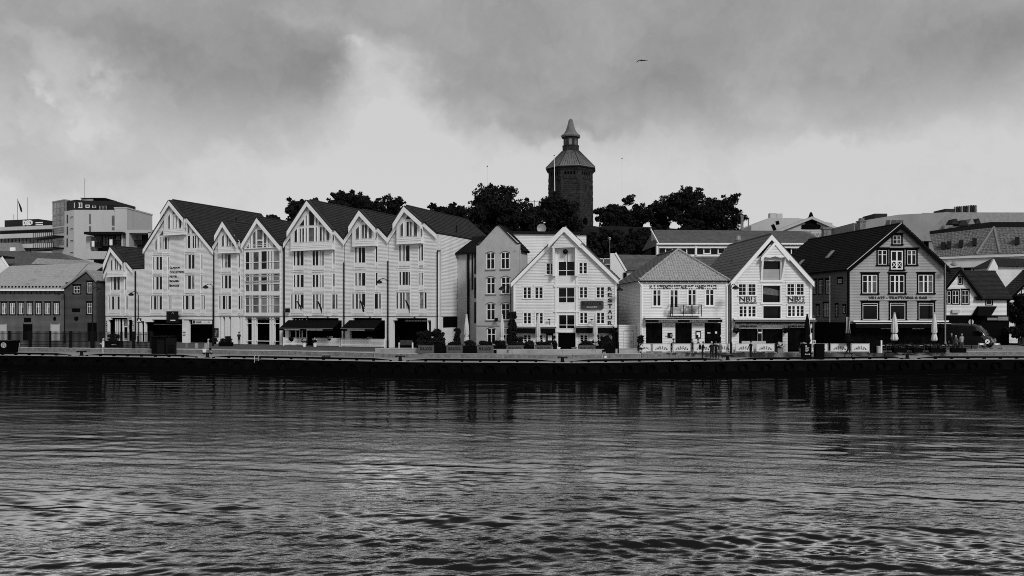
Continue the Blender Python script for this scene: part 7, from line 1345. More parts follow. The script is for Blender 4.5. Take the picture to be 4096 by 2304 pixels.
# planters BULLOCK
def text_planter(px0, px1, label, k):
    A0 = at(px0, 1402, 76.7); B0 = at(px1, 1402, 76.7); o = empty('planter_box', (A0.x, 76.7, ZS), label, 'planter', 0, 'lettered planter boxes'); W_ = B0.x - A0.x; MB().box(0, W_, 0, .55, 0.08, .86).build('box', 'planter_grey', o); MB().box(-.02, W_ + .02, -.03, .58, .86, .9).build('rim', 'black_metal', o); lettering(o, 'BULLOCK', .12 * W_, .9 * W_, .34, .66, -.005, 'letter_black', bold=.03)
    for x in (.1, W_ - .1): MB().box(x - .05, x + .05, .1, .45, 0, .08).build('foot', 'black_metal', o)
    foliage(o, (W_ / 2, .28, 1.0), (W_ * .5, .25, .26), 900, .09, 'leaf', 60 + k)
for k, (p0, p1, lb) in enumerate(((1673, 1736, 'grey planter box with lettering below the round dark topiary'), (1786, 1850, 'grey planter box with lettering beside the slim topiary and parasol'), (1909, 1972, 'grey planter box with lettering in front of the plastered house'), (2027, 2094, 'grey planter box with lettering at the ivy corner'), (2140, 2210, 'grey planter box with lettering below the parasol by the menu case'), (2314, 2382, 'grey planter box with lettering right of the warehouse doorway'))): text_planter(p0, p1, lb, k)
for k, (p0, p1) in enumerate(((1738, 1784), (1852, 1907), (1974, 2025), (2096, 2138), (2212, 2228), (2384, 2462))): A0 = at(p0, 1402, 76.8); B0 = at(p1, 1402, 76.8); o = empty('planter_box', (A0.x, 76.8, ZS), ['plain black planter of shrubs below the tall topiary', 'plain black planter of shrubs before the recessed link', 'plain black planter of shrubs under the second parasol', 'plain black planter of shrubs beside the ivy corner', 'narrow black planter at the left of the doorway', 'long black planter of shrubs below the vertical letters'][k], 'planter', 0, 'plain planter boxes'); W_ = B0.x - A0.x; MB().box(0, W_, 0, .5, 0, .8).build('box', 'black_paint', o); foliage(o, (W_ / 2, .25, 1.0), (W_ * .5, .25, .32), 900, .1, 'leaf', 80 + k)
for i, px in enumerate((2231, 2296)): o = link('flower_pot', MB().lathe([(.2, 0), (.27, .55), (.3, .56), (.3, .62), (.22, .62)], 14).mesh('flower_pot', 'white_paint' if i == 0 else 'metal_grey')); o.location = (gx(px, 77.4), 77.4, ZS); tag(o, ['tall white pot at the left of the warehouse doorway', 'grey pot at the right of the warehouse doorway'][i], 'pot')
# topiary, ivy
def bush(px, Yb, y0, y1, wpx, label, seed, n=2600, z=ZS, name='topiary', cat='bush'):
    h = at(px, y0, Yb).z - z; o = empty(name, (gx(px, Yb), Yb, z), label, cat); MB().tube([(0, 0, 0), (0, 0, h * .6)], .06, 6).build('stem', 'bark', o); w_ = wpx * Yb / F / 2; foliage(o, (0, 0, h * .52), (w_, w_ * .7, h * .48), n, .12, 'leaf', seed); foliage(o, (0, 0, h * .3), (w_, w_ * .7, h * .3), n // 2, .12, 'leaf', seed + 1); return o
bush(1700, 82, 1318, 1395, 62, 'broad round dark topiary in front of the hotel entrance', 31); bush(1748, 81.5, 1306, 1395, 58, 'tall round dark topiary under the downpipe', 33); bush(1828, 85, 1295, 1395, 28, 'slim pointed topiary by the recessed link', 35, 1600)
bush(2050, 79.8, 1222, 1395, 34, 'tall dark ivy climbing between plastered house and warehouse', 37, 3500, name='ivy', cat='ivy'); bush(2077, 77.6, 1340, 1395, 34, 'round bush at the ivy corner', 39, 900); bush(2425, 77.4, 1338, 1400, 46, 'dark bush below the last warehouse window', 41, 1400); bush(2460, 77.6, 1296, 1400, 22, 'narrow dark ivy on the warehouse corner', 43, 1500, name='ivy', cat='ivy'); bush(2562, 77.6, 1330, 1400, 24, 'leggy potted plant beside the white shed', 45, 600, name='potted_plant', cat='plant')
# parasols, closed
def parasol(px, Yb, y0, y1, label, wide=.26, m='canvas', group='closed pale parasols', foot=True, stripes=False, z=ZS):
    h = at(px, y0, Yb).z - z; o = empty('parasol', (gx(px, Yb), Yb, z), label, 'parasol', random.uniform(0, 3), group); MB().tube([(0, 0, 0), (0, 0, h)], .03, 8).build('pole', 'metal_grey' if m == 'canvas' else 'black_metal', o); lo = at(px, y1, Yb).z - z
    k = h - lo; prof = [(wide * .75, 0), (wide * 1.05, .06 * k), (wide * .8, .2 * k), (wide * .62, .27 * k), (wide * .95, .33 * k), (wide * .8, .6 * k), (wide * .55, .8 * k), (wide * .36, .93 * k), (.07, k)]
    MB().lathe(prof, 40, (0, 0, lo), .16, 8).build('canopy', m, o, True); MB().lathe([(wide * .75, 0), (wide * .75, .06)], 20, (0, 0, lo + .25 * k)).build('strap', 'rope' if m == 'canvas' else 'black_metal', o); MB().lathe([(.1, 0), (.14, .03), (.05, .1)], 10, (0, 0, h)).build('finial', 'white_trim' if m == 'canvas' else m, o)
    if stripes:
        for a_ in (R(225), R(258), R(300)): MB().tube([(wide * 1.08 * math.cos(a_), wide * 1.08 * math.sin(a_), lo + .35 * k), (wide * .62 * math.cos(a_), wide * .62 * math.sin(a_), lo + .93 * k)], .018, 5).build('stripe', 'letter_white', o)
    MB().box(-.4, .4, -.4, .4, 0, .08).build('foot', 'black_metal', o); return o
parasol(1866, 77.5, 1262, 1373, 'closed pale parasol before the recessed link'); parasol(2008, 77.5, 1262, 1375, 'closed pale parasol before the plastered house windows'); parasol(2152, 77.5, 1262, 1376, 'closed pale parasol before the left warehouse windows'); parasol(2381, 77.5, 1259, 1372, 'closed pale parasol before the right warehouse windows')
parasol(3578, 78.4, 1254, 1362, 'closed white parasol with loose hem by the trattoria glass', .33, 'cloth_white', 'closed white parasols'); parasol(3737, 78.4, 1254, 1364, 'closed white parasol tied near its hem by the corner lamp post', .27, 'cloth_white', 'closed white parasols')
parasol(3229, 76.5, 1260, 1370, 'closed black striped parasol at the bar house corner', .3, 'black_cloth', 'closed black parasols', stripes=True); parasol(3389, 76.8, 1260, 1372, 'closed black striped parasol beside the trattoria corner', .3, 'black_cloth', 'closed black parasols', stripes=True)
# banner screens
BZ = 77.4
def banner(p0, p1, label, part=False):
    A0, B0 = gx(p0, BZ), gx(p1, BZ); o = empty('banner_screen', (A0, BZ, ZS), label, 'banner', 0, 'white banner screens'); W_ = B0 - A0; h = 1.0
    fr_ = MB(); fr_.box(0, .04, 0, .04, 0, h).box(W_ - .04, W_, 0, .04, 0, h).box(.04, W_ - .04, 0, .04, h - .05, h).box(.04, W_ - .04, 0, .04, .12, .16); fr_.build('frame', 'metal_light', o); MB().box(.0, .45, -.2, .3, 0, .02).box(W_ - .45, W_, -.2, .3, 0, .02).build('foot', 'black_metal', o)
    n = 12; pl_ = []; r = .07; x0, x1, z0, z1 = .08, W_ - .08, .2, h - .07
    for cx_, cz_, a0 in ((x1 - r, z0 + r, -90), (x1 - r, z1 - r, 0), (x0 + r, z1 - r, 90), (x0 + r, z0 + r, 180)):
        for i in range(4): t = R(a0 + i * 30); pl_.append((cx_ + r * math.cos(t), cz_ + r * math.sin(t)))
    bn = MB().prism(pl_, -.005, .012).build('banner', 'banner', o)
    mid = W_ / 2; sc = min(1, W_ / 1.95); word = MB()      # arched letters between two small flags
    for i, ch_ in enumerate('NBSØ'):
        a = R(24 - i * 16); cx_ = mid - math.sin(a) * .85 * sc; cz_ = .56 - .85 * sc * (1 - math.cos(a)); co, fs = text_mesh(ch_, .03); w_, hh_ = .15 * sc, .32 * sc; x = (co[:, 0] - .5) * w_; z = (co[:, 1] - .5) * hh_; word.add(np.stack([cx_ + x * math.cos(a) - z * math.sin(a), -.006 - (co[:, 2] + .5) * .008, cz_ + x * math.sin(a) + z * math.cos(a)], 1).tolist(), fs)
    word.build('lettering', 'letter_black', bn)
    for sgn in (-1, 1):
        a = R(-40 * sgn); cx_ = mid + sgn * .56 * sc; cz_ = .42; w_, hh_ = .17 * sc, .13 * sc; P_ = lambda x, z: (cx_ + x * math.cos(a) - z * math.sin(a), cz_ + x * math.sin(a) + z * math.cos(a)); MB().prism([P_(-w_ / 2, -hh_ / 2), P_(w_ / 2, -hh_ / 2), P_(w_ / 2, hh_ / 2), P_(-w_ / 2, hh_ / 2)], -.014, -.006).build('flag', 'letter_black' if sgn > 0 else 'metal_grey', bn)
for p0, p1, lb in ((2558, 2606, 'shortest white banner screen beside the white shed'), (2608, 2683, 'white banner screen next to the shortest one'), (2690, 2765, 'white banner screen before the second dark shop bay'), (2773, 2850, 'white banner screen behind the man with the backpack'), (2856, 2931, 'white banner screen behind the people in black, at the lane'), (2941, 3016, 'white banner screen behind the single man in dark clothes'), (3023, 3100, 'white banner screen beside the pale hydrangea tub'), (3238, 3313, 'white banner screen behind the information pillars'), (3321, 3396, 'white banner screen behind the person with the umbrella'), (3403, 3479, 'last white banner screen before the black terrace wall')): banner(p0, p1, lb)
# terrace screen and pieces at the right of it
P = Vector((gx(3482, 78), 78, ZS)); o = empty('terrace_screen', P, 'black terrace partition ending in a pale post', 'partition'); MB().box(0, 1.05, 0, .08, 0, 1.1).build('panel', 'black_paint', o); MB().box(1.05, 1.2, -.05, .12, 0, 1.3).build('post', 'white_paint', o); MB().hexa([(-2.2, .02, 1.1), (1.05, .02, 1.1), (1.05, .06, 1.1), (-2.2, .06, 1.1), (-2.2, .02, 1.75), (1.05, .02, 1.3), (1.05, .06, 1.3), (-2.2, .06, 1.75)]).build('glass', 'glass', o)
P = Vector((gx(3515, 77.8), 77.8, ZS)); o = link('bin', MB().lathe([(.2, 0), (.22, .62), (.24, .63), (.24, .7), (.15, .72)], 14).mesh('bin', 'pale_wall')); o.location = P; tag(o, 'small pale bin beside the partition post', 'bin')
# flower tubs
for px, lb in ((3118, 'square grey tub of pale hydrangeas beside the banner screen'), (3208, 'square grey tub of pale hydrangeas beside the black information pillar')): o = empty('flower_tub', (gx(px, 77.5), 77.5, ZS), lb, 'flower tub', 0, 'hydrangea tubs'); MB().hexa([(-.2, -.2, 0), (.2, -.2, 0), (.2, .2, 0), (-.2, .2, 0), (-.26, -.26, .55), (.26, -.26, .55), (.26, .26, .55), (-.26, .26, .55)]).build('tub', 'metal_grey', o); foliage(o, (0, 0, .75), (.4, .3, .3), 500, .08, 'leaf', px); foliage(o, (.1, -.1, .85), (.38, .3, .3), 420, .07, 'flower', px + 1, 1)
o = empty('bar_sofa', (gx(3010, 78.6), 78.6, ZS), 'pale cushioned terrace sofa in front of the dark bar window', 'sofa'); MB().box(-1.2, 1.2, -.3, .4, .15, .48).build('seat', 'pale_wall', o); MB().box(-1.25, 1.25, -.45, -.3, .15, 1.22).build('backrest', 'pale_wall', o)
for x in (-1.1, 1.1): MB().box(x - .08, x + .08, -.4, .35, 0, .15).build('leg', 'black_metal', o)
# hanging plants on the bar house
for px, py in ((2946, 1323), (3142, 1322), (3236, 1324)): P = at(px, py, 78.9); o = empty('hanging_plant', P, ['dark hanging plant at the left shop bay of the bar house', 'dark hanging plant between the middle and right bar openings', 'dark hanging plant at the corner of the bar house'][(2946, 3142, 3236).index(px)], 'plant', 0, 'hanging plants'); MB().lathe([(.05, -.3), (.25, -.15), (.28, 0)], 10).build('basket', 'black_paint', o); foliage(o, (0, 0, .05), (.4, .25, .25), 500, .08, 'leaf', px); MB().tube([(0, 0, 0), (0, .45, .5)], .015, 4).build('hook', 'black_metal', o)
# information pillars and a parking-meter post
for i, (p0, p1) in enumerate(((3210, 3247), (3263, 3299))):
    P = ground((p0 + p1) / 2, 1438, ZQ); o = empty('information_pillar', P, ['black information pillar with pale text and a double arrow', 'plain black pillar beside the pale sign post'][i], 'pillar', 0, 'black pillars at the quay'); w_ = (p1 - p0) / F * P.y / 2; h = at(3230, 1377, P.y).z - ZQ; b_ = MB().hexa([(-w_ * .94, 0, 0), (w_ * .94, 0, 0), (w_ * .94, .5, 0), (-w_ * .94, .5, 0), (-w_, 0, h), (w_, 0, h), (w_, .5, h), (-w_, .5, h)]).build('body', 'black_paint', o); MB().box(-w_ - .02, w_ + .02, -.02, .52, h, h + .04).build('cap', 'black_metal', o)
    if i == 0:
        MB().lathe([(.075, 0), (.075, .01), (.045, .01), (.045, 0)], 14).build('symbol', 'letter_white', b_); LAST[0].rotation_euler = (R(90), 0, 0); LAST[0].location = (-.1, -.015, h - .18)
        for j, (z, l_) in enumerate(((.36, .38), (.44, .3), (.56, .33), (.63, .34), (.7, .22))): MB().box(-.17, -.17 + l_, -.015, -.005, h - z, h - z + .025).build('text_line', 'letter_white', b_)
        z = h - .98; MB().box(-.13, .2, -.015, -.005, z - .02, z + .02).build('arrow_shaft', 'letter_white', b_)
        for sx in (-1, 1): MB().prism([(sx * .15 + .035, z - .065), (sx * .15 + .035, z + .065), (sx * .26 + .035, z)] if sx < 0 else [(sx * .15 + .035, z + .065), (sx * .15 + .035, z - .065), (sx * .26 + .035, z)], -.016, -.005).build('arrow_head', 'letter_white', b_)
P = ground(3257, 1437, ZQ); o = empty('sign_post', P, 'slim post with a pale rounded sign between the black pillars', 'sign'); MB().tube([(0, .1, 0), (0, .1, 4.4)], .03, 8).build('pole', 'metal_grey', o); pl = MB().box(-.16, .16, 0, .05, 1.15, 1.9).build('plate', 'pale_wall', o); MB().box(-.06, .06, -.012, 0, 1.62, 1.78).build('dark_symbol', 'letter_black', pl); MB().box(-.08, .08, -.012, 0, 1.46, 1.58).build('white_patch', 'letter_white', pl)
# trestle, ladder, box on the quay
P = ground(2417, 1440, ZQ); o = empty('trestle', P, 'pale folding trestle sign standing on the quay by the kerb rail', 'trestle')
for sx in (-1, 1): MB().bar((sx * .28, -.15, 0), (sx * .08, 0, .75), .05, .04).build('leg', 'metal_light', o); MB().bar((sx * .28, .2, 0), (sx * .08, 0, .75), .05, .04).build('leg', 'metal_light', o)
MB().box(-.14, .14, -.03, .03, .68, .8).build('top', 'metal_grey', o); MB().box(.0, .2, -.14, -.1, .22, .4).build('white_tag', 'letter_white', o)
a_ = on_line(EDGE, 1028); o = empty('quay_ladder', (a_.x, a_.y, ZQ), 'white ladder handles rising over the quay edge', 'ladder')
for x in (-.22, .22): MB().tube([(x, .3, .0), (x, .28, .35), (x, -.12, .3), (x, -.14, -.35)], .016, 6).build('rail', 'white_trim', o)
for i in range(1): MB().tube([(-.22, -.14, -.1 - i * .28), (.22, -.14, -.1 - i * .28)], .016, 5).build('rung', 'metal_grey', o)
P = ground(1302, 1434, ZQ); o = empty('service_box', P, 'dark low service box on the quay near the picket fence', 'box'); MB().box(-.38, .38, 0, .5, 0, .33).build('body', 'wood_dark', o); MB().box(-.4, .4, -.02, .52, .33, .37).build('lid', 'concrete', o)
P = ground(1392, 1425.5, ZQ); o = empty('service_box', P, 'dark panel box set against the granite wall', 'box'); MB().box(-.36, .36, 0, .12, 0.02, .4).build('body', 'wood_dark', o); MB().box(-.05, .05, -.02, 0, .2, .3).build('handle', 'black_metal', o)

# ---- van
VP = Vector((gx(3898, 91), 91, ZS)); vn = empty('van', VP, 'black high-roofed delivery van parked nose out beside the trattoria', 'van', R(-48))
# local: +x forward, y left, z up; length 6, width 2
def loft(secs, m, name, parent, smooth=True):
    mb = MB(); n = len(secs[0])
    for s_ in secs: mb.v += [tuple(p) for p in s_]
    for i in range(len(secs) - 1):
        for j in range(n): a, b = i * n + j, i * n + (j + 1) % n; mb.f.append((a, b, b + n, a + n))
    mb.f.append(tuple(range(n - 1, -1, -1))); mb.f.append(tuple((len(secs) - 1) * n + j for j in range(n))); return mb.build(name, m, parent, smooth)
def vsec(x, zt, w_, zb=.32, r=.22, tap=.12):
    zt2 = zt; pts = [(-w_, zb), (-w_, zb + (zt2 - zb) * .45), (-w_ + tap * .5, zt2 - r * 1.3), (-w_ + tap, zt2 - r * .5), (-w_ + tap + r, zt2), (w_ - tap - r, zt2), (w_ - tap, zt2 - r * .5), (w_ - tap * .5, zt2 - r * 1.3), (w_, zb + (zt2 - zb) * .45), (w_, zb)]
    return [(x, -p[0], p[1]) for p in pts]
loft([vsec(-4.3, 2.75, .93), vsec(-4.2, 2.85, .98), vsec(-.4, 2.85, .98), vsec(.15, 2.8, .97), vsec(.55, 2.6, .96), vsec(.95, 2.15, .96, tap=.16), vsec(1.25, 1.72, .96, tap=.16), vsec(1.4, 1.42, .95, tap=.1), vsec(1.85, 1.22, .92, tap=.1), vsec(2.05, 1.0, .86, tap=.08), vsec(2.1, .7, .84, tap=.04)], 'van_paint', 'body', vn)
def onplane(pts, off, m, nm, par):
    return MB().add(pts + [(p[0] - .03, p[1], p[2] - .02) for p in pts], [tuple(range(len(pts)))] + [tuple(range(2 * len(pts) - 1, len(pts) - 1, -1))] + [(i, i + len(pts), (i + 1) % len(pts) + len(pts), (i + 1) % len(pts)) for i in range(len(pts))]).build(nm, m, par)
onplane([(1.37, .82, 1.50), (1.37, -.82, 1.50), (1.05, -.78, 2.08), (1.05, .78, 2.08)], 0, 'glass_mid', 'windscreen', vn)
for y in (.62, -.62): onplane([(1.99, y + .24, 1.08), (1.99, y - .24, 1.08), (2.10, y - .2, .80), (2.10, y + .2, .80)], 0, 'chrome', 'headlight', vn)
for z in (.98, .9): MB().box(2.03, 2.1, -.42, .42, z - .025, z + .02).build('grille_bar', 'chrome', vn)
MB().lathe([(.09, 0), (.09, .03)], 16).build('emblem', 'chrome', vn); LAST[0].rotation_euler = (0, R(90), 0); LAST[0].location = (2.09, 0, .95)
MB().box(1.95, 2.16, -.84, .84, .38, .6).build('bumper', 'black_paint', vn); MB().box(2.15, 2.17, -.26, .26, .43, .54).build('number_plate', 'letter_white', vn)
for y in (1.06, -1.06): MB().box(.95, 1.1, y - .12, y + .12, 1.45, 1.85).build('mirror', 'black_paint', vn)
for y in (.9, -.9):
    onplane([(1.1, y * 1.09, 1.45), (.1, y * 1.09, 1.45), (.1, y * 1.04, 2.0), (.75, y * 1.04, 2.0)], 0, 'glass', 'side_window', vn)
    for x in (1.35, -2.9):
        w_ = MB().lathe([(.22, -.1), (.34, -.1), (.36, -.04), (.36, .08), (.33, .11), (.2, .11)], 22).build('wheel', 'tyre', vn); w_.rotation_euler = (R(90), 0, 0); w_.location = (x, y, .36); MB().lathe([(.2, -.12), (.2, .12)], 16).build('rim', 'metal_grey', w_)
MB().box(1.42, 1.46, -.7, .7, 1.44, 1.47).build('wiper', 'black_metal', vn); MB().tube([(-3.8, -.7, 2.9), (.0, -.7, 2.9)], .03, 6).build('roof_rail', 'black_metal', vn); MB().tube([(-3.8, .7, 2.9), (.0, .7, 2.9)], .03, 6).build('roof_rail', 'black_metal', vn)
# round sign and low barriers
P = Vector((gx(3885, 86), 86, ZS)); o = empty('road_sign', P, 'pale round sign split by its dark post in front of the van', 'road sign'); zc = at(3885, 1288, 86).z - ZS; MB().tube([(0, -.05, 0), (0, -.05, zc + .35)], .05, 8).build('pole', 'black_metal', o); MB().lathe([(.3, 0), (.3, .03)], 24).build('disc', 'pale_wall', o); LAST[0].rotation_euler = (R(90), 0, 0); LAST[0].location = (0, .05, zc)
P = Vector((gx(3949, 86.5), 86.5, ZS)); o = empty('road_sign', P, 'white round bicycle sign on a low stand before the van nose', 'road sign'); MB().lathe([(.26, 0), (.26, .03)], 22).build('disc', 'letter_white', o); LAST[0].rotation_euler = (R(90), 0, 0); LAST[0].location = (0, 0, .85); MB().tube([(0, .05, 0), (0, .05, .85)], .04, 6).build('pole', 'black_metal', o); MB().bar((-.12, -.045, .75), (.12, -.045, .95), .09, .01, up=(0, 1, 0)).bar((-.08, -.045, .95), (.1, -.045, .75), .05, .01, up=(0, 1, 0)).build('figure', 'letter_black', o)
for i, (px, lb) in enumerate(((3926, 'low pale road barrier left of the white round sign'), (3988, 'low pale road barrier right of the white round sign'))):
    o = empty('road_barrier', (gx(px, 86.2), 86.2, ZS), lb, 'barrier', 0, 'low road barriers'); MB().box(-.35, .35, 0, .08, .45, .68).build('board', 'pale_wall', o); MB().box(-.2, .15, -.02, 0, .48, .64).build('reflective_patch', 'letter_white', o)
    for sx in (-1, 1): MB().bar((sx * .5, -.2, 0), (sx * .3, .04, .7), .06, .06).build('leg', 'metal_grey', o); MB().box(sx * .5 - .15, sx * .5 + .15, -.35, .35, 0, .08).build('foot', 'metal_grey', o)
for i in range(3): P = ground(4010 + i * 34, 1394 - i * .8, ZS); MB().box(P.x - .3, P.x + .3, P.y - .12, P.y + .12, ZS + .012, ZS + .016).build('road_marking', 'letter_white', None, kind='structure')
MB().add([(gx(3860, 84), 84, ZS + .008), (gx(4300, 80.5), 80.5, ZS + .008), (gx(4500, 96), 96, ZS + .008), (gx(3960, 96), 96, ZS + .008)], [(0, 1, 2, 3)]).build('side_street', 'road_light', None, kind='structure')
k0, k1 = ground(3975, 1371, ZS), ground(4200, 1395, ZS); MB().hexa([(k0.x, k0.y, ZS), (k1.x, k1.y, ZS), (k1.x, k1.y + .3, ZS), (k0.x, k0.y + .3, ZS), (k0.x, k0.y, ZS + .13), (k1.x, k1.y, ZS + .13), (k1.x, k1.y + .3, ZS + .13), (k0.x, k0.y + .3, ZS + .13)]).build('kerb', 'black_paint', None, kind='structure')
# trattoria terrace: tables, chairs, planters
rt_ = random.Random(9); n_t = 0
def cafe_table(px, Yb, label):
    o = empty('cafe_table', (gx(px, Yb), Yb, ZS), label, 'table', 0, 'trattoria tables'); MB().box(-.34, .34, -.34, .34, .71, .75).build('table_top', 'metal_light', o); MB().tube([(0, 0, .03), (0, 0, .71)], .035, 6).build('pedestal', 'black_metal', o); MB().box(-.25, .25, -.25, .25, 0, .03).build('base', 'black_metal', o)
for i, px in enumerate((3520, 3551, 3592, 3640, 3672, 3716, 3758, 3788)):
    cafe_table(px, 79.3 + (i % 2) * .8, 'pale-topped square table on the trattoria terrace'); 
    chair((gx(px - 12, 79.1), 79.1 + (i % 2) * .8, ZS), 'black chair at a pale table on the trattoria terrace', R(90), 'wood_dark', 'trattoria chairs'); chair((gx(px + 13, 79.1), 79.1 + (i % 2) * .8, ZS), 'black chair at a pale table on the trattoria terrace', R(-90), 'wood_dark', 'trattoria chairs')
for k, (p0, p1) in enumerate(((3576, 3628), (3655, 3692), (3724, 3783), (3808, 3866))): A0 = gx(p0, 78.2); W_ = gx(p1, 78.2) - A0; o = empty('planter_box', (A0, 78.2, ZS), ['black planter under the parasol with the loose hem', 'black planter between the two white parasols', 'black planter under the tied white parasol', 'black planter at the end of the terrace by the van'][k], 'planter', 0, 'trattoria planters'); MB().box(0, W_, 0, .45, 0, .5).build('box', 'black_paint', o); foliage(o, (W_ / 2, .22, .62), (W_ * .45, .2, .22), 500, .09, 'leaf_light', 140 + k)
# clamp lights and small boxes on facades are part of their houses
# ================================================================== people
def skinned(verts, edges, radii, root):
    me = bpy.data.meshes.new('b'); me.from_pydata(verts, edges, []); o = bpy.data.objects.new('b', me); C.objects.link(o)
    md = o.modifiers.new('s', 'SKIN'); sd_ = me.skin_vertices[0].data if me.skin_vertices else None
    if sd_ is None:
        bpy.context.view_layer.objects.active = o; o.select_set(True); me.attributes.new  # layer is created by the modifier on first use
    for i, r in enumerate(radii): me.skin_vertices[0].data[i].radius = (r, r) if not isinstance(r, tuple) else r
    me.skin_vertices[0].data[root].use_root = True; md.use_smooth_shade = True
    s_ = o.modifiers.new('u', 'SUBSURF'); s_.levels = 1; s_.render_levels = 1
    res = bpy.data.meshes.new_from_object(o.evaluated_get(bpy.context.evaluated_depsgraph_get())); bpy.data.objects.remove(o); return res
def person(loc, rz, label, arms='down', stride=0., top='cloth_black', legs='cloth_black', hair='hair', seated=False, lean=0., hat=False, bald=False, scale=1., long=False):
    """faces local -y"""
    V, E, Rr, ids = [], [], [], {}
    def v(n, p, r, par=None):
        ids[n] = len(V); V.append(p); Rr.append(r)
        if par: E.append((ids[par], ids[n]))
    hp_ = .5 if seated else .93; L_ = lambda z: -lean * max(0, z - hp_)
    v('pelvis', (0, 0, hp_), (.16, .12)); v('waist', (0, L_(hp_ + .18), hp_ + .18), (.145, .11), 'pelvis'); v('chest', (0, L_(hp_ + .38), hp_ + .38), (.17, .125), 'waist'); v('neck', (0, L_(hp_ + .56), hp_ + .56), .055, 'chest'); v('jaw', (0, L_(hp_ + .64) - .015, hp_ + .64), .075, 'neck'); v('brow', (0, L_(hp_ + .74) - .005, hp_ + .735), .098, 'jaw'); v('crown', (0, L_(hp_ + .8) + .01, hp_ + .80), .07, 'brow')
    for s_ in (-1, 1):
        k = 'r' if s_ > 0 else 'l'; sh = hp_ + .50; v('sh' + k, (s_ * .185, L_(sh), sh), .062, 'chest')
        if arms == 'phone': el, wr = (s_ * .22, -.06 + L_(sh), sh - .27), (s_ * .07, -.26 + L_(sh), sh - .20)
        elif arms == 'walk': el, wr = (s_ * .24, s_ * .12, sh - .28), (s_ * .24, s_ * .2 - .1, sh - .52)
        elif arms == 'up' and s_ > 0: el, wr = (.24, -.12, sh - .2), (.12, -.26, sh + .02)
        else: el, wr = (s_ * .25, .03, sh - .29), (s_ * .26, -.05, sh - .55)
        if seated and arms == 'down': wr = (s_ * .2, -.28, sh - .32)
        v('el' + k, el, .045, 'sh' + k); v('wr' + k, wr, .03, 'el' + k); d_ = (Vector(wr) - Vector(el)).normalized(); sd2 = d_.cross(Vector((0, 0, 1))); sd2 = sd2.normalized() if sd2.length > .2 else Vector((0, -1, 0))
        pm = Vector(wr) + d_ * .07; v('pm' + k, tuple(pm), .026, 'wr' + k)
        for fi, ln in enumerate((.07, .085, .08, .06)): q = pm + sd2 * (fi - 1.5) * .019 + d_ * ln * .6; v('f%d' % fi + k, tuple(q), .008, 'pm' + k); q2 = q + d_ * ln * .35 + Vector((0, -.012, -.012)); v('g%d' % fi + k, tuple(q2), .007, 'f%d' % fi + k)
        tq = Vector(wr) + d_ * .04 - sd2 * .045; v('th' + k, tuple(tq), .010, 'wr' + k)
        sw = stride * s_
        if seated: kn, an = (s_ * .12, -.42, .5), (s_ * .12, -.42, .09)
        else: kn, an = (s_ * .1, -.32 * sw - .02, .5), (s_ * .1, -.42 * sw + (.12 if sw < 0 else 0), .085 + (.06 if sw < 0 else 0))
        v('hi' + k, (s_ * .095, 0, hp_ - .06), .095, 'pelvis'); v('kn' + k, kn, .062, 'hi' + k); v('an' + k, an, .043, 'kn' + k); v('to' + k, (an[0] + s_ * .02, an[1] - .15, an[2] - .045), .04, 'an' + k)
    me = skinned(V, E, Rr, 0); ms = ['skin', top, legs, 'hair']
    for m_ in ms: me.materials.append(MATS[m_])
    hands = [Vector(V[ids['pm' + k]]) for k in 'lr']; hem = hp_ - (.35 if long else .03)
    for p in me.polygons:
        c = p.center
        if any((c - h_).length < .11 for h_ in hands) or c.z > hp_ + .565: i = 0
        elif c.z < .115 and not seated or (seated and c.z < .115): i = 3
        elif c.z > hem: i = 1
        else: i = 2
        p.material_index = i
    me.polygons.foreach_set('use_smooth', [True] * len(me.polygons))
    o = empty('person', loc, label, 'person', rz); o.scale = (scale,) * 3; link('body', me, o)
    hz_ = hp_ + .745; ly = L_(hz_)
    if hat: MB().lathe([(.19, 0), (.19, .015), (.115, .02), (.11, .1), (.03, .13)], 16, (0, ly, hz_ + .04)).build('hat', 'hair', o)
    else: MB().ball((0, ly + .022, hz_ + .035), (.098, .105, .09), 12, 8).build('hair', hair, o, True)
    MB().ball((-.035, ly - .092, hz_ - .01), .013, 6, 4).ball((.035, ly - .092, hz_ - .01), .013, 6, 4).box(-.025, .025, ly - .1, ly - .08, hz_ - .095, hz_ - .085).build('face', 'hair', o); MB().hexa([(-.014, ly - .11, hz_ - .05), (.014, ly - .11, hz_ - .05), (.01, ly - .07, hz_ - .05), (-.01, ly - .07, hz_ - .05), (-.006, ly - .095, hz_ + .0), (.006, ly - .095, hz_ + .0), (.006, ly - .07, hz_), (-.006, ly - .07, hz_)]).build('nose', 'skin', o)
    return o, [o.matrix_basis @ h_ for h_ in hands], hp_
def stand(px, py, z=ZQ): return ground(px, py, z)
p, h_, _ = person(stand(413, 1420.5), R(-80), 'person in white shirt and pale trousers looking at a phone', 'phone', 0, 'cloth_white', 'cloth_light', 'hair_pale', scale=1.02)
MB().box(-.04, .04, -.30, -.29, 1.2, 1.34).build('phone', 'letter_black', p)
p, h_, _ = person(stand(833, 1421), R(-75), 'person in pale clothes walking along the quay with bags', 'down', .7, 'cloth_light', 'cloth_light', 'hair_pale')
b0_ = stand(822, 1421); o = empty('carrier_bag', (b0_.x, b0_.y - .25, ZQ + .28), 'white carrier bag held by the walking person', 'bag'); MB().hexa([(-.13, -.1, 0), (.13, -.1, 0), (.13, .1, 0), (-.13, .1, 0), (-.2, -.07, .42), (.2, -.07, .42), (.2, .07, .42), (-.2, .07, .42)]).build('sack', 'cloth_white', o); MB().tube([(-.1, 0, .42), (-.04, 0, .58), (.04, 0, .58), (.1, 0, .42)], .012, 5).build('handle', 'cloth_white', o)
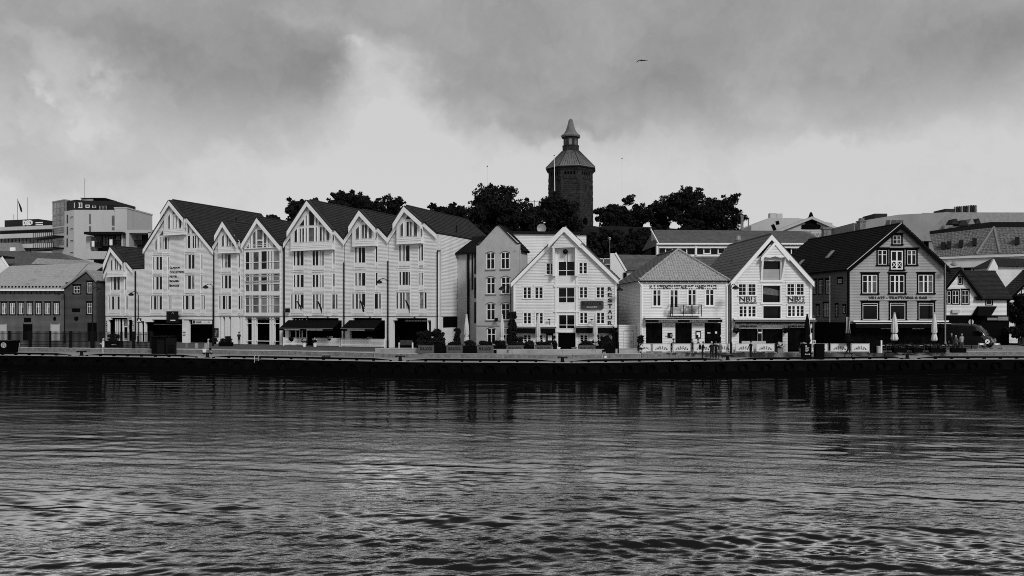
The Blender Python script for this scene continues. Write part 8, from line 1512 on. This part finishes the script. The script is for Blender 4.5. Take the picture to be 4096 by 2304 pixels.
o = empty('handbag', (b0_.x + .47, b0_.y + .1, ZQ + .55), 'small dark handbag at the hip of the walking person', 'bag'); MB().box(-.1, .12, -.06, .06, 0, .24).build('pouch', 'cloth_black', o); MB().tube([(-.05, 0, .24), (-.12, 0, .8), (.06, 0, .24)], .012, 5).build('strap', 'cloth_black', o)
person(stand(956, 1380, ZS), R(15), 'person in dark clothes and hat standing by the glazed hotel gable', 'phone', 0, hat=True, long=True, scale=.94)
p, _, _ = person(stand(2810, 1438), R(70), 'person with a black backpack reading something at the quay edge', 'phone', 0, 'cloth_black', 'cloth_black', lean=.12)
MB().ball((0, .24, 1.25), (.17, .13, .27), 12, 8).build('backpack', 'cloth_black', p, True)
person(stand(2846, 1438), R(-160), 'person in black coat seen from behind, in the quay group', 'phone', .15, long=True, hair='hair_pale'); person(stand(2864, 1437), R(150), 'person in black standing close in the middle of the quay group', 'down', .3, lean=.05); person(stand(2881, 1437), R(-150), 'person in black with a pale sleeve at the edge of the quay group', 'phone', .2, 'cloth_grey', long=True)
person(stand(3003, 1434), R(-65), 'person in dark shirt and trousers holding a phone, standing alone', 'phone', .25, 'cloth_black', 'cloth_black', lean=-.04)
pu = stand(3392, 1430); person(pu, R(-85), 'person in black striding under a small dark umbrella', 'up', 1.0, long=True)
o = empty('umbrella', (pu.x - .05, pu.y - .2, ZQ + 1.45), 'small open black umbrella over the striding person', 'umbrella', 0); MB().lathe([(.55, .28), (.46, .37), (.3, .46), (.12, .52), (.02, .55), (.02, .53), (.12, .5), (.3, .44), (.45, .35)], 16).build('canopy', 'black_cloth', o); MB().tube([(0, 0, -.12), (0, 0, .58)], .012, 6).build('shaft', 'black_metal', o)
person((gx(3847, 85.2), 85.2, ZS), R(170), 'person in a pale work vest standing at the van side', 'walk', .1, 'cloth_light', 'cloth_grey', hair='hair_pale'); person((gx(3823, 80.8), 80.8, ZS), R(-70), 'grey-haired person in a light shirt at the end of the terrace', 'down', .2, 'cloth_grey', 'cloth_black', 'hair_pale', scale=.98); person((gx(3806, 86), 86, ZS), R(-30), 'person in dark clothes behind the terrace beside the van', 'down', 0, 'cloth_black', 'cloth_black', 'hair_pale')
for i, (px, lb) in enumerate(((2694, 'seated person in dark cap behind the banner before the second shop bay'), (2768, 'seated person in dark clothes behind the gap between two banners'), (2793, 'seated person with dark hair behind the backpack person'))): chair((gx(px, 78.3), 78.35, ZS), 'dark terrace chair behind the banner screens', 0, 'wood_dark', 'chairs behind the banners'); person((gx(px, 78.3), 78.3, ZS), R((-30, 20, 40)[i]), lb, 'down', seated=True, hat=i == 0, scale=1.05)
